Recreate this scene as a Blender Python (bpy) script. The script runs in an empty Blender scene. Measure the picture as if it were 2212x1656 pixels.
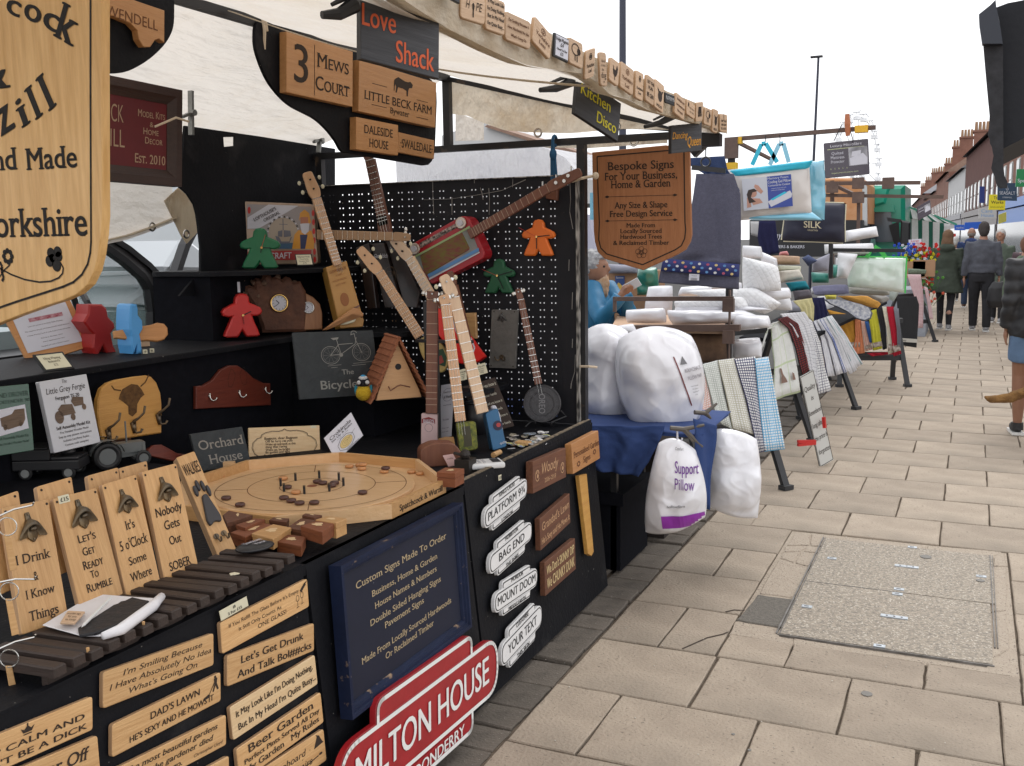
import bpy,math,random
from math import sin,cos,pi,radians as R
from mathutils import Vector as V,Matrix,noise
random.seed(7)
MT,MR=Matrix.Translation,Matrix.Rotation
scn=bpy.context.scene
col=scn.collection
# ---------------------------------------------------------------- camera
FOC,CAMH=2150.0,1.62
_Y=V((995/FOC,321/FOC,-1)).normalized()
_U=V((1,.015,0)).cross(_Y).normalized()
_X=_Y.cross(_U)
ROT=Matrix((_X,_Y,_U))
cam=bpy.data.objects.new('camera',bpy.data.cameras.new('camera'))
col.objects.link(cam)
cam.data.sensor_width=36
cam.data.lens=36*FOC/2212
cam.data.clip_start=.05
cam.data.clip_end=2000
cam.matrix_world=MT((0,0,CAMH))@ROT.to_4x4()
scn.camera=cam
# ---------------------------------------------------------------- overcast sky
w=bpy.data.worlds.new('World');scn.world=w;w.use_nodes=True
nt=w.node_tree;nt.nodes.clear()
sky=nt.nodes.new('ShaderNodeTexSky');sky.sky_type='NISHITA';sky.sun_disc=False
sky.sun_elevation=R(55);sky.sun_rotation=R(150)
mixn=nt.nodes.new('ShaderNodeMix');mixn.data_type='RGBA';mixn.inputs[0].default_value=.93
mixn.inputs[7].default_value=(10.9,10.9,11.1,1)
bg=nt.nodes.new('ShaderNodeBackground');bg.inputs[1].default_value=.1
wo=nt.nodes.new('ShaderNodeOutputWorld')
nt.links.new(sky.outputs[0],mixn.inputs[6]);nt.links.new(mixn.outputs[2],bg.inputs[0]);nt.links.new(bg.outputs[0],wo.inputs[0])
sun=bpy.data.objects.new('sun',bpy.data.lights.new('sun','SUN'));col.objects.link(sun)
sun.data.energy=1.0;sun.data.angle=R(35);sun.data.color=(1,.97,.93)
sun.rotation_euler=(R(35),R(12),R(150))
scn.view_settings.view_transform='Standard';scn.view_settings.look='None'
scn.view_settings.gamma=1;scn.view_settings.exposure=.5
scn.view_settings.use_curve_mapping=False
scn.cycles.max_bounces=8;scn.cycles.diffuse_bounces=4;scn.cycles.transparent_max_bounces=12

# ---------------------------------------------------------------- materials
MC={}
def mat(key,c,rough=.6,metal=0.,var=.0,c2=None,scale=8.,stretch=(1,1,1),bump=0.,bscale=None,spec=.5,detail=4,rnd=0.,alpha=1.,trans=0.,coat=0.,ccoat=0.,speck=None,wear=None,emit=None):
 if key in MC:return MC[key]
 m=bpy.data.materials.new(key);m.use_nodes=True
 n=m.node_tree.nodes;l=m.node_tree.links
 b=n['Principled BSDF']
 b.inputs['Base Color'].default_value=(*c,1);b.inputs['Roughness'].default_value=rough
 b.inputs['Metallic'].default_value=metal;b.inputs['Specular IOR Level'].default_value=spec
 if coat:b.inputs['Coat Weight'].default_value=coat;b.inputs['Coat Roughness'].default_value=.15
 if trans:b.inputs['Transmission Weight'].default_value=trans
 if alpha<1:b.inputs['Alpha'].default_value=alpha
 if emit:b.inputs['Emission Color'].default_value=(*emit,1);b.inputs['Emission Strength'].default_value=1
 tc=n.new('ShaderNodeTexCoord');mp=n.new('ShaderNodeMapping');mp.inputs['Scale'].default_value=stretch
 l.new(tc.outputs['Object'],mp.inputs[0])
 out=None
 if var or c2:
  t=n.new('ShaderNodeTexNoise');t.inputs['Scale'].default_value=scale;t.inputs['Detail'].default_value=detail;t.inputs['Roughness'].default_value=.65
  l.new(mp.outputs[0],t.inputs['Vector'])
  r=n.new('ShaderNodeValToRGB');r.color_ramp.elements[0].position=.32;r.color_ramp.elements[1].position=.68
  cc=c2 or tuple(x*(1-var)for x in c)
  r.color_ramp.elements[0].color=(*cc,1);r.color_ramp.elements[1].color=(*c,1)
  l.new(t.outputs['Fac'],r.inputs[0]);out=r.outputs[0]
 def mixc(fac,colr,src):
  x=n.new('ShaderNodeMix');x.data_type='RGBA'
  if src:l.new(src,x.inputs[6])
  else:x.inputs[6].default_value=(*c,1)
  x.inputs[7].default_value=(*colr,1);l.new(fac,x.inputs[0]);return x.outputs[2]
 if speck:
  t=n.new('ShaderNodeTexNoise');t.inputs['Scale'].default_value=speck[1];t.inputs['Detail'].default_value=2
  l.new(tc.outputs['Object'],t.inputs['Vector'])
  g=n.new('ShaderNodeMath');g.operation='GREATER_THAN';g.inputs[1].default_value=speck[2];l.new(t.outputs['Fac'],g.inputs[0])
  out=mixc(g.outputs[0],speck[0],out)
 if wear:
  t=n.new('ShaderNodeTexNoise');t.inputs['Scale'].default_value=wear[1];t.inputs['Detail'].default_value=6
  l.new(tc.outputs['Object'],t.inputs['Vector'])
  g=n.new('ShaderNodeMapRange');g.inputs[1].default_value=wear[2];g.inputs[2].default_value=wear[2]+.12;l.new(t.outputs['Fac'],g.inputs[0])
  out=mixc(g.outputs[0],wear[0],out)
 if rnd:
  oi=n.new('ShaderNodeObjectInfo');ge=n.new('ShaderNodeNewGeometry')
  a=n.new('ShaderNodeMath');a.operation='ADD';l.new(oi.outputs['Random'],a.inputs[0]);l.new(ge.outputs['Random Per Island'],a.inputs[1])
  f=n.new('ShaderNodeMath');f.operation='FRACT';l.new(a.outputs[0],f.inputs[0])
  mr=n.new('ShaderNodeMapRange');mr.inputs[3].default_value=1-rnd;mr.inputs[4].default_value=1+rnd*.5;l.new(f.outputs[0],mr.inputs[0])
  x=n.new('ShaderNodeVectorMath');x.operation='SCALE'
  if out:l.new(out,x.inputs[0])
  else:x.inputs[0].default_value=c
  l.new(mr.outputs[0],x.inputs['Scale']);out=x.outputs[0]
 if out:l.new(out,b.inputs['Base Color'])
 if bump:
  t=n.new('ShaderNodeTexNoise');t.inputs['Scale'].default_value=bscale or scale*4;t.inputs['Detail'].default_value=5
  l.new(mp.outputs[0],t.inputs['Vector'])
  bn=n.new('ShaderNodeBump');bn.inputs['Strength'].default_value=bump;bn.inputs['Distance'].default_value=.01
  l.new(t.outputs['Fac'],bn.inputs['Height']);l.new(bn.outputs[0],b.inputs['Normal'])
 if ccoat:
  t=n.new('ShaderNodeTexNoise');t.noise_type='RIDGED_MULTIFRACTAL';t.inputs['Scale'].default_value=5;t.inputs['Detail'].default_value=3;t.inputs['Distortion'].default_value=.8;l.new(tc.outputs['Object'],t.inputs['Vector'])
  bn=n.new('ShaderNodeBump');bn.inputs['Strength'].default_value=1;bn.inputs['Distance'].default_value=.035
  l.new(t.outputs['Fac'],bn.inputs['Height']);l.new(bn.outputs[0],b.inputs['Coat Normal']);b.inputs['Coat Weight'].default_value=ccoat;b.inputs['Coat Roughness'].default_value=.12;b.inputs['Coat IOR'].default_value=1.6
 MC[key]=m
 return m
def woodm(key,c,c2,axis=0,scale=14,rough=.5,coat=0.,dark=None):
 st=[1,1,1];st[axis]=.07;
 st=[s*1.0 for s in st]
 return mat(key,c,rough=rough,c2=c2,scale=scale*5,stretch=tuple(st),bump=.2,bscale=scale*16,detail=6,coat=coat,wear=dark,rnd=.13)
ply=woodm('pale_plywood',(.68,.42,.19),(.54,.30,.12),0,coat=.15)
ply2=woodm('light_plywood',(.74,.55,.32),(.66,.45,.24),0,coat=.1)
plyv=woodm('pale_board',(.66,.39,.165),(.50,.27,.10),1,coat=.1)
oak=woodm('carved_oak',(.80,.50,.20),(.60,.33,.10),1,scale=12,rough=.42,coat=.25)
oakx=woodm('oak',(.62,.36,.15),(.5,.27,.1),0,coat=.15)
orangew=woodm('varnished_pine',(.52,.245,.085),(.43,.19,.06),0,coat=.1)
amber=woodm('amber_pine',(.55,.3,.07),(.45,.22,.05),0)
brownw=woodm('brown_hardwood',(.15,.055,.024),(.09,.032,.015),0,rough=.65)
redw=woodm('red_hardwood',(.24,.075,.026),(.17,.05,.018),0,rough=.65)
chocw=woodm('dark_stained_wood',(.045,.028,.022),(.03,.02,.016),0,rough=.6)
shingm=woodm('cedar_shingle',(.32,.115,.05),(.22,.07,.032),0,rough=.75)
edgeply=mat('plywood_edge',(.55,.36,.2),c2=(.36,.2,.1),scale=6,stretch=(1,1,60))
blackp=mat('black_painted_board',(.005,.0055,.008),rough=.62,spec=.15,c2=(.009,.0095,.012),scale=3,bump=.2,bscale=60,speck=((.25,.24,.22),80,.765),wear=((.022,.022,.024),4.5,.60))
blackpl=mat('black_plastic',(.014,.014,.016),rough=.4)
blackm=mat('black_metal',(.018,.018,.02),rough=.45,metal=.2,wear=((.12,.08,.05),14,.62))
ink=mat('burnt_lettering',(.028,.016,.01),rough=.8)
inkb=mat('black_print',(.01,.01,.012),rough=.6)
inkg=mat('grey_print',(.16,.16,.17),rough=.7)
burn=mat('scorched_brown_print',(.14,.055,.02),rough=.8)
cream=mat('cream_card',(.68,.64,.47),rough=.7,var=.06,scale=5)
paper=mat('white_paper',(.6,.6,.66),rough=.6,var=.06,scale=6)
whitep=mat('white_paint',(.76,.76,.74),rough=.4,var=.06,scale=9)
steel=mat('polished_steel',(.62,.61,.58),rough=.25,metal=1)
galv=mat('galvanised_metal',(.35,.36,.35),rough=.5,metal=.8,var=.3,scale=25)
brass=mat('aged_brass',(.2,.14,.08),rough=.42,metal=.75,c2=(.09,.075,.06),scale=30)
bronze=mat('bronze_opener',(.10,.085,.065),rough=.38,metal=.7,c2=(.2,.13,.06),scale=22,bump=.2,bscale=60)
gold=mat('gold_rim',(.75,.5,.18),rough=.25,metal=1)
twine=mat('pale_twine',(.6,.5,.38),rough=.9)
slate=mat('grey_slate',(.035,.042,.046),rough=.7,c2=(.025,.03,.034),scale=18,bump=.4,bscale=60)
greenp=mat('green_paint',(.012,.15,.06),rough=.42,var=.2,scale=5)
redp=mat('red_paint',(.55,.022,.018),rough=.45,var=.2,scale=6)
bluep=mat('blue_paint',(.08,.34,.72),rough=.45,var=.1,scale=6)
orangep=mat('orange_paint',(.8,.17,.015),rough=.45,var=.08,scale=6)
glassm=mat('glass',(.8,.9,.88),rough=.03,trans=.0,alpha=.25)

# ---------------------------------------------------------------- geometry helpers
def ray(u,v):
 return ROT@V(((u-1106)/FOC,(828-v)/FOC,-1))
class Pl:
 def __init__(s,p,n):s.p=V(p);s.n=V(n).normalized()
 def px(s,u,v):
  d=ray(u,v);o=V((0,0,CAMH))
  return o+d*((s.p-o).dot(s.n)/d.dot(s.n))
def PX(c):return Pl((c,0,0),(1,0,0))
def PY(c):return Pl((0,c,0),(0,-1,0))
def PZ(c):return Pl((0,0,c),(0,0,1))
def PV(p,yaw=45,tilt=0):
 a,t=R(yaw),R(tilt)
 return Pl(p,(sin(a)*cos(t),-cos(a)*cos(t),sin(t)))
CR=dict(O=(0,0,1/.54),A1=(0,0,.4529),A2=(900,0,.4529),A3=(1800,0,.5435),A4=(2900,300,.5434),A5=(0,750,.4529),A6=(800,650,.4529),
A7=(1500,650,.4529),A8=(2300,950,.4529),B1=(3000,950,.4955),B2=(0,1400,.4529),B3=(800,1350,.4529),
B4=(1500,1350,.4529),B5=(2300,1300,.5435),B6=(0,2100,.5877),B7=(1200,1900,.7042),B8=(2400,1900,.7667))
def c(k,*p):
 o=CR[k]
 r=[((o[0]+x*o[2])*.54,(o[1]+y*o[2])*.54)for x,y in p]
 return r if len(r)>1 else r[0]
def mesh(name,vs,fs,m,parent=None,M=None,smooth=False,mi=None):
 me=bpy.data.meshes.new(name)
 me.from_pydata([tuple(x)for x in vs],[],[tuple(f)for f in fs])
 for q in(m if isinstance(m,(list,tuple))else[m]):me.materials.append(q)
 if mi:me.polygons.foreach_set('material_index',mi)
 if smooth:me.polygons.foreach_set('use_smooth',[True]*len(me.polygons))
 me.update()
 o=bpy.data.objects.new(name,me);col.objects.link(o)
 setm(o,parent,M)
 return o
WM={}
def setm(o,parent=None,M=None):
 if parent is not None:
  o.parent=parent;P=WM[parent.name]
  WM[o.name]=M.copy()if M is not None else P
  if M is not None:o.matrix_local=P.inverted()@M
 else:
  WM[o.name]=M.copy()if M is not None else Matrix.Identity(4)
  if M is not None:o.matrix_world=M
def tag(o,label=None,cat=None,group=None,kind=None):
 if label:o['label']=label
 if cat:o['category']=cat
 if group:o['group']=group
 if kind:o['kind']=kind
 return o
def empty(name,label,cat,M=None,group=None):
 o=bpy.data.objects.new(name,None);col.objects.link(o);o.empty_display_size=.05
 setm(o,None,M)
 return tag(o,label,cat,group)
def basis(O,x,z):
 x=V(x).normalized();z=V(z).normalized();y=z.cross(x).normalized();z=x.cross(y)
 M=Matrix((x,y,z)).transposed().to_4x4();M.translation=V(O);return M
class B:
 def __init__(s):s.v=[];s.f=[];s.i=[]
 def add(s,vs,fs,k=0):
  n=len(s.v);s.v+=[V(x)for x in vs];s.f+=[tuple(a+n for a in f)for f in fs];s.i+=[k]*len(fs);return s
 def box(s,lo,hi,k=0,M=None,bev=0):
  x0,y0,z0=lo;x1,y1,z1=hi
  vs=[(x0,y0,z0),(x1,y0,z0),(x1,y1,z0),(x0,y1,z0),(x0,y0,z1),(x1,y0,z1),(x1,y1,z1),(x0,y1,z1)]
  if M is not None:vs=[M@V(x)for x in vs]
  return s.add(vs,[(0,3,2,1),(4,5,6,7),(0,1,5,4),(1,2,6,5),(2,3,7,6),(3,0,4,7)],k)
 def prism(s,out,t,bev=0,k=0,ke=None,M=None,z=0):
  """outline (x, y) counter-clockwise, face at z, back at z - t"""
  n=len(out)
  if sum(out[i][0]*out[(i+1)%n][1]-out[(i+1)%n][0]*out[i][1]for i in range(n))<0:out=out[::-1]
  rings=[]
  if bev:
   ins=[]
   for i in range(n):
    a,b_,d=V(out[i-1]),V(out[i]),V(out[(i+1)%n])
    e1=(b_-a).normalized()if(b_-a).length else V((1,0));e2=(d-b_).normalized()if(d-b_).length else V((1,0))
    nn=V((-(e1.y+e2.y),e1.x+e2.x));L=nn.length
    ins.append(b_+(nn/L*bev*min(1.8,2/L)if L>.2 else V((0,0))))
   rings=[[(p[0],p[1],z)for p in ins],[(p[0],p[1],z-bev)for p in out]]
  else:rings=[[(p[0],p[1],z)for p in out]]
  rings.append([(p[0],p[1],z-t)for p in out])
  vs=[x for r in rings for x in r];fs=[tuple(range(n))];ks=[k]
  for r in range(len(rings)-1):
   for i in range(n):
    j=(i+1)%n
    fs.append((r*n+i,(r+1)*n+i,(r+1)*n+j,r*n+j));ks.append(k if(bev and r==0)else(ke if ke is not None else k))
  fs.append(tuple(reversed(range((len(rings)-1)*n,len(rings)*n))));ks.append(k)
  if M is not None:vs=[M@V(x)for x in vs]
  m0=len(s.v);s.v+=[V(x)for x in vs];s.f+=[tuple(a+m0 for a in f)for f in fs];s.i+=ks;return s
 def tube(s,pts,r,k=0,n=8,caps=True):
  pts=[V(p)for p in pts];rs=r if isinstance(r,(list,tuple))else[r]*len(pts)
  vs=[];up=V((0,0,1))
  for i,p in enumerate(pts):
   d=(pts[min(i+1,len(pts)-1)]-pts[max(i-1,0)]).normalized()
   a=d.cross(up if abs(d.dot(up))<.95 else V((1,0,0))).normalized();b_=d.cross(a)
   if i and a.dot(pa)<0:a,b_=-a,-b_
   pa=a
   vs+=[p+(a*cos(2*pi*j/n)+b_*sin(2*pi*j/n))*rs[i]for j in range(n)]
  fs=[(i*n+j,i*n+(j+1)%n,(i+1)*n+(j+1)%n,(i+1)*n+j)for i in range(len(pts)-1)for j in range(n)]
  if caps:fs+=[tuple(reversed(range(n))),tuple(range((len(pts)-1)*n,len(pts)*n))]
  return s.add(vs,fs,k)
 def bar(s,a,b_,wd,ht,k=0,up=(0,0,1)):
  a,b_=V(a),V(b_);d=(b_-a);L=d.length;d.normalize()
  sd=d.cross(V(up));sd=sd.normalized()if sd.length>.01 else V((1,0,0));u2=sd.cross(d)
  M=Matrix((d,sd,u2)).transposed().to_4x4();M.translation=a
  return s.box((0,-wd/2,-ht/2),(L,wd/2,ht/2),k,M)
 def disc(s,ctr,r,h,k=0,n=24,ax=(0,0,1),bev=0):
  z=V(ax).normalized();x=z.orthogonal().normalized();y=z.cross(x);ctr=V(ctr)
  prof=[(0,0),(r-bev,0),(r,bev),(r,h-bev),(r-bev,h),(0,h)]if bev else[(r,0),(r,h)]
  prof=[p for p in prof if p[0]>0]
  vs=[ctr+x*(p[0]*cos(2*pi*j/n))+y*(p[0]*sin(2*pi*j/n))+z*p[1]for p in prof for j in range(n)]
  m_=len(prof)
  fs=[(i*n+j,i*n+(j+1)%n,(i+1)*n+(j+1)%n,(i+1)*n+j)for i in range(m_-1)for j in range(n)]
  fs+=[tuple(reversed(range(n))),tuple(range((m_-1)*n,m_*n))]
  return s.add(vs,fs,k)
 def ring(s,ctr,r,t,k=0,n=28,ax=(0,0,1),m_=6):
  z=V(ax).normalized();x=z.orthogonal().normalized();y=z.cross(x);ctr=V(ctr)
  vs=[]
  for i in range(n):
   a=2*pi*i/n;e=x*cos(a)+y*sin(a)
   vs+=[ctr+e*(r+t*cos(2*pi*j/m_))+z*(t*sin(2*pi*j/m_))for j in range(m_)]
  fs=[(i*m_+j,((i+1)%n)*m_+j,((i+1)%n)*m_+(j+1)%m_,i*m_+(j+1)%m_)for i in range(n)for j in range(m_)]
  return s.add(vs,fs,k)
 def ball(s,ctr,r,k=0,n=12,m_=8,sc=(1,1,1),M=None):
  vs=[(0,0,1)]+[(sin(pi*i/m_)*cos(2*pi*j/n),sin(pi*i/m_)*sin(2*pi*j/n),cos(pi*i/m_))for i in range(1,m_)for j in range(n)]+[(0,0,-1)]
  vs=[V((x*r*sc[0],y*r*sc[1],z*r*sc[2]))for x,y,z in vs]
  if M is not None:vs=[M.to_3x3()@x for x in vs]
  vs=[x+V(ctr)for x in vs]
  fs=[(0,1+j,1+(j+1)%n)for j in range(n)]
  fs+=[(1+i*n+j,1+(i+1)*n+j,1+(i+1)*n+(j+1)%n,1+i*n+(j+1)%n)for i in range(m_-2)for j in range(n)]
  e=len(vs)-1;fs+=[(e,1+(m_-2)*n+(j+1)%n,1+(m_-2)*n+j)for j in range(n)]
  return s.add(vs,fs,k)
 def loft(s,rings,k=0,n=16,M=None,cap=True):
  """rings of (centre, rx, ry) stacked along z, elliptical"""
  vs=[]
  for ct,rx,ry in rings:vs+=[V(ct)+V((rx*cos(2*pi*j/n),ry*sin(2*pi*j/n),0))for j in range(n)]
  if M is not None:vs=[M@x for x in vs]
  fs=[(i*n+j,i*n+(j+1)%n,(i+1)*n+(j+1)%n,(i+1)*n+j)for i in range(len(rings)-1)for j in range(n)]
  if cap:fs+=[tuple(reversed(range(n))),tuple(range((len(rings)-1)*n,len(rings)*n))]
  return s.add(vs,fs,k)
 def obj(s,name,m,parent=None,M=None,smooth=False):
  return mesh(name,s.v,s.f,m,parent,M,smooth,s.i if isinstance(m,(list,tuple))and len(m)>1 else None)
def mod_mesh(o,fn):
 fn(o)
 t=bpy.data.objects.new('work',o.data);SS.collection.objects.link(t)
 for q in o.modifiers:
  n_=t.modifiers.new(q.name,q.type)
  for p in q.bl_rna.properties:
   if not p.is_readonly and p.identifier not in('name','type'):
    try:setattr(n_,p.identifier,getattr(q,p.identifier))
    except Exception:pass
 me=evalm(t);bpy.data.objects.remove(t);o.modifiers.clear();o.data=me;return o
SS=bpy.data.scenes.new('workshop')
def evalm(t):
 with bpy.context.temp_override(scene=SS,view_layer=SS.view_layers[0]):
  dg=bpy.context.evaluated_depsgraph_get();dg.update()
  return bpy.data.meshes.new_from_object(t.evaluated_get(dg))
def remesh(o,vs=.012,smooth=4):
 def f(o):
  r=o.modifiers.new('r','REMESH');r.mode='VOXEL';r.voxel_size=vs;r.use_smooth_shade=True
  if smooth:q=o.modifiers.new('s','SMOOTH');q.iterations=smooth;q.factor=.6
 m=list(o.data.materials);mod_mesh(o,f)
 if not o.data.materials:
  for x in m:o.data.materials.append(x)
 return o
def bevel(o,wd=.002,seg=2):
 def f(o):
  r=o.modifiers.new('b','BEVEL');r.width=wd;r.segments=seg;r.limit_method='ANGLE';r.angle_limit=R(40)
 return mod_mesh(o,f)
 # ---- lettering
TX={};NS={}
def glyphs(txt,style):
 key=(txt,style)
 if key in TX:return TX[key]
 cu=bpy.data.curves.new('t','FONT');cu.body=txt;cu.resolution_u=4;cu.size=1
 if 'l' in style:cu.offset=-.008
 if 'c' in style:
  cu.small_caps_scale=.78
  for i,ch in enumerate(txt):
   if ch.islower():cu.body_format[i].use_small_caps=True
 o=bpy.data.objects.new('t',cu);SS.collection.objects.link(o)
 me=evalm(o)
 vs=[V((v.co.x,v.co.y))for v in me.vertices];fs=[tuple(p.vertices)for p in me.polygons]
 bpy.data.objects.remove(o);bpy.data.meshes.remove(me);bpy.data.curves.remove(cu)
 cap=.682;lv=(0,cap,.449,cap*.78)
 n0=len(vs)
 if 's' in style and fs:
  cnt={}
  for f in fs:
   for i in range(len(f)):
    e=tuple(sorted((f[i],f[(i+1)%len(f)])));cnt[e]=cnt.get(e,0)+1
  hs={}
  for(a,b_),k in cnt.items():
   if k==1 and abs(vs[a].y-vs[b_].y)<.004 and .03<abs(vs[a].x-vs[b_].x)<.2:
    y=vs[a].y;q=min(lv,key=lambda t:abs(t-y))
    if abs(q-y)<.035:hs.setdefault(round(y,3),[]).append(sorted((vs[a].x,vs[b_].x)))
  for y,ls in hs.items():
   up=y<.1
   for x0,x1 in ls:
    e=.05;t=.036
    n=len(vs)
    if up:vs+=[V((x0-e,y)),V((x1+e,y)),V((x1+e,y+t)),V((x0-e,y+t))]
    else:vs+=[V((x0-e,y-t)),V((x1+e,y-t)),V((x1+e,y)),V((x0-e,y))]
    fs.append((n,n+1,n+2,n+3))
 n1=len(vs);vs=[V((v.x,v.y,.0001 if i>=n0 else 0))for i,v in enumerate(vs)]
 d=.022 if 'B' in style else .013 if 'b' in style else .006 if 's' in style else 0
 if d:
  base,bf=list(vs),list(fs)
  for k,q in enumerate((-d,d)):
   o_=len(vs);vs+=[V((p.x+q,p.y+q*.3,p.z+.0002*(k+1)))for p in base];fs+=[tuple(a+o_ for a in f)for f in bf]
 if 'i' in style:vs=[V((v.x+v.y*.22,v.y,v.z))for v in vs]
 if vs:
  x0=min(v.x for v in vs);x1=max(v.x for v in vs)
  vs=[V(((v.x-x0)/cap,v.y/cap,v.z))for v in vs];wd=(x1-x0)/cap
 else:wd=0
 TX[key]=(vs,fs,wd);NS[key]=n0;return TX[key]
class Fr:
 """a face in the place: top-left corner, width and height vectors; local x right, y up, z out of the face"""
 def __init__(s,pts,pl,off=0):
  tl,tr,bl=[pl.px(*p)if not isinstance(p,V)else p for p in pts[:3]]if pl else pts[:3]
  s.U=tr-tl;s.D=bl-tl
  n=s.U.cross(-s.D).normalized()
  s.M=basis(tl+n*off,s.U,n)
  iv=s.M.to_3x3().transposed();d=iv@s.D
  s.W=s.U.length;s.H=-d.y;s.sx=d.x;s.n=n
 def pt(s,a,b,z=0):return V((a*s.W+b*s.sx,-b*s.H,z))
 def world(s,a,b,z=0):return s.M@s.pt(a,b,z)
 def poly(s,ps):return[s.pt(*p)[:2]for p in ps]
def rnd_poly(ps,r,seg=4):
 if not r:return ps
 out=[];n=len(ps)
 rr=r if isinstance(r,(list,tuple))else[r]*n
 for i in range(n):
  a,b_,d=V(ps[i-1]),V(ps[i]),V(ps[(i+1)%n])
  if not rr[i]:out.append(tuple(b_));continue
  q=min(rr[i],(a-b_).length*.49,(d-b_).length*.49)
  p0=b_+(a-b_).normalized()*q;p1=b_+(d-b_).normalized()*q
  for j in range(seg+1):
   t=j/seg;out.append(tuple(p0*(1-t)**2+b_*2*t*(1-t)+p1*t*t))
 return out
def letters(fr,lines,bb,k=0,z=.0008):
 for ln in lines:
  txt,cx,base,h=ln[:4];w_=ln[4]if len(ln)>4 else None;st=ln[5]if len(ln)>5 else '';rot=ln[6]if len(ln)>6 else 0
  vs,fs,nw=glyphs(txt,st)
  if not fs:continue
  hh=h*fr.H;sx=w_*fr.W/nw if w_ else hh
  a=R(rot);pts=[]
  for p in vs:
   x=(p.x-nw/2)*sx;y=p.y*hh
   x,y=x*cos(a)-y*sin(a),x*sin(a)+y*cos(a)
   o=fr.pt(cx,base);pts.append((o.x+x-y/fr.H*fr.sx,o.y+y,z+p.z))
  bb.add(pts,fs,k)
def pic(fr,polys,bb,k=0,z=.0008):
 for ps in polys:bb.add([(*fr.pt(*p)[:2],z)for p in(ps if _ccw(ps)else ps[::-1])],[tuple(range(len(ps)))],k)
def _ccw(ps):return sum(ps[i][0]*ps[(i+1)%len(ps)][1]-ps[(i+1)%len(ps)][0]*ps[i][1]for i in range(len(ps)))<0
def line(fr,pts,wd,bb,k=0,z=.0008,closed=False):
 q=[fr.pt(*p).xy for p in pts]
 if closed:q.append(q[0])
 for a,b_ in zip(q,q[1:]):
  d=(b_-a)
  if d.length<1e-6:continue
  n=V((-d.y,d.x)).normalized()*wd/2
  bb.add([(*(a-n),z),(*(b_-n),z),(*(b_+n),z),(*(a+n),z)],[(0,1,2,3)],k)
RECT=[(0,0),(1,0),(1,1),(0,1)]
def sign(name,label,cat,fr,t,m,lines=(),tm=None,r=0,bev=.0015,group=None,shape=None,em=None,draw=None,lname='lettering',parent=None,tz=.0008):
 out=rnd_poly(fr.poly(shape or RECT),r)
 b=B();b.prism(out,t,bev,0,1 if em else None)
 o=b.obj(name,[m,em]if em else m,parent,fr.M)
 if parent is None:tag(o,label,cat,group)
 if lines or draw:
  bb=B();letters(fr,lines,bb,0,tz)
  if draw:draw(fr,bb)
  if bb.f:bb.obj(lname,tm or ink,o)
 return o
def sub(fr,u0,v0,u1,v1,off=0):
 f=Fr.__new__(Fr);f.W=fr.W*(u1-u0);f.H=fr.H*(v1-v0);f.sx=fr.sx*(v1-v0);f.n=fr.n
 f.M=fr.M@MT(fr.pt(u0,v0,off));f.U=fr.U*(u1-u0);f.D=fr.D*(v1-v0);return f
def circ(cx,cy,rx,ry,n=16,a0=0,a1=2*pi):return[(cx+rx*cos(a0+(a1-a0)*i/n),cy+ry*sin(a0+(a1-a0)*i/n))for i in range(n+(a1-a0<6.2))]
def puff(name,P,m,bulge=.06,nx=24,ny=20,wr=.008,ws=7,parent=None,pw=2.4,flat=0.,seed=0,rnd=0.,ridge=0.,back=True,edge=0.0,sm=True,ori=None):
 """soft cushion or bag between four corner points (tl, tr, br, bl): both faces bulge, edges meet"""
 tl,tr,br,bl=[V(p)for p in P]
 n=(tr-tl).cross(tl-bl).normalized();O=(tl+tr+br+bl)/4
 vs=[];fs=[]
 def pt(i,j,sg):
  a,b_=i/nx,j/ny;x,y=2*a-1,2*b_-1
  k=(1-abs(x)**pw)*(1-abs(y)**pw)
  # corners pulled out, sides drawn in
  xx=x*(1-edge*(1-y*y));yy=y*(1-edge*(1-x*x));xx,yy=xx*math.sqrt(1-rnd*yy*yy/2),yy*math.sqrt(1-rnd*xx*xx/2);a2,b2=(xx+1)/2,(yy+1)/2
  p=(tl*(1-a2)+tr*a2)*(1-b2)+(bl*(1-a2)+br*a2)*b2
  z=bulge*k**.55*sg if sg>0 else-bulge*(1-flat)*k**.55
  q=p*ws+V((seed*7.3,sg*3,0))
  if ridge:z+=ridge*((1-abs(noise.noise(q*1.1+V((5,0,0)))))**5+.6*(1-abs(noise.noise(q*2.6)))**5-.5)*min(1,k*2.5)*(1 if sg>0 else-1)
  z+=wr*(noise.noise(q)+.5*noise.noise(q*2.3))*(.35+min(1,k*3))*(1 if sg>0 else-1)*(0 if(i in(0,nx)or j in(0,ny))else 1)
  return p+n*z
 N=(nx+1)*(ny+1)
 for sg in(1,-1):
  for j in range(ny+1):
   for i in range(nx+1):vs.append(pt(i,j,sg))
 for j in range(ny):
  for i in range(nx):
   a=j*(nx+1)+i;fs.append((a,a+nx+1,a+nx+2,a+1));a+=N;fs.append((a,a+1,a+nx+2,a+nx+1))
 if ori:M=ori
 else:M=basis(O,tr-tl,n)
 iM=M.inverted();me=mesh(name,[iM@x for x in vs],fs,m,parent,M,sm)
 return me
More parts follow.
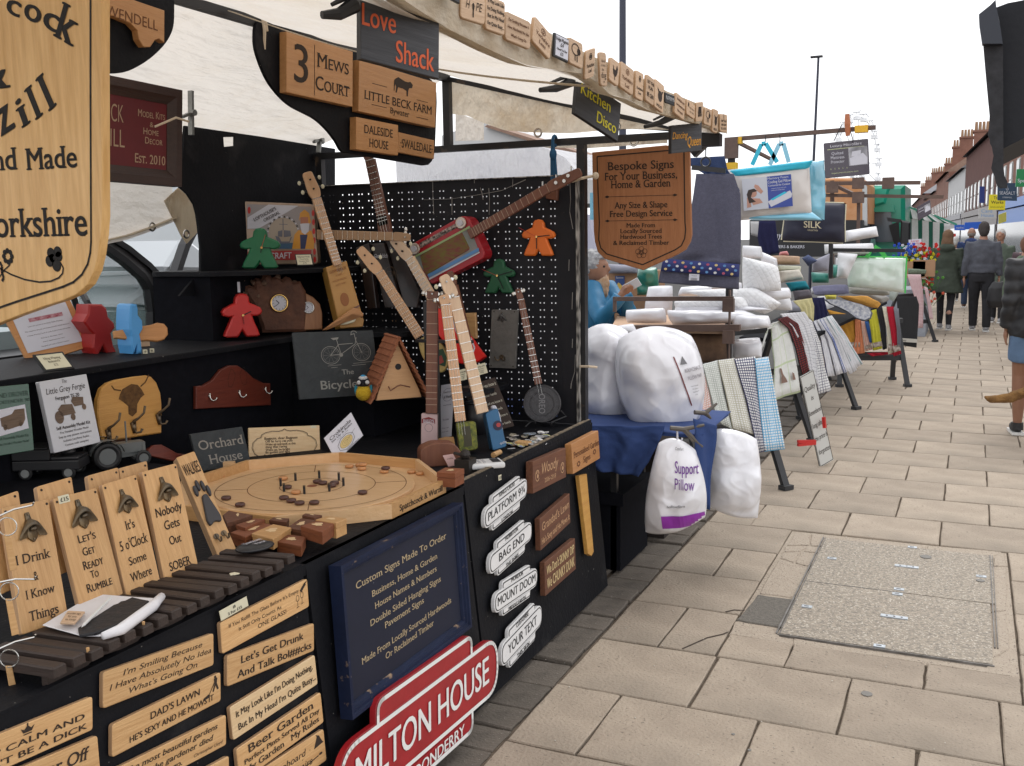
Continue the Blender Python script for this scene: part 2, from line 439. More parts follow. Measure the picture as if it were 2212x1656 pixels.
def cloth(name,rows,m,parent=None,nx=16,sub_=5,fold=.012,freq=3.,t=.004,seed=0,M=None,uv=True):
 """a hanging or draped sheet: rows of (left, right) points from top to hem, given thickness"""
 rows=[(V(a),V(b_))for a,b_ in rows];R_=[]
 for i in range(len(rows)-1):
  for s_ in range(sub_):
   q=s_/sub_;R_.append((rows[i][0].lerp(rows[i+1][0],q),rows[i][1].lerp(rows[i+1][1],q)))
 R_.append(rows[-1]);nr=len(R_)
 g=[]
 for j,(a,b_)in enumerate(R_):
  a1,b1=R_[min(j+1,nr-1)];a0,b0=R_[max(j-1,0)]
  dn=((a1-a0)+(b1-b0));n=(b_-a).cross(-dn).normalized()
  f=fold*min(1,j/(nr*.4))
  g.append([a.lerp(b_,i/nx)+n*(f*sin(i/nx*freq*2*pi+seed+.6*sin(j*.4+seed))+fold*.5*noise.noise(V((i*.35,j*.35,seed*3.1))))for i in range(nx+1)])
 O=g[0][0]
 if M is None:M=MT(O)
 iM=M.inverted()
 vs=[iM@p for r in g for p in r];fs=[(j*(nx+1)+i,(j+1)*(nx+1)+i,(j+1)*(nx+1)+i+1,j*(nx+1)+i+1)for j in range(nr-1)for i in range(nx)]
 o=mesh(name,vs,fs,m,parent,M,True)
 if uv:
  ul=o.data.uv_layers.new(name='uv');
  for p in o.data.polygons:
   for li in p.loop_indices:
    vi=o.data.loops[li].vertex_index;ul.data[li].uv=((vi%(nx+1))/nx,1-(vi//(nx+1))/(nr-1))
 if t:
  def f(o):q=o.modifiers.new('s','SOLIDIFY');q.thickness=t;q.offset=-1
  mod_mesh(o,f)
 return o

def jitter(o,fn):
 vs=o.data.vertices;q=[(v.co.copy(),v.normal.copy())for v in vs];out=[]
 for co,n_ in q:out.extend(co+n_*fn(co))
 vs.foreach_set('co',out);o.data.update()
from mathutils.bvhtree import BVHTree
def wrap(o,fr,lines,m,eps=.003,draw=None,name='lettering',cell=None):
 """print lettering onto a bulging surface: every point is laid on the surface it faces"""
 bb=B();letters(fr,lines,bb)
 if draw:draw(fr,bb)
 if cell:
  for(u0,v0,u1,v1,nx,ny)in cell:
   vs=[(*fr.pt(u0+(u1-u0)*i/nx,v0+(v1-v0)*j/ny).xy,0)for j in range(ny+1)for i in range(nx+1)]
   bb.add(vs,[(j*(nx+1)+i,(j+1)*(nx+1)+i,(j+1)*(nx+1)+i+1,j*(nx+1)+i+1)for j in range(ny)for i in range(nx)])
 W_=WM[o.name];t=BVHTree.FromPolygons([W_@v.co for v in o.data.vertices],[tuple(p.vertices)for p in o.data.polygons])
 out=[]
 for p in bb.v:
  q=fr.M@V((p.x,p.y,.6));h=t.ray_cast(q,-fr.n.normalized())
  out.append((h[0]+fr.n.normalized()*eps)if h[0]is not None else fr.M@V((p.x,p.y,0)))
 bad=[t.ray_cast(fr.M@V((p.x,p.y,.6)),-fr.n.normalized())[0]is None for p in bb.v]
 fs=[f for f in bb.f if not any(bad[i]for i in f)]
 if not fs:return None
 iM=W_.inverted();return mesh(name,[iM@p for p in out],fs,m,o)
def patm(key,base,kind,c2,n=(12,12),w_=.25,rough=.9,c3=None,bump=.4,sheen=True):
 """woven cloth printed by its own uv: check, stripe, grid or dots"""
 if key in MC:return MC[key]
 m=mat(key,base,rough=rough,var=.12,scale=30,bump=bump,bscale=160);nt_=m.node_tree;n_=nt_.nodes;l=nt_.links;b=n_['Principled BSDF']
 uv=n_.new('ShaderNodeUVMap');uv.uv_map='uv';sp=n_.new('ShaderNodeSeparateXYZ');l.new(uv.outputs[0],sp.inputs[0])
 def band(o,k,w_):
  a=n_.new('ShaderNodeMath');a.operation='MULTIPLY';a.inputs[1].default_value=k;l.new(o,a.inputs[0])
  f=n_.new('ShaderNodeMath');f.operation='FRACT';l.new(a.outputs[0],f.inputs[0])
  g=n_.new('ShaderNodeMath');g.operation='LESS_THAN';g.inputs[1].default_value=w_;l.new(f.outputs[0],g.inputs[0]);return g.outputs[0]
 src=b.inputs['Base Color'].links[0].from_socket
 def mx(f,cc,src):
  x=n_.new('ShaderNodeMix');x.data_type='RGBA';l.new(src,x.inputs[6]);x.inputs[7].default_value=(*cc,1);l.new(f,x.inputs[0]);return x.outputs[2]
 if kind in('grid','stripe','hstripe'):
  if kind!='hstripe':src=mx(band(sp.outputs[0],n[0],w_),c2,src)
  if kind!='stripe':src=mx(band(sp.outputs[1],n[1],w_),c3 or c2,src)
 if kind=='check':
  a,d=band(sp.outputs[0],n[0],.5),band(sp.outputs[1],n[1],.5);x=n_.new('ShaderNodeMath');x.operation='ADD';l.new(a,x.inputs[0]);l.new(d,x.inputs[1])
  g=n_.new('ShaderNodeMath');g.operation='MULTIPLY';g.inputs[1].default_value=.5;l.new(x.outputs[0],g.inputs[0]);src=mx(g.outputs[0],c2,src)
 if kind=='dots':
  a,d=band(sp.outputs[0],n[0],w_),band(sp.outputs[1],n[1],w_);g=n_.new('ShaderNodeMath');g.operation='MULTIPLY';l.new(a,g.inputs[0]);l.new(d,g.inputs[1]);src=mx(g.outputs[0],c2,src)
 l.new(src,b.inputs['Base Color']);return m
 # ================================================================ paving
slabm=mat('sandstone_paving',(.41,.34,.265),rough=.85,c2=(.28,.228,.175),scale=2.8,detail=12,bump=.6,bscale=80,rnd=.12,speck=((.2,.165,.13),75,.67),wear=((.27,.225,.175),1.3,.53))
sett=mat('grey_setts',(.165,.14,.115),rough=.9,c2=(.10,.085,.07),scale=9,bump=.5,bscale=90,rnd=.2,speck=((.3,.28,.25),120,.7))
joint=mat('joint_grit',(.19,.15,.11),rough=1,c2=(.10,.075,.055),scale=14,bump=.6,bscale=200)
conc=mat('broken_concrete',(.40,.34,.27),rough=.95,c2=(.34,.28,.22),scale=30,bump=.6,bscale=110,speck=((.16,.13,.11),90,.64))
aggr=mat('exposed_aggregate',(.38,.325,.255),rough=.8,c2=(.17,.15,.125),scale=62,detail=3,bump=.5,bscale=110,speck=((.5,.45,.38),110,.62))
tarm=mat('tarmac_patch',(.17,.155,.13),rough=.95,c2=(.10,.09,.08),scale=60,bump=.5,bscale=140)
ground=B();ground.box((-300,-30,-.4),(300,900,-.02))
g=ground.obj('pavement',joint);tag(g,kind='structure')
rng=random.Random(3)
def slabmesh(x0,x1,y0,y1,top,seed,gap=.0045):
 rr=random.Random(seed);b=B();j=lambda:rr.uniform(-.002,.0035)
 ps=[(x0+gap+j(),y0+gap+j()),(x1-gap+j(),y0+gap+j()),(x1-gap+j(),y1-gap+j()),(x0+gap+j(),y1-gap+j())]
 ps2=[]
 for i in range(4):
  a,b_=V(ps[i]),V(ps[(i+1)%4])
  for k in range(4):ps2.append(tuple(a.lerp(b_,k/4)+V((rr.uniform(-.0022,.0022),rr.uniform(-.0022,.0022)))))
 b.prism(ps2,.018,.004,z=top);return b
HX=(-.845,.235);HY=(3.94,5.56)
ys=[1.39,1.85,2.31,2.775,3.235,3.70,4.17,4.63,5.09,5.555,6.035,6.53,7.0]
while ys[-1]<60:ys.append(ys[-1]+rng.choice((.46,.47,.48,.49)))
cells=[]
for k,(y0,y1)in enumerate(zip(ys,ys[1:])):
 off=-.335 if k%2==0 else-.582
 x=off-.495*2
 if k>=5:pass
 while x<7+(y0>20)*3:
  cells.append((max(x,-1.325),x+.495,y0,y1));x+=.495
 xl=off-.495*2
 if xl>-1.32:cells.append((-1.325,xl,y0,y1))
cells=[q for q in cells if q[1]-q[0]>.06 and q[2]>1.0]
keep=[]
for x0,x1,y0,y1 in cells:
 if x1>HX[0]and x0<HX[1]and y1>HY[0]+.02 and y0<HY[1]-.02:
  if x0<HX[0]-.08:keep.append((x0,HX[0],y0,y1))
  if x1>HX[1]+.08:keep.append((HX[1],x1,y0,y1))
  if y0<HY[0]-.1:keep.append((max(x0,HX[0]),min(x1,HX[1]),y0,HY[0]))
  continue
 keep.append((x0,x1,y0,y1))
def inview(x,y):
 d=ROT.transposed()@(V((x,y,0))-V((0,0,CAMH)));
 return d.z<0 and abs(d.x/-d.z)<1106/FOC+.12 and abs(d.y/-d.z)<828/FOC+.16
vis=sorted([q for q in keep if inview((q[0]+q[1])/2,(q[2]+q[3])/2)],key=lambda q:q[2])
near=vis[:280];ns=set(near)
for i,q in enumerate(near):
 cx,cy=(q[0]+q[1])/2,(q[2]+q[3])/2
 b=slabmesh(q[0]-cx,q[1]-cx,q[2]-cy,q[3]-cy,0,i)
 b.obj('paving_slab',slabm,g,MT((cx,cy,rng.uniform(-.0035,0)))@MR(rng.uniform(-.004,.004),4,'X')@MR(rng.uniform(-.004,.004),4,'Y'))
fb=B()
for i,q in enumerate(keep):
 if q in ns:continue
 b=slabmesh(*q,rng.uniform(-.003,0),i);fb.add(b.v,b.f)
tag(fb.obj('far_paving',slabm,g),kind='stuff')
b=B();b.box((-300,60,-.02),(300,900,-.004));b.box((-300,-30,-.02),(-1.34-.5,60,-.006));b.box((7.5,-30,-.02),(300,60,-.006))
tag(b.obj('road',mat('asphalt',(.06,.058,.056),rough=.95,var=.3,scale=6),g))
# grey setts along the gutter: two staggered rows
i=0
for row,(x0,x1)in enumerate(((-1.545,-1.335),(-1.76,-1.552))):
 y=1.5+.1*row
 while y<13:
  L=rng.choice((.15,.2,.21))
  b=slabmesh(x0+.105,x1+.105,0,L,0,900+i,.004);i+=1
  b.obj('sett',sett,g,MT((-.105,y,rng.uniform(-.006,-.001)))@MR(rng.uniform(-.01,.01),4,'Y'));y+=L
  # ---- inspection cover
mh=empty('inspection_cover','steel edged inspection cover filled with speckled aggregate set in the paving','access cover',MT((-.24,4.75,0)))
def wb(name,b,m,parent,smooth=False):return mesh(name,[x-WM[parent.name].translation for x in b.v],b.f,m,parent,None,smooth,b.i if isinstance(m,(list,tuple))else None)
b=B();b.box((-.655,4.03,-.019),(.145,4.72,-.003));wb('cover_plate',b,aggr,mh)
b=B();b.box((-.655,4.726,-.019),(.165,5.46,-.002));wb('cover_plate',b,aggr,mh)
b=B()
b.box((-.667,4.02,-.019),(-.660,5.47,.001));b.box((-.653,4.02,-.019),(-.650,5.47,.0005));b.box((.152,4.2,-.019),(.157,5.46,.001));b.box((.164,4.2,-.019),(.167,5.46,.0005))
b.box((-.655,4.721,-.019),(-.2,4.7245,-.0015));b.box((-.66,4.012,-.019),(.15,4.018,-.001))
wb('edge_strip',b,mat('worn_edge_steel',(.22,.21,.2),rough=.6,metal=.5,c2=(.10,.09,.08),scale=14),mh)
zinc=mat('zinc_tab',(.5,.54,.58),rough=.45,metal=.6,var=.3,scale=40)
for(u0,v0),(u1,v1)in((c('B8',(1525,470)),c('B8',(1675,488))),(c('B8',(1450,730)),c('B8',(1620,752)))):
 p=PZ(0).px((u0+u1)/2,(v0+v1)/2);b=B();b.box((p.x-.055,p.y-.014,-.004),(p.x+.055,p.y+.014,.002))
 o=wb('lifting_tab',b,zinc,mh);b=B();[b.disc((p.x+q,p.y,.002),.005,.0006,n=8)for q in(-.03,0,.03)];wb('keyhole',b,ink,mh)
for q in((1210,436),(1630,378),(1080,687),(1560,597),(1552,622),(1458,893),(1990,530)):
 p=PZ(0).px(*c('B8',q));b=B();b.box((p.x-.022,p.y-.014,-.004),(p.x+.022,p.y+.014,.0015));wb('key_plate',b,zinc,mh)
 b=B();b.box((p.x-.012,p.y-.003,.0015),(p.x+.008,p.y+.003,.0022));wb('keyhole',b,ink,mh)
b=B();b.box((-.843,3.942,-.02),(.233,5.558,-.0105));b.obj('concrete_bed',conc,g)
# broken concrete surround, in pieces with open cracks between
def pieces(polys,m,nm='concrete_piece',z=-.003):
 for k,ps in enumerate(polys):
  ps=[tuple(PZ(0).px(*c('B8',p)).xy)if abs(p[0])>10 else p for p in ps]
  ctr=sum((V(p)for p in ps),V((0,0)))/len(ps);q=[]
  for i in range(len(ps)):
   a,b_=V(ps[i]),V(ps[(i+1)%len(ps)])
   for t in range(4):q.append(tuple(a.lerp(b_,t/4)-ctr+V((rng.uniform(-.004,.004),rng.uniform(-.004,.004)))))
  b=B();b.prism(q,.016,.004);b.obj(nm,m,g,MT((ctr.x,ctr.y,z-.0013-.0003*k)))
pieces([[(1020,300),(1095,305),(1095,362),(975,362)],[(1100,305),(1235,322),(1208,368),(1100,364)],[(972,370),(1080,368),(1050,392),(958,396)],
[(1088,370),(1206,374),(1180,405),(1062,392)],[(955,402),(1040,396),(1010,450),(940,428)],[(1048,398),(1178,410),(1158,462),(1075,468),(1020,452)],
[(938,434),(1005,458),(1035,490),(1128,497),(1050,640),(830,612)]],conc)
pieces([[(822,620),(1042,650),(950,792),(715,752)]],tarm,'tarmac_patch')
pieces([[(708,760),(945,800),(935,835),(1000,880),(670,825)],[(1010,845),(1700,960),(1690,975),(1000,878)],[(1705,965),(2140,1010),(2150,1045),(1700,978)],
[(2055,425),(2110,400),(2125,470),(2050,470)],[(2048,478),(2125,478),(2120,700),(2035,708)],[(2032,715),(2120,708),(2135,900),(2030,960)],[(2028,965),(2136,905),(2150,1035),(2020,1000)],
[(1245,322),(1700,362),(1700,385),(1240,335)],[(1710,362),(2105,395),(2045,420),(1705,388)]],conc)
b=B()
for q,r in(((1700,428),.028),((1392,1143),.02),((695,1354),.006),((780,1437),.006),((1985,552),.02)):
 p=PZ(0).px(*c('B8',q));b.disc((p.x,p.y,-.001),r,.0025,n=12)
tag(b.obj('flattened_gum',mat('old_gum',(.2,.19,.175),rough=.9),None),'flattened grey gum spots trodden into the slabs','chewing gum',kind='stuff')
# litter and grit on the slabs
b=B()
for k in range(420):
 x,y=rng.uniform(-1.55,1.2),rng.uniform(2.2,9);s=rng.uniform(.0012,.004)
 b.ball((x,y,s*.4),s,n=5,m_=3,sc=(1,rng.uniform(.5,1),.5))
tag(b.obj('grit',mat('pale_grit',(.5,.46,.4),rough=.9)),'pale grit scattered over the paving slabs','grit',kind='stuff')

# ================================================================ the sign stall: counter, panels, canopy
CZ=.785
fabricb=mat('black_cloth',(.008,.0085,.012),rough=.95,spec=.1,var=.3,scale=30)
st=empty('stall_counter','long black painted stall counter with dark front boards','market stall',MT((-2.2,2.5,0)))
b=B();b.box((-3.2,.3,CZ-.03),(-1.56,4.27,CZ));wb('counter_top',b,blackp,st)
LP=Pl((-1.48,0,0),(.78,0,.08))
def lean(y0,y1,z1,t=.018,off=0):
 x=lambda z:-1.48-.08/.78*z+off
 b=B();b.add([(x(.015),y0,.015),(x(.015),y1,.015),(x(z1),y1,z1),(x(z1),y0,z1),(x(.015)-t,y0,.015),(x(.015)-t,y1,.015),(x(z1)-t,y1,z1),(x(z1)-t,y0,z1)],
[(0,1,2,3),(7,6,5,4),(4,5,1,0),(5,6,2,1),(6,7,3,2),(7,4,0,3)]);return b
wb('front_board',lean(.3,2.055,.79),blackp,st);wb('front_board',lean(2.07,2.965,.785),blackp,st);wb('front_board',lean(2.98,4.26,.80),blackp,st)
b=B();b.box((-1.582,2.985,.8),(-1.566,4.25,.8035));wb('chipped_edge',b,mat('bare_wood_edge',(.3,.23,.15),rough=.9,c2=(.05,.045,.04),scale=40),st)
b=B();b.box((-3.2,4.22,.02),(-1.62,4.25,CZ-.03));wb('end_board',b,blackp,st)
# ---- display tiers behind the counter
wb('tier_box',B().box((-3.25,.6,CZ),(-2.76,3.62,1.19)),fabricb,st)
wb('tier_box',B().box((-3.25,3.62,CZ),(-2.33,4.14,.955)),fabricb,st)
wb('tier_box',B().box((-3.25,3.9,.958),(-2.62,4.14,1.19)),fabricb,st)
def planks(name,ps,z,t,m,parent):
 b=B();b.prism(ps,t,.003,z=z);return wb(name,b,m,parent)
planks('shelf',rnd_poly([(-3.25,.7),(-2.73,.7),(-2.73,3.68),(-2.55,3.86),(-2.35,3.92),(-2.3,4.15),(-3.25,4.15)],.05),1.215,.022,blackp,st)
planks('shelf',rnd_poly([(-3.25,3.3),(-2.9,3.3),(-2.76,3.42),(-2.72,3.75),(-2.66,3.85),(-2.64,3.95),(-2.64,4.15),(-3.25,4.15)],.04),1.512,.02,blackp,st)
planks('shelf',rnd_poly([(-2.75,3.62),(-2.35,3.62),(-2.0,3.72),(-1.9,3.95),(-1.9,4.15),(-2.75,4.15)],.08),.975,.02,blackp,st)
wb('tier_box',B().box((-3.25,3.32,1.216),(-2.93,4.14,1.49)),fabricb,st)
# ---- back board with the curved cut-out
bk=PX(-3.02)
ps=c('A5',(1740,200),(1735,130),(1700,60),(1640,15),(1560,-330),(1560,-260));
out=[c('O',(400,272)),c('O',(560,295)),c('O',(724,322)),c('O',(724,600)),c('O',(395,640)),c('O',(397,590)),c('A5',(1775,740)),c('A5',(1780,520)),c('A5',(1755,330)),c('A5',(1740,240)),c('A5',(1715,150)),c('A5',(1660,60)),c('A5',(1590,0))]
W3=[bk.px(*((p[0]/1,p[1]/1)))for p in out]
W3=[bk.px(*((q[0]*1,q[1]*1)))for q in[(400,272),(482.5,284),(482.5,297),(484,318),(508,315.5),(508,296),(482.6,296.9),(482.6,284),(560,295),(724,322),(724,640),(388,640),(434,585),(434,532),(429,486),(426,464),(420,442),(406,420),(389,405)]]
M0=basis(W3[0],(0,1,0),(1,0,0));iM=M0.inverted()
b=B();b.prism([tuple((iM@p).xy)for p in W3],.012)
bb_=b.obj('back_board',blackp,None,M0);tag(bb_,'tall black back board with a curved cut-out edge behind the guitars','display board')
# ---- pegboard end wall: real holes
pb=empty('pegboard','scratched black pegboard wall with rows of holes at the end of the stall','display board',MT((-2.3,4.2,CZ)))
pegm=mat('worn_black_pegboard',(.010,.0105,.014),rough=.6,spec=.25,c2=(.016,.016,.02),scale=4,speck=((.4,.38,.35),38,.76),wear=((.10,.095,.09),9,.72))
b=B();X0,X1,Z0,Z1=-3.05,-1.605,CZ+.001,1.905
xs=[X0];x=X0+.02;solid=[]
while x<X1-.12:
 for q in(x,x+.019):xs+=[q,q+.0052]
 x+=.0565
xs.append(X1);zs=[Z0];z=Z0+.03
while z<Z1-.03:zs+=[z,z+.0062];z+=.0325
zs.append(Z1)
nx_,nz_=len(xs),len(zs)
vs=[(x,4.2,z)for z in zs for x in xs]
fs=[]
for j in range(nz_-1):
 for i in range(nx_-1):
  if i%2 and j%2 and(i*7+j*13)%11>1:continue
  fs.append((j*nx_+i,j*nx_+i+1,(j+1)*nx_+i+1,(j+1)*nx_+i))
b.add(vs,fs);wb('peg_panel',b,pegm,pb)
b=B();b.box((X1,4.188,Z0),(X1+.012,4.212,Z1+.004));b.box((X0,4.19,Z1),(X1,4.21,Z1+.004));wb('panel_edge',b,mat('scuffed_edge',(.02,.02,.02),rough=.7,c2=(.4,.38,.35),scale=60,detail=1,stretch=(1,1,.3)),pb)
def scratch(pts,wd=.003):
 b=B();P=[PY(4.197).px(*c('A7',p))for p in pts]
 for i,(a,b_)in enumerate(zip(P,P[1:])):b.bar(a,b_,wd*rng.uniform(.5,1.2),.001,up=(0,1,0))
 return b
b=B()
for pts in([(430,332),(670,325),(900,290),(1120,250),(1220,205),(1330,155)],[(510,165),(512,300),(520,460)],[(680,310),(680,465)],[(1005,230),(1012,330),(1008,465)],[(930,225),(945,270),(955,330)],
[(1722,185),(1728,330),(1720,440),(1748,590)],[(1715,860),(1712,960)],[(1745,1150),(1740,1300)],[(1745,1560),(1742,1640)],[(1770,1700),(1765,1850),(1735,1950),(1730,2000)],[(877,150),(878,185)],[(1218,150),(1215,220)]):
 wb('scratch',scratch(pts),mat('scratch_grey',(.26,.25,.24),rough=.9),pb)
 # ---- canopy frame
fm=empty('canopy','cream canvas canopy on a black steel tube frame over the sign stall','canopy',MT((-2.2,4.2,0)))
def rod(name,a,b_,w_=.03,m=blackm,parent=fm,M=None):return wb(name,B().bar(a,b_,w_,w_),m,parent)
RX,RZ=-2.26,2.375
rod('ridge_rail',(RX,.2,RZ),(RX,4.24,RZ));rod('end_rail',(-3.2,4.235,2.055),(-1.0,4.235,2.055));rod('eaves_rail',(-.99,.2,2.085),(-.99,4.24,2.085),.028)
rod('king_post',(RX,4.235,2.07),(RX,4.235,RZ),.035);rod('corner_post',(-1.592,4.236,.02),(-1.592,4.236,2.04),.038);rod('corner_post',(-2.99,4.236,.02),(-2.99,4.236,2.04),.035)
rod('corner_post',(-3.2,.5,.02),(-3.2,.5,2.04),.035)
wb('brace',B().bar(PY(4.28).px(*c('A3',(1965,975))),PY(4.3).px(*c('A3',(1792,1140))),.03,.03),blackm,fm);rod('rafter',(-1.0,4.235,2.04),(RX,4.235,RZ),.02)
b=B();b.box((-1.06,4.2,2.0),(-.97,4.25,2.05));wb('corner_bracket',b,blackm,fm)
b=B();p=PY(4.2).px(*c('A3',(765,1080)))
for dx in(-.012,0,.012):b.tube([(p.x+dx,4.2,1.9-.01),(p.x+dx*.6,4.19,2.0),(p.x,4.185,2.06)],.006,n=6)
b.ball((p.x,4.19,2.0),.018,n=8,m_=6,sc=(1,1,1.4));b.ring((p.x,4.21,2.06),.022,.007,ax=(1,0,0),n=16)
tag(b.obj('rope',mat('blue_rope',(.02,.09,.19),rough=.9)),'blue rope knotted round the end rail above the pegboard','rope')
b=B();p=PY(4.2).px(*c('A3',(985,1300)))
b.tube([(p.x-.05,4.19,p.z-.02),(p.x,4.17,p.z-.01),(p.x+.05,4.2,p.z)],.007,n=6);b.ball((p.x+.055,4.2,p.z),.016,n=8,m_=6)
p2=PY(4.2).px(*c('A8',(110,1145)));b.tube([(p2.x-.03,4.19,p2.z+.002),(p2.x+.02,4.17,p2.z+.006),(p2.x+.045,4.2,p2.z)],.006,n=6)
tag(b.obj('bungee_cord',twine),'pale cord loops tied round the black corner post','cord')
# ---- canopy cloth
def canvas(key,cc,tr=.5,c2=None):
 m=bpy.data.materials.new(key);m.use_nodes=True;n=m.node_tree.nodes;l=m.node_tree.links;n.clear()
 tc=n.new('ShaderNodeTexCoord');t=n.new('ShaderNodeTexNoise');t.inputs['Scale'].default_value=2.2;t.inputs['Detail'].default_value=8;t.inputs['Roughness'].default_value=.7
 r=n.new('ShaderNodeValToRGB');r.color_ramp.elements[0].position=.28;r.color_ramp.elements[0].color=(*(c2 or tuple(x*.8 for x in cc)),1);r.color_ramp.elements[1].position=.5;r.color_ramp.elements[1].color=(*cc,1)
 l.new(tc.outputs['Object'],t.inputs[0]);l.new(t.outputs[0],r.inputs[0])
 t2=n.new('ShaderNodeTexNoise');t2.inputs['Scale'].default_value=9;t2.inputs['Detail'].default_value=9;mp=n.new('ShaderNodeMapping');mp.inputs['Scale'].default_value=(2,.5,1);l.new(tc.outputs['Object'],mp.inputs[0]);l.new(mp.outputs[0],t2.inputs[0])
 bp=n.new('ShaderNodeBump');bp.inputs['Strength'].default_value=.7;bp.inputs['Distance'].default_value=.07;l.new(t2.outputs[0],bp.inputs['Height'])
 d=n.new('ShaderNodeBsdfDiffuse');tl=n.new('ShaderNodeBsdfTranslucent');mx=n.new('ShaderNodeMixShader');mx.inputs[0].default_value=tr
 for q in(d,tl):l.new(r.outputs[0],q.inputs[0]);l.new(bp.outputs[0],q.inputs['Normal'])
 o=n.new('ShaderNodeOutputMaterial');l.new(d.outputs[0],mx.inputs[1]);l.new(tl.outputs[0],mx.inputs[2]);l.new(mx.outputs[0],o.inputs[0]);return m
canv=canvas('cream_canvas',(.86,.81,.74),.5,(.79,.72,.62));canv2=canvas('stained_canvas',(.74,.66,.54),.5,(.55,.42,.27));canvw=canvas('white_sheet',(.9,.9,.92),.5,(.78,.78,.82))
cp=fm
def sheet(name,A,B_,m,parent,nx=26,ny=26,sag=.02,seed=0,t=0,uvs=None):
 """surface between edge curves A and B_ (lists of points)"""
 def ev(L,s):
  x=s*(len(L)-1);i=min(int(x),len(L)-2);return V(L[i]).lerp(V(L[i+1]),x-i)
 vs=[]
 for j in range(ny+1):
  for i in range(nx+1):
   p=ev(A,i/nx).lerp(ev(B_,i/nx),j/ny);k=sin(pi*j/ny)
   vs.append(p+V((0,0,-sag*k+sag*1.2*noise.noise(p*2.6+V((seed,0,0))))))
 fs=[(j*(nx+1)+i,j*(nx+1)+i+1,(j+1)*(nx+1)+i+1,(j+1)*(nx+1)+i)for j in range(ny)for i in range(nx)]
 P=WM[parent.name].translation if parent else V((0,0,0))
 return mesh(name,[v-P for v in vs],fs,m,parent,None,True)
sheet('front_slope',[(-.97,.2,2.055),(-.97,1.5,2.05),(-.97,4.26,2.06)],[(RX,.2,RZ+.03),(RX,4.26,RZ+.03)],canv,cp,sag=.03)
sheet('rear_slope',[(RX,-.2,RZ+.03),(RX,4.3,RZ+.03)],[(-3.5,-.2,1.98),(-3.45,2.3,1.97),(-3.45,3.4,2.0),(-3.4,4.3,2.02)],canv,cp,sag=.02,seed=5)
# rear skirt hanging below the eaves, ending in a slanted hem with eyelets
def wpx(pl,k,*ps):r=c(k,*ps);r=r if isinstance(r,list)else[r];return[pl.px(*p)for p in r]
bp_=PX(-3.46)
hem=wpx(bp_,'A5',(700,560),(1115,465),(1340,385),(1540,305))
top=[V((-3.46,h.y,1.99))for h in hem];sheet('rear_skirt',top,hem,canv,cp,sag=.004,ny=10)
b=B();
for(a,b_)in zip(hem,hem[1:]):b.bar(a+V((.004,0,.02)),b_+V((.004,0,.02)),.004,.05,up=(1,0,0))
wb('hem',b,canv2,cp)
fl=wpx(PX(-3.44),'A5',(1450,120),(1575,5),(1740,150),(1745,400),(1650,500),(1600,430))
fp=B();Mf=basis(fl[0],(0,1,0),(1,0,0));fp.prism([tuple((Mf.inverted()@p).xy)for p in fl],.003);fp.obj('corner_flap',canv2,cp,Mf)
b=B()
for pl_,q in((bp_,(1325,350)),(PX(-3.43),(1628,415))):
 p=wpx(pl_,'A5',q)[0];wb('eyelet',B().ring(p+V((.012,0,0)),.018,.005,ax=(1,0,0),n=16),steel,cp)
 # gable end: cloth curtain with a wavy lower edge
ga=[V((-1.02,4.25,2.05)),V((-1.6,4.25,2.2)),V((RX,4.25,RZ))]
gb=wpx(PY(4.25),'A3',(1600,960),(1250,955),(900,985),(560,975),(400,960),(250,905),(130,850),(20,838))
sheet('gable_curtain',ga,gb,canv2,cp,sag=.004,ny=12,nx=30,seed=3)
gb2=wpx(PY(4.27),'A3',(40,1040),(250,1035));sheet('gable_strip',wpx(PY(4.27),'A3',(40,830),(250,900)),gb2,canv,cp,sag=0,nx=4,ny=4)
b=B()
for q in((650,980),(1355,1045),(1225,935)):
 p=wpx(PY(4.235),'A3',q)[0];wb('eyelet',B().ring(p+V((0,-.004,0)),.017,.005,ax=(0,1,0),n=16),steel,cp)
sheet('lower_curtain',wpx(PY(4.27),'A3',(620,1065),(1000,1040),(1600,1010)),wpx(PY(4.27),'A3',(680,1085),(1000,1095),(1600,1055)),canv2,cp,sag=0,nx=8,ny=3)
# front valance wrapped round the eaves rail, scalloped between the ties
VX=-.955
vb=wpx(PX(VX),'A3',(-700,-270),(-400,-40),(-200,90),(0,215),(150,290),(330,385),(560,485),(700,512),(870,535),(980,545),(1100,620),(1180,700),(1310,735),(1480,822),(1600,850),(1800,905),(2040,985))
va=[V((VX+.0,p.y,2.115+.004*sin(p.y*9)))for p in vb]
sheet('valance',va,vb,canv2,cp,sag=.004,ny=6,nx=64)
va2=[V((-1.03,p.y,2.09))for p in vb];sheet('valance_back',va,va2,canv2,cp,sag=0,ny=2,nx=40)
vb2=[p+V((-.05,0,.01))for p in vb];sheet('valance_underside',vb,vb2,canv2,cp,sag=0,ny=2,nx=50)
# white side sheet of the stall behind
sd=empty('white_awning','white canvas side sheet of the neighbouring stall behind the pegboard','awning',MT((-3,5.6,0)))
y_=PY(5.4)
sa=wpx(y_,'A3',(-400,1130),(0,1110),(280,1075),(600,1065),(720,1095),(850,1160),(925,1260),(930,1320));sbb=[V((p.x,5.4,.3))for p in sa]
sheet('side_sheet',sa,sbb,canvw,sd,sag=.01,nx=30,ny=14)
sheet('roof_sheet',sa,[V((p.x-.3,7.5,p.z+.1))for p in sa],canvw,sd,sag=.01,nx=30,ny=6)

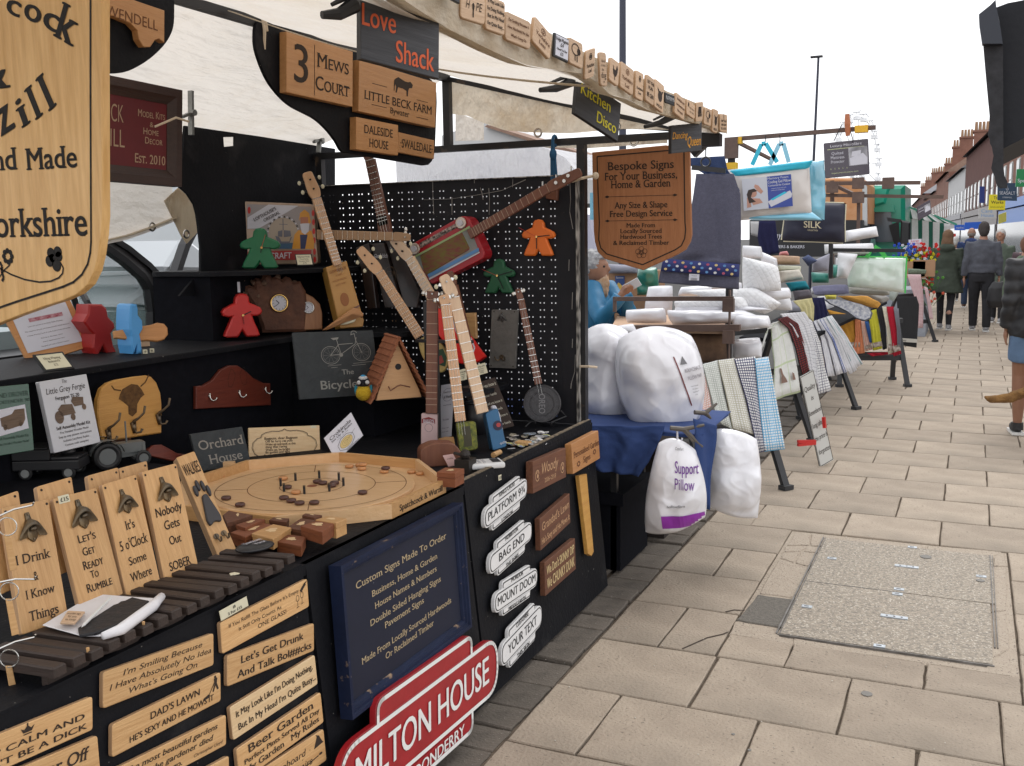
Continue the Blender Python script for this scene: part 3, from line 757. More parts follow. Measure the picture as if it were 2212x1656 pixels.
# hairline cracks across a few slabs, and canvas seams
crk=mat('crack_dark',(.06,.045,.035),rough=1)
for k,pts in enumerate(([(430,908),(470,890),(560,850),(640,832),(670,820)],[(655,715),(700,705),(755,708)])):
 P=[PZ(.001).px(*c('B8',q))for q in pts];b=B();[b.bar(a,e,.005,.002)for a,e in zip(P,P[1:])];b.obj('slab_crack',crk,g)
seam=canvas('canvas_seam',(.74,.66,.54),.42)
for k,(x0,z0,x1,z1,y)in enumerate(((-.99,2.045,RX+.03,RZ+.0,1.2),(-.99,2.045,RX+.03,RZ+.0,2.7),(RX-.03,RZ+.0,-3.44,1.985,2.3))):
 b=B();[b.bar((x0+(x1-x0)*i/12,y+.02*noise.noise(V((i,k,0))),z0+(z1-z0)*i/12-(.045 if k<2 else .035)*sin(pi*i/12)),(x0+(x1-x0)*(i+1)/12,y+.02*noise.noise(V((i+1,k,0))),z0+(z1-z0)*(i+1)/12-(.045 if k<2 else .035)*sin(pi*(i+1)/12)),.035,.003)for i in range(12)]
 wb('seam',b,seam,cp)
 # ================================================================ big carved sign hanging close by
bp=PY(1.40)
face=c('A5',(898,-1700),(898,-800),(902,0),(905,250),(893,420),(868,600),(835,740),(775,860),(680,945),(560,1000),(400,1050),(150,1140),(0,1200))
face=[(u-0,v)for u,v in face]
mx_=-60
full=face+[(mx_,722)]+[(2*mx_-u,v+12)for u,v in reversed(face)]
P=[bp.px(*q)for q in full];M0=basis(P[0],(1,0,0),(0,-1,0));iM=M0.inverted()
body=B();body.prism([tuple((iM@p).xy)for p in P],.019,.0015,0,0);bigs=body.obj('house_sign',[oak,ink],None,M0)
tag(bigs,'large carved oak hanging sign with black engraved lettering and border groove','sign')
cut=B()
def L2(u,v):return(iM@bp.px(u,v))
def put(bb,txt,st,u,v,hpx,wpx_=None,rot=0,depth=.004,left=False):
 """engraved word: baseline centre at (u, v)"""
 vs,fs,nw=glyphs(txt,st);h=(L2(u,v-hpx)-L2(u,v)).length;s=((L2(u+wpx_/2,v)-L2(u-wpx_/2,v)).length/nw)if wpx_ else h
 o=L2(u,v);a=R(rot);n=len(vs);q=[]
 for p in vs:
  x=(p.x-(0 if left else nw/2))*s;y=p.y*h;q.append((o.x+x*cos(a)-y*sin(a),o.y+x*sin(a)+y*cos(a),.0005+p.z+.00003*(len(bb.v)%7)))
 bb.add(q,fs,0)
word=B()
sc_=.24457
for t,x,y,h,w_,r in(('c',110,130,150,130,-25),('o',275,185,165,155,-27),('c',440,262,170,150,-27),('k',560,365,330,190,-28)):
 put(word,t,'sB' if t=='k' else 'B',x*sc_,y*sc_,h*sc_*1.28 if t!='k' else h*sc_*.98,w_*sc_,r)
for t,x,y,h,w_,r in(('z',75,1165,270,150,20),('i',235,1105,270,90,21),('l',350,1035,300,80,24),('l',468,955,330,85,26)):
 put(word,t,'sB',x*sc_,y*sc_,h*sc_*(1.25 if t=='z' else .98),w_*sc_,r)
put(word,'&','sb',-8,192,78,62)
put(word,'Hand','sb',-18,369,46,112);put(word,'Made','sb',112,364,46,110)
put(word,'North','sb',-150,522,60,150);put(word,'Yorkshire','sb',68,511,60,236)
gz=[(800,-1650),(800,-800),(803,0),(805,480),(798,580),(775,680),(725,770),(650,838),(560,878),(400,930),(150,1010),(0,1062)]
gl=[L2(*q)for q in c('A5',*gz)]+[L2(mx_,668)]+[L2(2*mx_-u,v+11)for u,v in reversed(c('A5',*gz))]
for a,b_ in zip(gl,gl[1:]):
 d=(b_-a);n=V((-d.y,d.x,0)).normalized()*.0022;e=d.normalized()*.001
 word.add([(a-n-e),(b_-n+e),(b_+n+e),(a+n-e)],[(0,1,2,3)])

for q in word.v:q.z=.0005 if q.z==0 else q.z
# flower sprigs
def petals(u,v,r,n,rp):
 for i in range(n):
  a=2*pi*i/n;o=L2(u,v);word.disc((o.x+r*cos(a),o.y+r*sin(a),.0004),rp,.0002,n=10)
petals(*c('A5',(70,610)),.0145*.78,8,.0052);
for q,r in(((450,580),.011),((510,570),.0115),((520,610),.010),((440,650),.012),((465,625),.009),((500,690),.0125)):o=L2(*c('A5',q));word.disc((o.x,o.y,.0004),r*.93,.0002,n=14)
def vine(pts,w0=.0016):
 P_=[L2(*q)for q in c('A5',*pts)]
 for a,b_ in zip(P_,P_[1:]):
  d=b_-a;n=V((-d.y,d.x,0)).normalized()*w0;word.add([(a.x-n.x,a.y-n.y,.0007),(b_.x-n.x,b_.y-n.y,.0007),(b_.x+n.x,b_.y+n.y,.0007),(a.x+n.x,a.y+n.y,.0007)],[(0,1,2,3)])
vine([(500,650),(535,665),(560,710),(555,760),(520,800),(450,830),(350,838),(220,815),(100,770),(0,715)]);vine([(40,730),(85,690),(95,660)],.0013);vine([(0,790),(25,750),(45,735)],.0012);vine([(0,660),(20,700),(15,740),(35,800),(20,830)],.003)
word.obj('lettering',mat('carved_black_groove',(.010,.007,.006),rough=.6,spec=.3,c2=(.02,.018,.018),scale=60),bigs,M0)
# highlight along the carving's lower edge, painted as a flat shifted copy of the lettering
hw=B();n0=len(word.v)
hw.v=[V((q.x+.0007,q.y-.0011,.0003))for q in word.v];hw.f=list(word.f);hw.i=[0]*len(hw.f)
hw.obj('carving_highlight',mat('painted_edge_highlight',(.36,.22,.09),rough=.6),bigs,M0)

# ================================================================ plaques on the leaning front boards
LPo=Pl((-1.465,0,0),(.78,0,.08))
def plaque(k,pts,label,lines,m=ply,tm=ink,t=.011,r=.007,off=0,name='wooden_plaque',cat='plaque',group='wooden joke plaques on the black stall front',**kw):
 fr=Fr(c(k,*pts),Pl((-1.465+off,0,0),(.78,0,.08)));return sign(name,label,cat,fr,t,m,lines,tm,r,group=group,em=kw.pop('em',edgeply),**kw)
def mower(fr,b):
 pic(fr,[[(.925,.12),(.945,.08),(.96,.14),(.955,.3),(.975,.52),(.96,.54),(.94,.36),(.925,.55),(.91,.54),(.93,.3)],[(.82,.62),(.87,.55),(.885,.62),(.87,.68),(.82,.7)]],b);line(fr,[(.93,.25),(.87,.62)],.002,b)
 pic(fr,[circ(.938,.06,.012,.04,8)],b)
def glass(fr,b):
 line(fr,[(.965,.12),(.90,.32)],.008,b);line(fr,[(.985,.05),(.955,.15)],.003,b)
 for cx,cy in((.86,.5),(.915,.45)):line(fr,[circ(cx,cy,.018,.11,10)[i]for i in range(10)],.0013,b,closed=True);line(fr,[(cx,cy+.11),(cx-.003,cy+.3)],.0013,b);line(fr,[(cx-.02,cy+.31),(cx+.015,cy+.3)],.0013,b)
def crown(fr,b):
 pic(fr,[[(.47,.25),(.45,.1),(.475,.16),(.5,.06),(.525,.16),(.55,.1),(.53,.25)],[(.47,.28),(.53,.28),(.53,.31),(.47,.31)]],b);line(fr,[(.5,.08),(.5,.0)],.003,b)
def hat(fr,b):
 pic(fr,[[(.86,.36),(.9,.1),(.885,.02),(.93,.1),(.965,.33),(.98,.37),(.85,.42)]],b);line(fr,[(.72,.75),(.9,.68)],.003,b);pic(fr,[circ(.93,.66,.025,.04,6)],b)
 for q in((.7,.5),(.68,.7),(.8,.35)):pic(fr,[circ(*q,.006,.012,5)],b)
plaque('B6',[(-330,1560),(632,1168),(-330,1825)],'keep calm plaque with a crown, lowest at the near end of the stall front',[('KEEP CALM AND',.5,.56,.17,.86,'b'),("DON'T BE A DICK",.5,.87,.17,.9,'b')],draw=crown)
plaque('B6',[(-230,1810),(665,1434),(-200,2150)],'plaque reading off in bold italics, cut by the picture foot below the crown one',[('Bugger Off',.62,.42,.27,.6,'sbi'),("I'm Gardening!",.6,.85,.2,.7,'sbi')])
plaque('B6',[(703,1005),(1455,738),(703,1254)],'smiling because plaque in thin italic letters, topmost of the middle column',[("I'm Smiling Because",.52,.29,.16,.72,'i'),('I Have Absolutely No Idea',.51,.57,.16,.92,'i'),("What's Going On",.52,.85,.16,.62,'i')])
plaque('B6',[(765,1362),(1503,1003),(765,1587)],"dad's lawn plaque with a little man pushing a mower",[("DAD'S LAWN",.55,.42,.22,.46,'b'),("HE'S SEXY AND HE MOWS IT",.53,.82,.19,.78,'b')],draw=mower)
plaque('B6',[(775,1668),(1540,1293),(775,1905)],'most beautiful gardens quotation plaque under the mower plaque',[('The most beautiful gardens',.5,.3,.17,.82,'si'),('like the gardener died',.52,.6,.17,.7,'si'),('weeks ago.',.4,.88,.17,.34,'si'),('Christopher Lloyd',.82,.86,.1,.28,'i')])
plaque('B6',[(800,1990),(1560,1572),(800,2200)],'bare corner of a plaque below the gardens quotation',[])
plaque('B6',[(1500,668),(2092,368),(1515,882)],'if you refill the glass plaque with engraved bottle and glasses',[("If You Refill The Glass Before It's Empty",.48,.3,.12,.8,''),('It Still Only Counts As',.42,.55,.12,.48,''),('ONE GLASS!',.55,.8,.14,.33,'')],draw=glass)
plaque('B6',[(1548,892),(2138,670),(1548,1104)],"let's get drunk plaque in heavy black letters",[("Let's Get Drunk",.5,.42,.25,.72,'b'),('And Talk Bol##cks',.53,.86,.25,.86,'b')],m=ply)
plaque('B6',[(1565,1245),(2143,885),(1590,1470)],'pale may look like plaque in condensed letters, third of the farther column',[("It May Look Like I'm Doing Nothing,",.5,.4,.19,.9,'b'),("But In My Head I'm Quite Busy...",.52,.8,.19,.92,'b')],m=ply2)
plaque('B6',[(1610,1530),(2183,1140),(1635,1760)],'beer garden plaque in western letters',[('Beer Garden',.5,.33,.24,.78,'sb'),('Perfect Pints Served All Day',.51,.58,.14,.9,'sb'),('My Garden   My Rules',.5,.85,.18,.88,'sb')])
plaque('B6',[(1640,1760),(2203,1390),(1665,2000)],'cupboard under the stairs plaque with an engraved witch hat',[('The Cupboard',.45,.42,.2,.6,'i'),('Under The Stairs',.47,.78,.2,.7,'i')],draw=hat)
plaque('B6',[(1493,590),(1680,487),(1508,657)],'cream price ticket pinned above the refill the glass plaque',[('£8',.5,.42,.26,None,'s'),('2 For £15',.5,.82,.26,.5,'s')],m=cream,r=0,t=.001,off=.002,name='price_ticket',cat='price ticket',group=None,em=None,tm=inkb)
plaque('B4',[(1093,1222),(1118,1212),(1095,1268)],'tiny white price ticket above the platform sign',[('£12',.5,.75,.5,.8,'b')],m=cream,r=0,t=.001,off=.002,name='price_ticket',cat='price ticket',group=None,em=None,tm=inkb)
wearb=mat('worn_blue_paint',(.011,.019,.052),rough=.55,spec=.2,c2=(.007,.012,.034),scale=7,wear=((.35,.24,.15),22,.66),bump=.15,bscale=50)
navy=mat('navy_panel',(.012,.015,.033),rough=.6,spec=.3,c2=(.009,.012,.026),scale=4,speck=((.25,.25,.3),60,.80))
# ---- custom signs board, moulded blue frame
o_=[(232,520),(926,158),(300,1395)]
fr=Fr(c('B7',*o_),Pl((-1.425,0,0),(.78,0,.08)))
b=B();b.prism(fr.poly([(.045,.045),(.955,.045),(.955,.955),(.045,.955)]),.02,z=-.022);cs=b.obj('framed_sign',navy,None,fr.M);tag(cs,'worn blue framed notice board with gold lettering for custom signs','sign')
def framebars(fr,wdt,prof,m,parent,name='frame_bar'):
 """four mitred mouldings; prof: list of (inset fraction of the bar width, z)"""
 Wm=fr.W;Hm=fr.H
 cs_=[(0,0),(1,0),(1,1),(0,1)]
 def ipt(k,ins):
  x,y=cs_[k];return(x+(ins/Wm if x==0 else-ins/Wm),y+(ins/Hm if y==0 else-ins/Hm))
 for k in range(4):
  b=B();vs=[]
  for ins,z in prof:
   for kk in(k,(k+1)%4):vs.append(tuple(fr.pt(*ipt(kk,ins*wdt)))[:2]+(z,))
  n=len(prof);fs=[(2*i,2*((i+1)%n),2*((i+1)%n)+1,2*i+1)for i in range(n)]+[tuple(2*i for i in range(n))[::-1],tuple(2*i+1 for i in range(n))]
  b.add(vs,fs);b.obj(name,m,parent)
framebars(fr,.034,[(0,-.04),(0,0),(.28,.0),(.36,-.006),(.6,-.006),(.68,-.012),(.9,-.014),(1,-.021),(1,-.04)],wearb,cs)
bb=B();letters(fr,[('Custom Signs Made To Order',.5,.225,.048,.74,'s'),('Business, Home & Garden',.505,.335,.042,.54,'s'),('House Names & Numbers',.505,.425,.042,.51,'s'),('Double Sided Hanging Signs',.5,.52,.042,.58,'s'),('Pavement Signs',.47,.595,.042,.32,'s'),('Made From Locally Sourced Hardwoods',.5,.73,.042,.74,'s'),('Or Reclaimed Timber',.5,.805,.042,.4,'s')],bb,z=-.0212)
bb.obj('lettering',mat('tan_lettering',(.42,.33,.2),rough=.6),cs)
# ---- totem shaped signs
def totem(k,pts,label,lines,m,edge,tm,off=.012,t=.014,th=.0045,name='totem_sign',group=None,plan=None,tabs=((.17,.83),(.17,.83)),th2=.36):
 fr=Fr(c(k,*pts),plan or Pl((-1.462+off,0,0),(.78,0,.08)))
 W_,H_=fr.W,fr.H
 def cap(x0,x1,y0,y1,r=None):
  ps=[(x0,y0),(x1,y0),(x1,y1),(x0,y1)];ps=[tuple(fr.pt(*q).xy)for q in ps];return rnd_poly(ps,r if r is not None else(y1-y0)*H_*.5,6)
 (a0,a1),(b0,b1)=tabs
 o=B();o.prism(cap(0,1,0,1),t,.001,0,z=0).prism(cap(a0,a1,-th2,.1,[H_*.3,H_*.3,.001,.001]),t-.001,.001,0,z=-.0012).prism(cap(b0,b1,.9,1+th2,[.001,.001,H_*.3,H_*.3]),t-.001,.001,0,z=-.0014)
 root=o.obj(name,edge,None,fr.M);tag(root,label,'sign',group)
 f=B();e=th;fx=lambda v:v/W_;fy=lambda v:v/H_
 f.add([(*p,.0012)for p in cap(fx(e),1-fx(e),fy(e),1-fy(e))][::-1],[tuple(range(28))[::-1]])
 f.add([(*p,.0004)for p in cap(a0+fx(e),a1-fx(e),-th2+fy(e),-fy(e*.5),[H_*.3-e,H_*.3-e,.001,.001])][::-1],[tuple(range(28))[::-1]])
 f.add([(*p,.0004)for p in cap(b0+fx(e),b1-fx(e),1+fy(e*.5),1+th2-fy(e),[.001,.001,H_*.3-e,H_*.3-e])][::-1],[tuple(range(28))[::-1]])
 return fr,root,f
whites=mat('white_totem',(.74,.74,.74),rough=.35,var=.05,scale=10)
for pts,label,ls in(
([(1048,200),(1290,12),(1048,318)],'white station totem sign, topmost of the four on the black board',[('KINGS CROSS',.5,-.08,.2,.36,'b'),('PLATFORM 9¾',.5,.68,.4,.86,'b'),('LONDON',.5,1.28,.2,.26,'b')]),
([(1075,462),(1315,258),(1078,578)],'white station totem sign, second down of the four',[('HOBBITON',.5,-.08,.2,.3,'b'),('BAG END',.5,.68,.4,.6,'b'),('THE SHIRE',.5,1.28,.2,.3,'b')]),
([(1105,680),(1348,522),(1105,797)],'white station totem sign, third down of the four',[('MORDOR',.5,-.08,.2,.28,'b'),('MOUNT DOOM',.5,.68,.42,.88,'b'),('MIDDLE EARTH',.5,1.28,.2,.4,'b')]),
([(1142,972),(1372,728),(1145,1105)],'white station totem sign, lowest of the four near the ground',[('CUSTOMISE',.5,-.08,.2,.3,'b'),('YOUR TEXT',.5,.68,.4,.7,'b'),('THIS SIGN',.5,1.28,.2,.3,'b')])):
 fr,root,f=totem('B7',pts,label,ls,whites,whites,inkb,group='white station totem signs on the black front board',th=.005)
 lb=B();
 # black keyline then white face
 f.obj('keyline',inkb,root)
 fr2,r2,f2=fr,root,None
 W_,H_=fr.W,fr.H;e=.0085
 def cap(x0,x1,y0,y1,r):return rnd_poly([tuple(fr.pt(*q).xy)for q in[(x0,y0),(x1,y0),(x1,y1),(x0,y1)]],r,6)
 g2=B();fx=e/W_;fy=e/H_
 for ps,z in((cap(fx,1-fx,fy,1-fy,H_*.5-e),.0016),(cap(.17+fx,.83-fx,-.36+fy,-fy*.2,[H_*.3-e,H_*.3-e,.001,.001]),.0008),(cap(.17+fx,.83-fx,1+fy*.2,1.36-fy,[.001,.001,H_*.3-e,H_*.3-e]),.0008)):
  g2.add([(*p,z)for p in ps],[tuple(range(len(ps)))[::-1]])
 g2.obj('face_panel',whites,root)
 letters(fr,ls,lb,z=.0021);lb.obj('lettering',inkb,root)
redt=mat('crimson_paint',(.36,.014,.02),rough=.38,c2=(.28,.010,.015),scale=8,bump=.06,bscale=40)
fr,root,f=totem('B7',[(215,1578),(1120,902),(215,2010)],'',[],redt,redt,whitep,off=.05,t=.02,name='totem_sign',tabs=((.19,.80),(.19,.80)),th2=.33,th=.012,group=None,plan=Pl((-1.405,0,0),(.78,0,.085)))
root['label']='large crimson station totem house sign leaning at the foot of the stall'
W_,H_=fr.W,fr.H
def cap(x0,x1,y0,y1,r):return rnd_poly([tuple(fr.pt(*q).xy)for q in[(x0,y0),(x1,y0),(x1,y1),(x0,y1)]],r,8)
def outline_band(ps,wd,z,bb):
 n=len(ps)
 cxy=sum((V(p)for p in ps),V((0,0)))/n
 for i in range(n):
  a,b_=V(ps[i]),V(ps[(i+1)%n]);d=b_-a
  if d.length<1e-6:continue
  nn=V((-d.y,d.x)).normalized()*wd/2;e=d.normalized()*wd*.25
  bb.add([(*(a-nn-e),z),(*(b_-nn+e),z),(*(b_+nn+e),z),(*(a+nn-e),z)],[(0,1,2,3)])
f.obj('face_panel',redt,root)
wb_=B();e=.008;fx,fy=e/W_,e/H_
outline_band(cap(fx,1-fx,fy,1-fy,H_*.5-e),.0125,.0035,wb_)
outline_band(cap(.19+fx,.80-fx,-.33+fy,fy,[H_*.3-e,H_*.3-e,.001,.001]),.0125,.003,wb_);outline_band(cap(.19+fx,.80-fx,1-fy,1.33-fy,[.001,.001,H_*.3-e,H_*.3-e]),.0125,.003,wb_)
wb_.obj('white_border',whitep,root)
lb=B();letters(fr,[('MILTON HOUSE',.5,.72,.46,.84,'b'),('LONDONDERRY',.5,1.24,.18,.46,'b')],lb,z=.004);lb.obj('lettering',whitep,root)
# ---- brown hardwood plaques and stake sign
tanl=mat('raised_tan_lettering',(.5,.3,.16),rough=.5)
yell=mat('raised_cream_lettering',(.62,.47,.24),rough=.5)
def paws(fr,b):
 for cx,cy in((.12,.5),(.88,.62)):
  line(fr,circ(cx,cy,.055,.17,14,.6,5.6),.0035,b);pic(fr,[circ(cx+.01,cy+.02,.022,.07,10)],b)
  for q in((-.02,-.09),(.012,-.12),(.04,-.07)):pic(fr,[circ(cx+q[0],cy+q[1],.01,.035,6)],b)
plaque('B4',[(1395,1100),(1685,975),(1398,1382)],'brown hardwood memorial plaque with engraved paws and years',[('Woody',.5,.52,.34,.5,'i'),('2006~2018',.5,.83,.14,.34,'')],m=brownw,tm=tanl,t=.03,off=.028,group=None,em=None,draw=paws,r=.003)
plaque('B7',[(1362,252),(1531,105),(1368,432)],"brown hardwood grandad's lawn plaque below the memorial plaque",[("Grandad's Lawn",.51,.45,.26,.9,''),("He's Sexy and He Mows It",.5,.85,.2,.93,'b')],m=brownw,tm=tanl,t=.022,off=.02,group=None,em=None,r=.003)
plaque('B7',[(1390,500),(1562,360),(1395,690)],'brown hardwood skinny dip plaque, lowest of the brown ones',[("We Don't SKINNY DIP",.5,.42,.26,.9,'b'),('We CHUNKY DUNK',.5,.84,.3,.9,'b')],m=brownw,tm=yell,t=.022,off=.02,group=None,em=None,r=.003)
fr=Fr(c('B4',(1735,945),(1972,823),(1752,1210)),Pl((-1.425,0,0),(.78,0,.08)))
def daisy(fr,b):
 for cx,cy in((.2,.76),(.8,.66)):
  for i in range(7):a=2*pi*i/7;pic(fr,[circ(cx+.045*cos(a),cy+.07*sin(a),.02,.032,6)],b)
gs=sign('garden_stake_sign','orange wood personalised garden sign on a long stake fixed to the stall front','sign',fr,.03,orangew,[('Personalised Garden',.52,.5,.2,.94,'s'),('Signs',.5,.82,.2,.26,'s')],mat('scorched_letters',(.12,.04,.012),rough=.7),r=.006,draw=daisy)
sp=[(1588,5),(1632,-5),(1672,438),(1660,462),(1640,450)]
st_=[Pl((-1.445,0,0),(.78,0,.08)).px(*q)for q in c('B7',*sp)];Mi=fr.M.inverted();b=B();b.prism([tuple((Mi@p).xy)for p in st_],.018,.002,z=-.022);b.obj('stake',amber,gs)

# ================================================================ signs hanging under the canopy
orw=woodm('hanging_sign_wood',(.56,.29,.115),(.47,.225,.08),0,coat=.1)
pA=PX(-2.235)
cv=c('A2',(270,160),(1880,715),(1850,1480),(1030,1345),(985,1250),(900,1140),(800,1050),(700,1000),(580,940),(480,850),(380,720),(310,560),(262,400))
W3=[pA.px(*q)for q in cv];M0=basis(W3[0],(0,1,0),(1,0,0));b=B();b.prism(rnd_poly([tuple((M0.inverted()@p).xy)for p in W3],.1,4),.012,.001)
hb=b.obj('hanging_board',blackp,None,M0);tag(hb,'black scroll shaped board hanging from the ridge rail behind four house signs','sign board')
pB=PX(-2.20)
def cow(fr,b):
 pic(fr,[[(.44,.16),(.47,.12),(.56,.17),(.60,.17),(.63,.145),(.665,.2),(.655,.27),(.615,.29),(.605,.35),(.60,.47),(.585,.47),(.58,.36),(.53,.33),(.47,.33),(.455,.45),(.44,.45),(.445,.32),(.43,.28),(.425,.42),(.415,.42),(.42,.2)]],b)
 for a,q in(((.15,.41),(.33,.47)),((.72,.51),(.88,.57)),((.15,.83),(.33,.88)),((.72,.88),(.89,.945))):line(fr,[(a[0],a[1]-.02),(q[0],a[1]-.02)],.0022,b)
sign('house_sign','number three mews court house sign in orange wood with a divider line','sign',Fr(c('A2',(545,280),(1130,460),(545,818)),pB),.03,orw,[('3',.2,.78,.62,.2,'s'),('Mews',.68,.44,.24,.5,'sc'),('Court',.68,.84,.24,.54,'sc')],r=.002,draw=lambda fr,b:line(fr,[(.395,.08),(.395,.95)],.003,b))
sign('house_sign','little beck farm house sign with a black cow silhouette','sign',Fr(c('A2',(1188,530),(1868,733),(1180,985)),pB),.03,orw,[('LITTLE BECK FARM',.5,.73,.17,.88,'s'),('Bywater',.5,.9,.12,.25,'s')],r=.002,draw=cow)
sign('house_sign','small daleside house sign, two lines, below the cow sign','sign',Fr(c('A2',(1160,1035),(1530,1108),(1160,1322)),pB),.03,orw,[('DALESIDE',.52,.45,.26,.68,'s'),('HOUSE',.52,.86,.26,.46,'s')],r=.002)
sign('house_sign','thin swaledale house name strip at the hanging board foot','sign',Fr(c('A2',(1534,1170),(1850,1242),(1530,1347)),pB),.014,orw,[('·SWALEDALE·',.5,.72,.42,.9,'s')],r=.002)
for q in((330,100),):
 p=pA.px(*c('A2',q));b=B();b.tube([(RX-.03,p.y,RZ+.03),(RX+.02,p.y,RZ+.03),(RX+.03,p.y,RZ-.03),(RX+.02,p.y+.005,RZ-.09)],.006,n=6);b.tube([(RX-.03,p.y+.015,RZ+.02),(RX+.022,p.y+.015,RZ+.03),(RX+.03,p.y+.012,RZ-.03)],.006,n=6)
 tag(b.obj('cable_tie',twine),'pale cord looped over the ridge rail holding the scroll board','cord')
pC=PX(-2.0)
fr=Fr(c('A1',(700,-160),(1455,95),(700,245)),pC)
cb=[(980,-200),(1545,-160),(1540,245),(1480,370),(1380,480),(1260,570),(1140,630),(1060,650),(980,650),(800,640),(600,560),(500,400),(500,-200)]
W3=[PX(-2.03).px(*q)for q in c('A1',*cb)];M0=basis(W3[0],(0,1,0),(1,0,0));b=B();b.prism(rnd_poly([tuple((M0.inverted()@p).xy)for p in W3],.1,4),.012,.001);hb2=b.obj('hanging_board',blackp,None,M0)
tag(hb2,'black rounded hanging board half hidden behind the big carved sign','sign board')
sign('house_sign','orange wood name sign with wavy lower edge ending in dell','sign',fr,.02,orw,[('WENDELL',.60,.55,.24,.62,'')],shape=[(0,0),(1,0),(1,.78),(.93,.72),(.88,.78),(.82,.98),(.74,1.02),(.68,.88),(.66,.68),(.58,.56),(.4,.52),(0,.5)],tm=burn)
# red framed board
fr=Fr([PX(-2.55).px(*q)for q in c('A1',(500,570),(1612,800),(500,1560))],None)
mar=mat('maroon_panel',(.13,.008,.012),rough=.6,c2=(.10,.006,.01),scale=6)
b=B();b.prism(fr.poly([(.05,.06),(.95,.06),(.95,.94),(.05,.94)]),.02,z=-.02);rb=b.obj('framed_sign',mar,None,fr.M);tag(rb,'dark framed maroon board with chalky hand lettering hung at the back','sign')
framebars(fr,.055,[(0,-.04),(0,0),(.5,.0),(.7,-.008),(1,-.018),(1,-.04)],woodm('mahogany_frame',(.045,.02,.014),(.03,.013,.01),0),rb)
chalk=mat('faded_gold_paint',(.42,.30,.2),rough=.8)
bb=B();letters(fr,[('SPATCHCOCK',.28,.42,.17,.5,'l'),('WURZILL',.33,.66,.17,.42,'l'),('Model Kits',.765,.33,.07,.23,'c'),('&',.765,.42,.05,.03,''),('Home',.76,.50,.065,.13,'c'),('Decor',.785,.59,.065,.15,'c'),('Est. 2010',.755,.79,.09,.26,'cs')],bb,z=-.019);bb.obj('lettering',chalk,rb)
p=PX(-2.5).px(*c('A1',(1590,1100)));b=B();b.tube([p+V((0,-.12,-.02)),p+V((.03,-.05,.015)),p+V((.02,.02,.01))],.004,n=6);tag(b.obj('cord',twine),'pale cord tying the maroon board to a metal clamp','cord')
def clamp(q0,q1,label,w_=.02,pl=PX(-2.7),open_=False):
 a,b_=[pl.px(*p)for p in(q0,q1)];b=B();m=(a+b_)/2
 b.bar(a,b_,w_,.012);
 if open_:b.bar(a+V((0,.13,-.02)),b_+V((0,.06,0)),w_*.8,.012)
 else:b.bar(m+V((0,.0,0)),m+V((0,-.05,-.02)),w_*.8,.01)
 b.disc(m,w_*.6,.02,ax=(1,0,0),n=10)
 o=b.obj('spring_clamp',galv);tag(o,label,'clamp','steel clamps on the black back board');return o
clamp(c('A1',(1685,805)),c('A1',(1690,1195)),'long steel clamp at the corner of the maroon board')
clamp(c('A2',(745,1060)),c('A2',(800,1260)),'splayed steel clamp on the back board top edge',.016,PX(-2.98),True)
clamp(c('A2',(850,1110)),c('A2',(825,1350)),'steel clamp jaw gripping the back board',.022,PX(-2.97))
# little painted boards on pegs
dgrey=woodm('grey_stained_board',(.075,.075,.08),(.045,.045,.05),0,rough=.7)
brd=lambda:dgrey
def peg(q0,q1,pl,label):
 a,b_=pl.px(*q0),pl.px(*q1);b=B();d=(b_-a);n_=6
 b.tube([a,a.lerp(b_,.5)+V((0,0,-.008)),b_],[.007,.011,.015],n=8);b.tube([a.lerp(b_,.3)+V((0,0,.012)),b_+V((0,0,.02))],[.004,.008],n=6)
 tag(b.obj('hanging_clamp',blackpl),label,'clamp','black clamps holding small signs under the canopy edge')
def brush(fr,b,specs):
 letters(fr,specs,b)
orp=mat('orange_marker_paint',(.62,.1,.025),rough=.6);yep=mat('yellow_marker_paint',(.6,.52,.02),rough=.6)
pl=PV((-1.02,1.66,2),62)
sign('painted_sign','dark grey love shack board in orange brushed letters','sign',Fr(c('A2',(1200,-25),(1895,185),(1200,520)),pl),.016,dgrey,[('Love',.22,.44,.35,.42,'b',0),('Shack',.68,.9,.36,.5,'b',0)],orp,em=blackpl)
peg(c('A2',(855,135)),c('A2',(1150,40)),pl,'black clamp prong beside the orange lettered board')
pl=PV((-1.05,2.9,2),62)
sign('painted_sign','dark grey kitchen disco board in yellow bubble letters','sign',Fr(c('A3',(945,545),(1262,765),(920,835)),pl),.016,dgrey,[('Kitchen',.42,.42,.28,.68,'b'),('Disco',.7,.86,.28,.45,'b')],yep,em=blackpl)
peg(c('A3',(662,665)),c('A3',(900,600)),pl,'black clamp prong beside the yellow lettered board')
pl=PV((-1.0,3.75,2),50)
sign('painted_sign','dark grey queen board in fading orange and yellow letters','sign',Fr(c('A3',(1630,925),(1855,905),(1630,1132)),pl),.02,dgrey,[('Dancing',.28,.5,.24,.5,'bi'),('Queen',.74,.8,.34,.44,'bi')],mat('amber_marker_paint',(.65,.3,.03),rough=.6),em=blackpl)
peg(c('A3',(1432,935)),c('A3',(1650,850)),pl,'black clamp prong beside the queen board')
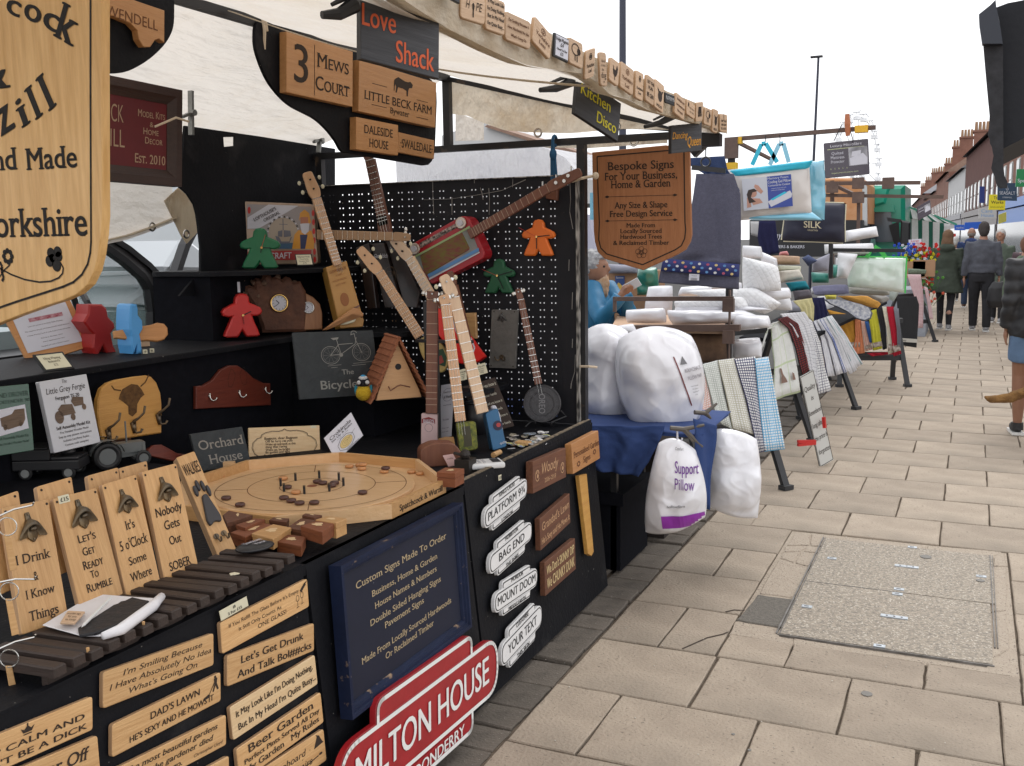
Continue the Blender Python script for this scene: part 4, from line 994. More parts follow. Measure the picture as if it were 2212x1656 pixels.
# fridge magnets on the valance
def sheep(fr,b):
 line(fr,circ(.45,.38,.28,.22,12),.003,b,closed=True);pic(fr,[circ(.68,.42,.13,.14,8)],b);line(fr,[(.4,.62),(.4,.82)],.004,b);line(fr,[(.55,.62),(.55,.85)],.004,b)
def hen(fr,b):pic(fr,[[(.3,.25),(.42,.42),(.6,.42),(.68,.18),(.8,.3),(.78,.5),(.65,.68),(.5,.7),(.36,.62),(.3,.45)]],b);line(fr,[(.52,.7),(.55,.85)],.003,b)
def moo(fr,b):pic(fr,[circ(.55,.5,.24,.2,10),[(.2,.25),(.42,.3),(.38,.42)],[(.9,.25),(.7,.3),(.75,.42)]],b);letters(fr,[('MOO',.5,.92,.1,.6,'b')],b)
def rose(fr,b):line(fr,circ(.5,.26,.12,.11,10),.002,b,closed=True);line(fr,circ(.5,.26,.05,.05,8),.002,b,closed=True)
def tractor(fr,b):pic(fr,[[(.3,.25),(.7,.25),(.75,.6),(.25,.6)],circ(.4,.68,.15,.1,8),circ(.68,.68,.12,.09,8)],b)
lass=[('Yorkshire',.5,.58,.13,.78,'s'),('Lass',.5,.82,.13,.36,'s')]
smil=[("I'm Smiling Because I",.5,.3,.1,.8,'s'),('Have Absolutely No Idea',.5,.56,.1,.86,'s'),("What's Going On",.5,.82,.1,.62,'s')]
look=[('It May Look Like',.5,.2,.11,.85,'b'),("I'm Doing Nothing,",.5,.42,.11,.9,'b'),('But In My Head',.5,.63,.11,.86,'b'),("I'm Quite Busy...",.5,.85,.11,.86,'b')]
calm=[('KEEP CALM',.5,.45,.12,.7,'b'),("AND DON'T",.5,.66,.12,.7,'b'),('BE A DICK',.5,.87,.12,.7,'b')]
dog=[('Home',.5,.3,.08,.5,'i'),('is where',.5,.42,.07,.6,'i'),('the',.4,.55,.07,.3,'i'),('dog',.5,.76,.18,.7,'i'),('is',.5,.9,.07,.2,'i')]
mag=[([(-130,-190),(75,-75),(-130,-80)],'dark name magnet at the top corner of the valance',[('WATCH',.6,.8,.5,.6,'b')],None,1),
([(82,-60),(262,0),(78,130)],'hope magnet with a feather, beside the dark one',[('H',.28,.55,.32,.16,'i'),('PE',.74,.55,.32,.26,'i')],lambda f,b:(pic(f,[circ(.5,.42,.05,.14,8)],b),line(f,[(.5,.5),(.5,.85)],.003,b)),0),
([(268,-40),(408,20),(264,212)],'may look like magnet with four bold lines',look,None,0),([(412,80),(595,165),(410,290)],'smiling because magnet, largest of the lettered magnets',smil,None,0),
([(628,118),(755,268),(608,300)],'yorkshire lass magnet swung out at a slant',lass,rose,0),([(772,240),(877,292),(765,415)],'fridge magnets price card in a black holder',[('Fridge Magnets',.5,.27,.13,.84,'s'),('£4',.5,.48,.15,.2,'s'),('Choose Your Own',.5,.66,.09,.7,'s'),('£12',.5,.85,.13,.2,'s')],None,2),
([(878,272),(978,325),(880,462)],'magnet with an engraved sheep',[],sheep,0),([(1003,375),(1073,350),(992,590)],'oval topped yorkshire lad magnet tilted back',[('Yorkshire',.5,.62,.12,.8,'sb'),('Lad',.5,.8,.12,.32,'sb')],rose,0),
([(1098,382),(1150,390),(1110,632)],'narrow home is where the dog is magnet',dog,None,0),([(1185,418),(1252,470),(1172,590)],'magnet with a black hen',[],hen,0),
([(1262,450),(1355,520),(1254,640)],'yorkshire lad magnet in thin letters beside the hen',[('Yorkshire',.5,.62,.13,.82,'s'),('Lad',.5,.86,.13,.32,'s')],rose,0),([(1372,515),(1427,548),(1365,718)],'narrow yorkshire lass magnet after the lad one',[('Yorkshire',.5,.66,.09,.84,'sb'),('Lass',.5,.82,.09,.4,'sb')],rose,0),
([(1450,545),(1510,592),(1440,738)],'let the fun begin magnet',[('LET THE',.5,.3,.12,.8,'b'),('FUN',.5,.5,.12,.5,'b'),('BE GIN',.5,.8,.16,.76,'b')],None,0),([(1515,580),(1578,635),(1506,785)],'cow face moo magnet, larger and nearer one',[],moo,0),
([(1585,680),(1655,708),(1585,755)],'small dark platform magnet',[('PLATFORM 9¾',.5,.65,.35,.9,'b')],None,1),([(1668,680),(1735,740),(1655,832)],'smaller smiling because magnet past the dark platform one',smil,None,0),
([(1745,730),(1805,775),(1742,838)],'magnet with a tiny hen and script',[('my house',.6,.5,.14,.6,'i'),('my rules',.6,.75,.14,.5,'i')],lambda f,b:pic(f,[circ(.2,.3,.08,.16,6)],b),0),([(1815,755),(1866,750),(1810,898)],'magnet with a black engraved tractor',[],tractor,0),
([(1880,790),(1930,812),(1870,912)],'magnet with a cartoon sheep near the valance end',[],sheep,0),([(1940,800),(1976,816),(1932,970)],'cow face moo magnet, smaller and farther one',[],moo,0),([(1988,838),(2042,846),(1988,970)],'keep calm magnet at the far end of the valance',calm,crown,0)]
magw=woodm('magnet_plywood',(.6,.42,.28),(.52,.35,.22),0,rough=.6)
for k,(pts,label,ls,dr,kind)in enumerate(mag):
 pc=c('A3',*pts);cx=pc[0][0]*.5+pc[1][0]*.5;cy=(pc[0][1]+pc[2][1])/2
 ctr=PX(VX+.02).px(cx,cy);slope=(pts[1][1]-pts[0][1])/(pts[1][0]-pts[0][0])
 yaw=88 if slope>.8 else 78 if slope>.4 else 62
 fr=Fr(pc,PV(ctr,yaw));dm=(magw,blackpl,blackpl)[kind]
 o=sign('fridge_magnet',label,'fridge magnet',fr,.009 if kind==0 else .006,dm,ls if kind!=2 else[],{0:burn if k in(3,4,10,15)else ink,1:mat('silver_print',(.5,.5,.5)),2:ink}[kind],r=.008 if kind==0 else .001,draw=dr,group='wooden fridge magnets along the canopy valance',em=edgeply if kind==0 else None)
 if kind==2:
  b=B();b.prism(fr.poly([(.08,.06),(.95,.06),(.95,.92),(.08,.92)]),.001,z=.001);q=b.obj('card',paper,o);b=B();f2=sub(fr,.08,.06,.95,.92);letters(fr,ls,b,z=.0018);b.obj('lettering',ink,o)
  # ================================================================ things on the counter and tiers
def local(M,pl,pts):iM=M.inverted();return[tuple((iM@pl.px(*q)).xy)for q in pts]
def cut(name,label,cat,k,pts,pl,t,m,bev=.003,group=None,r=0,yawx=None,off=0,parent=None):
 """a board sawn to an outline, standing in plane pl"""
 x=pl.n.cross(V((0,0,1)))*-1;q=c(k,*pts);M=basis(pl.px(*q[0])+pl.n*off,x,pl.n)
 o=B();o.prism(rnd_poly(local(M,pl,q),r,3),t,bev);o=o.obj(name,m,parent,M)
 if parent is None:tag(o,label,cat,group)
 return o,M
 # ---- bottle opener boards
tl_=Pl((-1.765,1.7,.83),(cos(R(20)),0,sin(R(20))))
def opener(fr,cx,cy,w_,root,m=bronze):
 S=w_*fr.W;o=fr.pt(cx,cy);T=MT((o.x,o.y,0))
 b=B();b.prism(rnd_poly([(-.10*S,.75*S),(.10*S,.75*S),(.13*S,.45*S),(.3*S,.1*S),(.24*S,-.42*S),(0,-.62*S),(-.24*S,-.42*S),(-.3*S,.1*S),(-.13*S,.45*S)],.05*S),.005,.001,M=T,z=.005)
 n=14;vs=[]
 for i in range(n+1):
  a=-1+2*i/n;yt=.38-.52*a*a;zf=.50-.42*a*a
  vs+=[T@V((a*.18*S,(.48-.1*a*a)*S,.004)),T@V((a*.62*S,(yt-.05)*S,zf*.55*S+.003)),T@V((a*.72*S,(yt-.24)*S,zf*.62*S+.003)),T@V((a*.66*S,(yt-.29)*S,zf*.5*S+.003)),T@V((a*.3*S,(yt-.22)*S,.005))]
 fs=[(i*5+j,i*5+j+1,(i+1)*5+j+1,(i+1)*5+j)for i in range(n)for j in range(4)]
 b.add(vs,fs);b.ball(T@V((0,-.05*S,.012)),.14*S,n=10,m_=6,sc=(1.3,.8,1));q=b.obj('bottle_opener',m,root,None,True)
 b=B();b.disc(T@V((0,.66*S,.005)),.045*S,.002,n=10);b.disc(T@V((0,-.48*S,.005)),.04*S,.002,n=10);b.obj('screw',brass,q)
def obrd(pts,label,ls,k,op,tag_=None,m=plyv):
 fr=Fr(pts,tl_,off=.003*k)
 o=sign('bottle_opener_board',label,'bottle opener',fr,.014,m,ls,ink,r=.006,group='bottle opener boards leaning on the slatted rack',em=edgeply)
 for u in(.06,.94):
  b=B();b.disc(fr.pt(u,.035,.0003),.003,.0008,n=8);b.obj('screw_hole',ink,o)
 if op:opener(fr,.5,op,.42,o)
 return o,fr
obrd([(4,1098),(105,1079),(48,1372)],'bottle opener board reading drink and know things, nearest of the row',[('I Drink',.47,.47,.075,.74,'s'),('&',.46,.62,.07,.1,'s'),('I Know',.5,.75,.07,.62,'s'),('Things',.5,.92,.075,.62,'s')],0,.21)
o2,fr2=obrd([(113,1079),(207,1055),(173,1320)],"bottle opener board saying let's get ready, second in the row with a price sticker",[("Let's",.5,.44,.07,.4,'bc'),('Get',.47,.56,.07,.28,'bc'),('Ready',.5,.68,.075,.46,'bc'),('To',.47,.77,.065,.18,'bc'),('Rumble',.52,.88,.075,.58,'bc')],1,.21)
b=B();b.prism(fr2.poly([(.1,-.01),(.34,-.01),(.34,.06),(.1,.06)]),.0008,z=.001);q=b.obj('price_sticker',cream,o2);b=B();letters(fr2,[('£15',.22,.045,.035,.18,'sb')],b,z=.0015);b.obj('lettering',inkb,o2)
obrd([(217,1049),(291,1027),(272,1297)],"bottle opener board with five o'clock wording and a copper opener, third in the row",[("It's",.5,.44,.075,.26,'s'),("5 o'Clock",.5,.6,.085,.8,'s'),('Some',.5,.74,.07,.5,'s'),('Where',.5,.88,.075,.62,'s')],2,.21)
obrd([(302,1022),(376,1003),(352,1262)],'bottle opener board reading nobody gets out, fourth in the row',[('Nobody',.5,.43,.08,.76,'b'),('Gets',.5,.56,.08,.44,'b'),('Out',.5,.7,.075,.34,'b'),('SOBER',.5,.92,.075,.62,'sb')],3,.22)
for q,lab in(([(-60,1095),(40,1060),(-30,1300)],'plain opener board behind the nearest one'),([(80,1052),(155,1030),(110,1250)],'plain opener board behind the second one'),([(190,1028),(256,1010),(215,1230)],'plain opener board behind the third one'),([(258,1012),(318,996),(280,1200)],'plain opener board behind the fourth one')):
 fr=Fr(q,Pl((-1.805,1.7,.83),(cos(R(20)),0,sin(R(20)))));o=sign('bottle_opener_board',lab,'bottle opener',fr,.014,plyv,[],r=.006,group='bottle opener boards leaning on the slatted rack',em=edgeply)
 b=B();b.disc(fr.pt(.9,.05,.0003),.003,.0008,n=8);b.disc(fr.pt(.1,.05,.0003),.003,.0008,n=8);b.obj('screw_hole',ink,o)
 # walkies board with a paw
wp=Pl(PZ(.80).px(498,1196),(cos(R(33))*.92,-.36,sin(R(33))*.9))
fr=Fr([(381,989),(420,975),(472,1204)],wp)
wk=sign('dog_lead_rack','walkies board with a big dark paw and two hooks at the row end','hook rack',fr,.03,plyv,[('WALKIES',.5,.2,.11,.86,'b')],ink,r=.004,em=edgeply)
dkp=mat('dark_grey_paw',(.045,.042,.045),rough=.6)
for q,rx,ry in(((.22,.36),.1,.055),((.42,.32),.09,.055),((.66,.34),.09,.055),((.84,.4),.09,.055)):b=B();b.prism(fr.poly(circ(*q,rx,ry,14)),.008,.002,z=.008);b.obj('toe_pad',dkp,wk)
b=B();b.prism(rnd_poly(fr.poly([(.4,.42),(.66,.42),(.9,.66),(.82,.72),(.5,.68),(.2,.72),(.12,.66)]),.01),.009,.002,z=.009);b.obj('paw_pad',dkp,wk)
for cx in(.3,.72):
 b=B();o_=fr.pt(cx,.84);b.tube([(o_.x,o_.y+.012,.004),(o_.x,o_.y,.006),(o_.x,o_.y-.012,.012),(o_.x,o_.y-.012,.022),(o_.x,o_.y-.002,.027)],.0028,n=6);b.disc((o_.x,o_.y+.006,.001),.008,.003,n=10);b.obj('hook',brass,wk)
 # ---- slatted rack (dark) along the counter front
rk=empty('slatted_rack','long dark slatted wooden rack along the counter front edge','rack',MT((-1.7,1.7,CZ)))
y=1.27;k=0
while y<2.0:
 Mx=MT((-1.648,y,CZ+.045+.003*sin(k*2.1)))@MR(R(rng.uniform(-1.5,1.5)),4,'Z')@MR(R(-3),4,'Y')
 b=B();b.prism(rnd_poly([(-.11,-.0155),(.11,-.0155),(.11,.0155),(-.11,.0155)],.004,2),.02,.003);b.obj('slat',chocw,rk,Mx);y+=.0445;k+=1
for x in(-1.575,-1.73):
 b=B();b.prism([(1.27,0)]+sum([[(1.27+i*.0445*3-.05,0),(1.27+i*.0445*3-.02,.012)]for i in range(1,6)],[])+[(1.99,0),(1.99,.026),(1.27,.026)],.016)
 wb('rail',B().add([V((x+p.z,p.x,CZ+.001+p.y))for p in b.v],b.f),chocw,rk)
 # paper pad with black bag, pencil and mini blocks on the rack
pz=CZ+.048
def flat(name,label,cat,k,pts,z,t,m,group=None,r=0,bev=.0008,parent=None):
 P=[PZ(z).px(*q)for q in c(k,*pts)];o=sum(P,V((0,0,0)))/len(P);M=MT((o.x,o.y,z))
 b=B();b.prism(rnd_poly([(p.x-o.x,p.y-o.y)for p in P],r,3),t,bev);x=b.obj(name,m,parent,M)
 if parent is None:tag(x,label,cat,group)
 return x
whp=mat('white_tissue',(.75,.74,.76),rough=.7,bump=.4,bscale=25)
flat('paper_sheet','white paper sheet spread on the slatted rack under a black bag','paper','B6',[(290,680),(640,470),(900,490),(1060,500),(1110,490),(1060,560),(740,755),(560,755)],pz+.004,.002,whp)
b=B();P=[PZ(pz+.014).px(*q)for q in c('B6',(1100,488),(1040,555),(820,715),(700,758))];b.tube(P,[.009,.012,.012,.008],n=8);tag(b.obj('paper_roll',whp,None,None,True),'rolled white paper beside the black paper bag','paper')
flat('paper_bag','crumpled black paper bag with zigzag edge lying on white paper','bag','B6',[(530,700),(770,545),(800,535),(820,520),(850,515),(900,490),(960,505),(1015,515),(940,590),(840,660),(740,700),(640,735),(540,748)],pz+.012,.006,mat('black_paper',(.014,.014,.017),rough=.6,bump=.8,bscale=30),bev=.002)
b=B();a_,b_=[PZ(pz+.018).px(*q)for q in c('B6',(555,698),(755,495))];b.tube([a_,a_.lerp(b_,.09),b_],[.0005,.0035,.0035],n=6);tag(b.obj('pencil',whitep),'white pencil resting on the black paper bag','pencil')
mb=empty('wood_block_pile','small pile of engraved wooden tags on the white paper','wooden tags',MT(PZ(pz).px(*c('B6',(490,640)))))
Pt=c('B6',(410,665),(460,585),(575,590),(505,668))
for i in range(4):
 P=[PZ(pz+.008+.0045*i).px(u+.3*i,v)for u,v in Pt];b=B();b.prism([tuple(p.xy)for p in P],.004,.0005,z=P[0].z);wb('wooden_tag',b,magw,mb)
fr=Fr([PZ(pz+.0222).px(*q)for q in c('B6',(460,582),(575,587),(410,662))],None);b=B();letters(fr,[('wooden tags',.5,.35,.16,.8,''),('for you',.5,.6,.16,.5,''),('to keep',.5,.85,.16,.6,'')],b);b.obj('lettering',ink,mb,fr.M)
flat('price_sticker','little white price sticker on a rack slat','price ticket','B6',[(1560,330),(1640,312),(1630,335),(1570,345)],pz+.001,.0006,cream)
for q,lab in(((978,700),'bare wood peg under the middle of the rack'),((600,880),'bare wood peg under the near end of the rack')):
 p=PX(-1.55).px(*c('B6',q));b=B();b.tube([p+V((0,0,.013)),p+V((0,0,-.012))],[.0035,.002],n=6);tag(b.obj('wooden_peg',ply),lab,'peg','pegs under the rack')
 # black pebble key fob
p=PZ(pz+.006).px(*c('B6',(1735,160)));b=B();b.ball((0,0,0),.05,n=18,m_=10,sc=(.78,1.08,.2));o=b.obj('painted_pebble',blackpl,None,MT(p+V((0,0,.004)))@MR(R(-20),4,'Z'),True);tag(o,'flat black pebble with white lettering on the rack end','pebble')
fr=Fr([p+V((-.03,-.035,.0155)),p+V((-.02,.035,.0155)),p+V((.012,-.03,.0155))],None);b=B();letters(fr,[('Unwelcome',.5,.55,.42,.8,'i'),('Visitor',.5,1.1,.38,.5,'i')],b);b.obj('lettering',paper,o,fr.M)
# ---- little wooden boxes with carved lids
def wbox(k,top,h,m,lab,inlay=True,zt=.835):
 P=[PZ(zt).px(*q)for q in c(k,*top)];o=(P[0]+P[2])/2;M=MT((o.x,o.y,zt-h))
 b=B();b.prism([(p.x-o.x,p.y-o.y)for p in P],h*.62,.001,z=h*.62);r_=b.obj('wooden_box',m,None,M);tag(r_,lab,'wooden box','carved lid wooden boxes beside the game board')
 b=B();b.prism([((p.x-o.x)*1.03,(p.y-o.y)*1.03)for p in P],h*.36,.0015,z=h);b.obj('lid',m,r_)
 if inlay:
  b=B();ex=(P[1]-P[0])*.2;ey=(P[3]-P[0])*.17
  vs=[((ex*cos(a)*(1+.25*cos(3*a))+ey*sin(a)*(1+.3*sin(5*a))).xy)for a in[2*pi*i/18 for i in range(18)]]
  b.add([(v.x,v.y,h+.0008)for v in vs],[tuple(range(18))]if(vs[0].x*vs[5].y-vs[0].y*vs[5].x)>0 else[tuple(range(18))[::-1]]);b.obj('inlay',ply2,r_)
 return r_
rb_,bb2=redw,brownw
wbox('B3',[(205,1570),(255,1530),(460,1570),(240,1640)],.04,brownw,'dark wooden box with carved lid nearest the paw board',zt=.845)
wbox('B3',[(320,1656),(480,1600),(570,1606),(400,1680)],.035,redw,'reddish wooden box with pale inlay below the dark one',zt=.84)
wbox('B3',[(612,1612),(650,1590),(785,1600),(760,1632)],.03,brownw,'small brown wooden box between two redder ones',zt=.832)
wbox('B3',[(905,1570),(930,1555),(1075,1570),(1010,1592)],.035,brownw,'brown wooden box against the game board rim',zt=.84)
wbox('B3',[(1025,1610),(1130,1580),(1292,1600),(1200,1640)],.045,oakx,'pale wooden box with footprint lid at the pile top',zt=.855)
wbox('O',[(650,1136),(690,1124),(722,1131),(696,1150)],.035,redw,'red wooden box with hedgehog inlay at the front of the pile',zt=.852)
wbox('O',[(500,1150),(560,1128),(590,1135),(530,1160)],.035,redw,'red wooden box lying flat by the hooks board',zt=.83)
wbox('O',[(545,1152),(590,1133),(628,1140),(590,1165)],.03,oakx,'pale brown box with a round inlay in the heap middle',zt=.84)
wbox('O',[(598,1170),(622,1155),(660,1160),(650,1180)],.03,redw,'small red box at the counter edge',zt=.825)
wbox('O',[(620,1140),(650,1120),(680,1124),(655,1146)],.03,brownw,'brown box wedged behind the hedgehog one',zt=.835)
wbox('B4',[(548,1190),(620,1150),(785,1160),(705,1200)],.05,redw,'wooden box with pale fish inlay by the game board corner',zt=.86)
# ---- crokinole board
cx,cy,zt=-1.993,2.70,.831
cr=empty('crokinole_board','octagonal maple crokinole game board with raised rim on the counter','board game',MT((cx,cy,CZ)))
maple=woodm('maple',(.70,.46,.25),(.64,.40,.2),0,scale=7,rough=.35,coat=.3)
ap=.42
oc=lambda a:[(a/cos(pi/8)*cos(pi/8+pi/4*i),a/cos(pi/8)*sin(pi/8+pi/4*i))for i in range(8)]
b=B();b.prism(oc(ap-.01),.011,z=.012);b.obj('base',maple,cr)
b=B();b.disc((0,0,.012),.345,.014,n=96,bev=.002);b.obj('playing_surface',maple,cr)
i_,o_=oc(ap-.016),oc(ap)
for k in range(8):
 j=(k+1)%8;b=B();z0,z1=.001,zt-CZ
 q=[o_[k],o_[j],i_[j],i_[k]];vs=[(*p,z0)for p in q]+[(*p,z1)for p in q]
 b.add(vs,[(3,2,1,0),(4,5,6,7),(0,1,5,4),(1,2,6,5),(2,3,7,6),(3,0,4,7)]);b.obj('rim_board',oakx if k%2 else maple,cr)
b=B()
for r_ in(.317,.212,.107):
 n=96;vs=[((r_+s_*.0014)*cos(2*pi*i/n),(r_+s_*.0014)*sin(2*pi*i/n),.0266)for i in range(n)for s_ in(-1,1)]
 b.add(vs,[(2*i,2*i+1,(2*i+3)%(2*n),(2*i+2)%(2*n))for i in range(n)])
for k in range(4):
 a=pi/4+k*pi/2-.2;b.bar((.212*cos(a),.212*sin(a),.0264),(.317*cos(a),.317*sin(a),.0264),.0026,.0006)
b.obj('scoring_line',burn,cr)
b=B();b.disc((0,0,.0262),.017,.0005,n=20);b.obj('centre_hole',redw,cr)
for k in range(8):
 a=pi/8+k*pi/4;x,y=.107*cos(a),.107*sin(a);b=B();b.disc((x,y,.026),.0042,.024,n=10);pg=b.obj('peg',inkb,cr);b=B();b.disc((x,y,.0502),.0045,.004,n=10);b.obj('peg_cap',brass,pg)
dk=mat('dark_stained_disc',(.07,.022,.015),rough=.35,coat=.2);ld=mat('honey_disc',(.52,.24,.09),rough=.4,coat=.2)
def disc(k,q,z,m,lab):
 p=PZ(CZ+z).px(*c(k,q));b=B();b.disc((0,0,0),.0158,.010,n=20,bev=.0025);o=b.obj('game_disc',m,None,MT((p.x,p.y,CZ+z-.0)),True)
 tag(o,lab,'game disc','wooden crokinole discs on the game board')
for i,(q,z,m,lab)in enumerate((((232,1432),.0275,dk,'dark disc nearest the paw board'),((355,1492),.0275,dk,'dark disc at the board front edge line'),((742,1430),.0275,dk,'first dark disc of the row of three inside the outer ring'),((807,1455),.0275,dk,'second dark disc of the row of three'),((880,1476),.0275,dk,'third dark disc of the row of three'),
((1010,1472),.0275,dk,'dark disc alone beside the row of three'),((1436,1382),.0275,dk,'dark disc alone on the ring toward the corner'),((771,1335),.0275,dk,'dark disc just inside the peg circle by two pegs'),((1037,1285),.0275,dk,'dark disc behind the centre cluster'),((1085,1298),.0275,dk,'dark disc in the centre cluster middle'),((1188,1298),.0275,dk,'dark disc of the cluster nearest the far pegs'),((1165,1320),.0275,dk,'dark disc of the cluster in front of a peg'),
((735,1256),.0275,ld,'pale disc touching the peg circle at its far side'),((848,1380),.0275,ld,'pale disc outside the peg circle toward the front'),((1320,1150),.0275,ld,'pale disc near the booklet'),((1410,1140),.0275,ld,'pale disc under another by the far rim'),((1430,1170),.0275,ld,'pale disc in front of the far stack'),((1438,1135),.038,ld,'pale disc on top of the far stack'),((1628,1195),.0275,ld,'pale disc under a dark one'),((1640,1168),.038,dk,'dark disc resting on a pale one'),((1868,1200),.0125,ld,'pale disc in the gutter'),((1945,1215),.0125,ld,'pale disc in the gutter corner'),((185,1238),.0125,ld,'pale disc in the near gutter'))):disc('B3',q,z,m,lab)
p=PZ(CZ+.0125).px(*c('B3',(262,1195)));b=B();b.box((-.02,-.012,0),(.02,.012,.04));o=b.obj('disc_holder',maple,None,MT(p)@MR(.5,4,'Z'));tag(o,'little wooden block standing in the game board gutter','wooden block')
rim=Fr([V((cx+.4195,cy-.17,zt)),V((cx+.4195,cy+.17,zt)),V((cx+.4195,cy-.17,CZ))],None,off=.0006)
b=B();letters(rim,[('Spatchcock & Wurzill',.53,.7,.42,.82,'sb')],b);b.obj('lettering',ink,cr,rim.M)
# ---- papers behind the board
yl=PV(PZ(CZ).px(600,990),55,12)
def scallop(fr,b):
 pts=[(.18,.98),(.08,.85),(.045,.65),(.06,.48),(.12,.35),(.17,.32),(.18,.24),(.24,.17),(.33,.13),(.42,.14),(.47,.12),(.5,.07),(.53,.12),(.58,.14),(.67,.13),(.76,.17),(.82,.24),(.83,.32),(.88,.35),(.94,.48),(.955,.65),(.92,.8),(.87,.88)]
 line(fr,pts,.0022,b);line(fr,[((x-.5)*.97+.5,(y-.5)*.96+.51)for x,y in pts],.0008,b)
fr=Fr(c('B3',(425,802),(1055,778),(432,1080)),PV(PZ(CZ).px(560,985),50,14))
vp=sign('verse_plaque','pale verse plaque in a scalloped border with a price sticker, behind the game board','plaque',fr,.01,ply2,[('Bagpuss, dear Bagpuss',.45,.4,.08,.46,'b'),('Old fat furry cat-puss',.42,.49,.07,.38,'b'),('Wake up and look at this',.44,.585,.07,.42,'b'),('thing that I bring',.38,.67,.07,.3,'b'),('Wake up, be bright',.4,.76,.07,.34,'b'),('Be golden and light',.4,.84,.07,.34,'b'),('Bagpuss, Oh hear what I sing',.49,.94,.07,.56,'b')],ink,r=.004,draw=scallop)
b=B();b.prism(fr.poly([(.87,-.0),(.955,-.0),(.955,.085),(.87,.085)]),.0006,z=.001);b.obj('price_sticker',cream,vp)
fr=Fr(c('B3',(1095,892),(1335,663),(1205,1100)),PV(PZ(CZ).px(770,1000),50,20))
M4=Fr(c('B3',(1095,892),(1335,663),(1205,1100)),PV(PZ(CZ).px(770,1000),50,20))
bk_=sign('rules_booklet','white crokinole rules booklet with an octagon drawing propped on the game board','booklet',M4,.002,paper,[('Crokinole',.5,.26,.12,.76,'s'),('Set Up & Rules',.5,.36,.07,.74,'s')],ink,draw=lambda f,b:(line(f,[(.5+.29*cos(pi/8+i*pi/4),.7+.24*sin(pi/8+i*pi/4))for i in range(8)],.0015,b,closed=True),letters(f,[('Spatchcock & Wurzill',.62,.98,.035,.44,'s'),('How to play',.5,.43,.025,.4,'')],b)))
b=B();pic(M4,[circ(.5,.7,.22,.18,20)],b,z=.0006);b.obj('diagram',mat('print_yellow',(.62,.47,.2),rough=.7),bk_);b=B();[line(M4,circ(.5,.7,a,a*.82,20),.0006,b,z=.001,closed=True)for a in(.21,.13,.06)];line(M4,[(.5,.7),(.88,.55)],.0008,b,z=.001);b.obj('diagram_line',ink,bk_)
# slate name plates
sl=PX(-2.52)
fr=Fr(c('B2',(1680,745),(2140,680),(1765,1080)),PV((-2.50,2.8,CZ),76,10))
sign('slate_sign','dark slate orchard house name plate leaning beside the paper verse','slate sign',fr,.01,slate,[('Orchard',.52,.45,.24,.86,'s'),('House',.54,.85,.24,.64,'s')],mat('etched_slate',(.28,.26,.23),rough=.9),r=.004)
pS=PV(PZ(.985).px(790,855)+V((-.03,.06,0)),58,8)
fr=Fr([*c('B3',(818,-40),(1530,-60),(880,552))],pS)
etch=mat('etched_grey',(.27,.27,.25),rough=.9)
def bike(f,b):
 w1,w2=(.43,.36),(.82,.33)
 for(x,y)in(w1,w2):
  line(f,circ(x,y,.115,.135,22),.0022,b,closed=True);line(f,circ(x,y,.095,.112,22),.0008,b,closed=True)
  for i in range(10):a=pi*i/5;line(f,[(x,y),(x+.095*cos(a),y+.112*sin(a))],.0006,b)
 for q in([w1,(.56,.35),(.52,.12)],[(.56,.35),(.75,.2),(.77,.1)],[(.54,.2),(.72,.19)],[w2,(.76,.14),(.75,.04),(.70,.06)],[w1,(.54,.2)]):line(f,q,.0028,b)
 line(f,circ(.745,.035,.035,.035,10,2.6,6.2),.003,b);pic(f,[[(.45,.1),(.55,.09),(.54,.12),(.48,.13)],circ(.56,.36,.025,.03,8)],b)
 for q in([(.38,.52),(.55,.51)],[(.42,.55),(.5,.545)],[(.7,.5),(.95,.48)],[(.68,.53),(.86,.52)]):line(f,q,.0016,b)
ss=sign('slate_sign','large slate sign etched with a bicycle behind the bird box','slate sign',fr,.012,slate,[('The',.62,.66,.075,.15,'b'),('Bicycle',.5,.87,.13,.46,'b'),('Shop',.88,.87,.13,.2,'b')],etch,r=.005,draw=bike)
wb('tier_box',B().box((-2.76,.6,CZ),(-2.40,2.52,.885)),fabricb,st)
SZ=.886
# ---- hook racks
def hook(parent,fr,cx,cy,s=1.,m=steel,big=False):
 o=fr.pt(cx,cy);b=B()
 if big:
  b.tube([(o.x,o.y,.004),(o.x,o.y+.012,.012),(o.x+.006,o.y+.02,.03),(o.x+.022,o.y+.034,.042),(o.x+.026,o.y+.058,.05)],[.009,.006,.004,.004,.0045],n=8);b.tube([(o.x,o.y-.02,.004),(o.x,o.y-.03,.012),(o.x+.01,o.y-.03,.022),(o.x+.014,o.y-.02,.028)],[.007,.004,.004,.005],n=8)
  b.tube([(o.x,o.y+.008,.003),(o.x,o.y-.03,.003)],[.011,.007],n=8)
 else:
  b.tube([(o.x,o.y+.016,.003),(o.x,o.y,.005),(o.x+.001,o.y-.010,.010),(o.x+.006,o.y-.013,.018),(o.x+.011,o.y-.008,.026),(o.x+.013,o.y,.028)],[.0045,.0035,.0028,.0026,.0028,.004],n=7);b.disc((o.x,o.y+.006,.001),.006,.004,n=10)
 b.obj('hook',m,parent,None,True)
pT=PX(-2.74)
o,M=cut('hook_rack','red brown hook rack with horse heads and three steel hooks on the tier front','hook rack','B2',[(1733,325),(1800,318),(1880,270),(1950,180),(2030,140),(2100,140),(2170,185),(2240,250),(2330,295),(2390,298),(2395,490),(1733,525)],pT,.014,woodm('red_stained_board',(.17,.03,.014),(.12,.02,.01),0),r=0)
fr=Fr(c('B2',(1733,140),(2390,60),(1733,525)),pT);fr.M=fr.M
b=B();
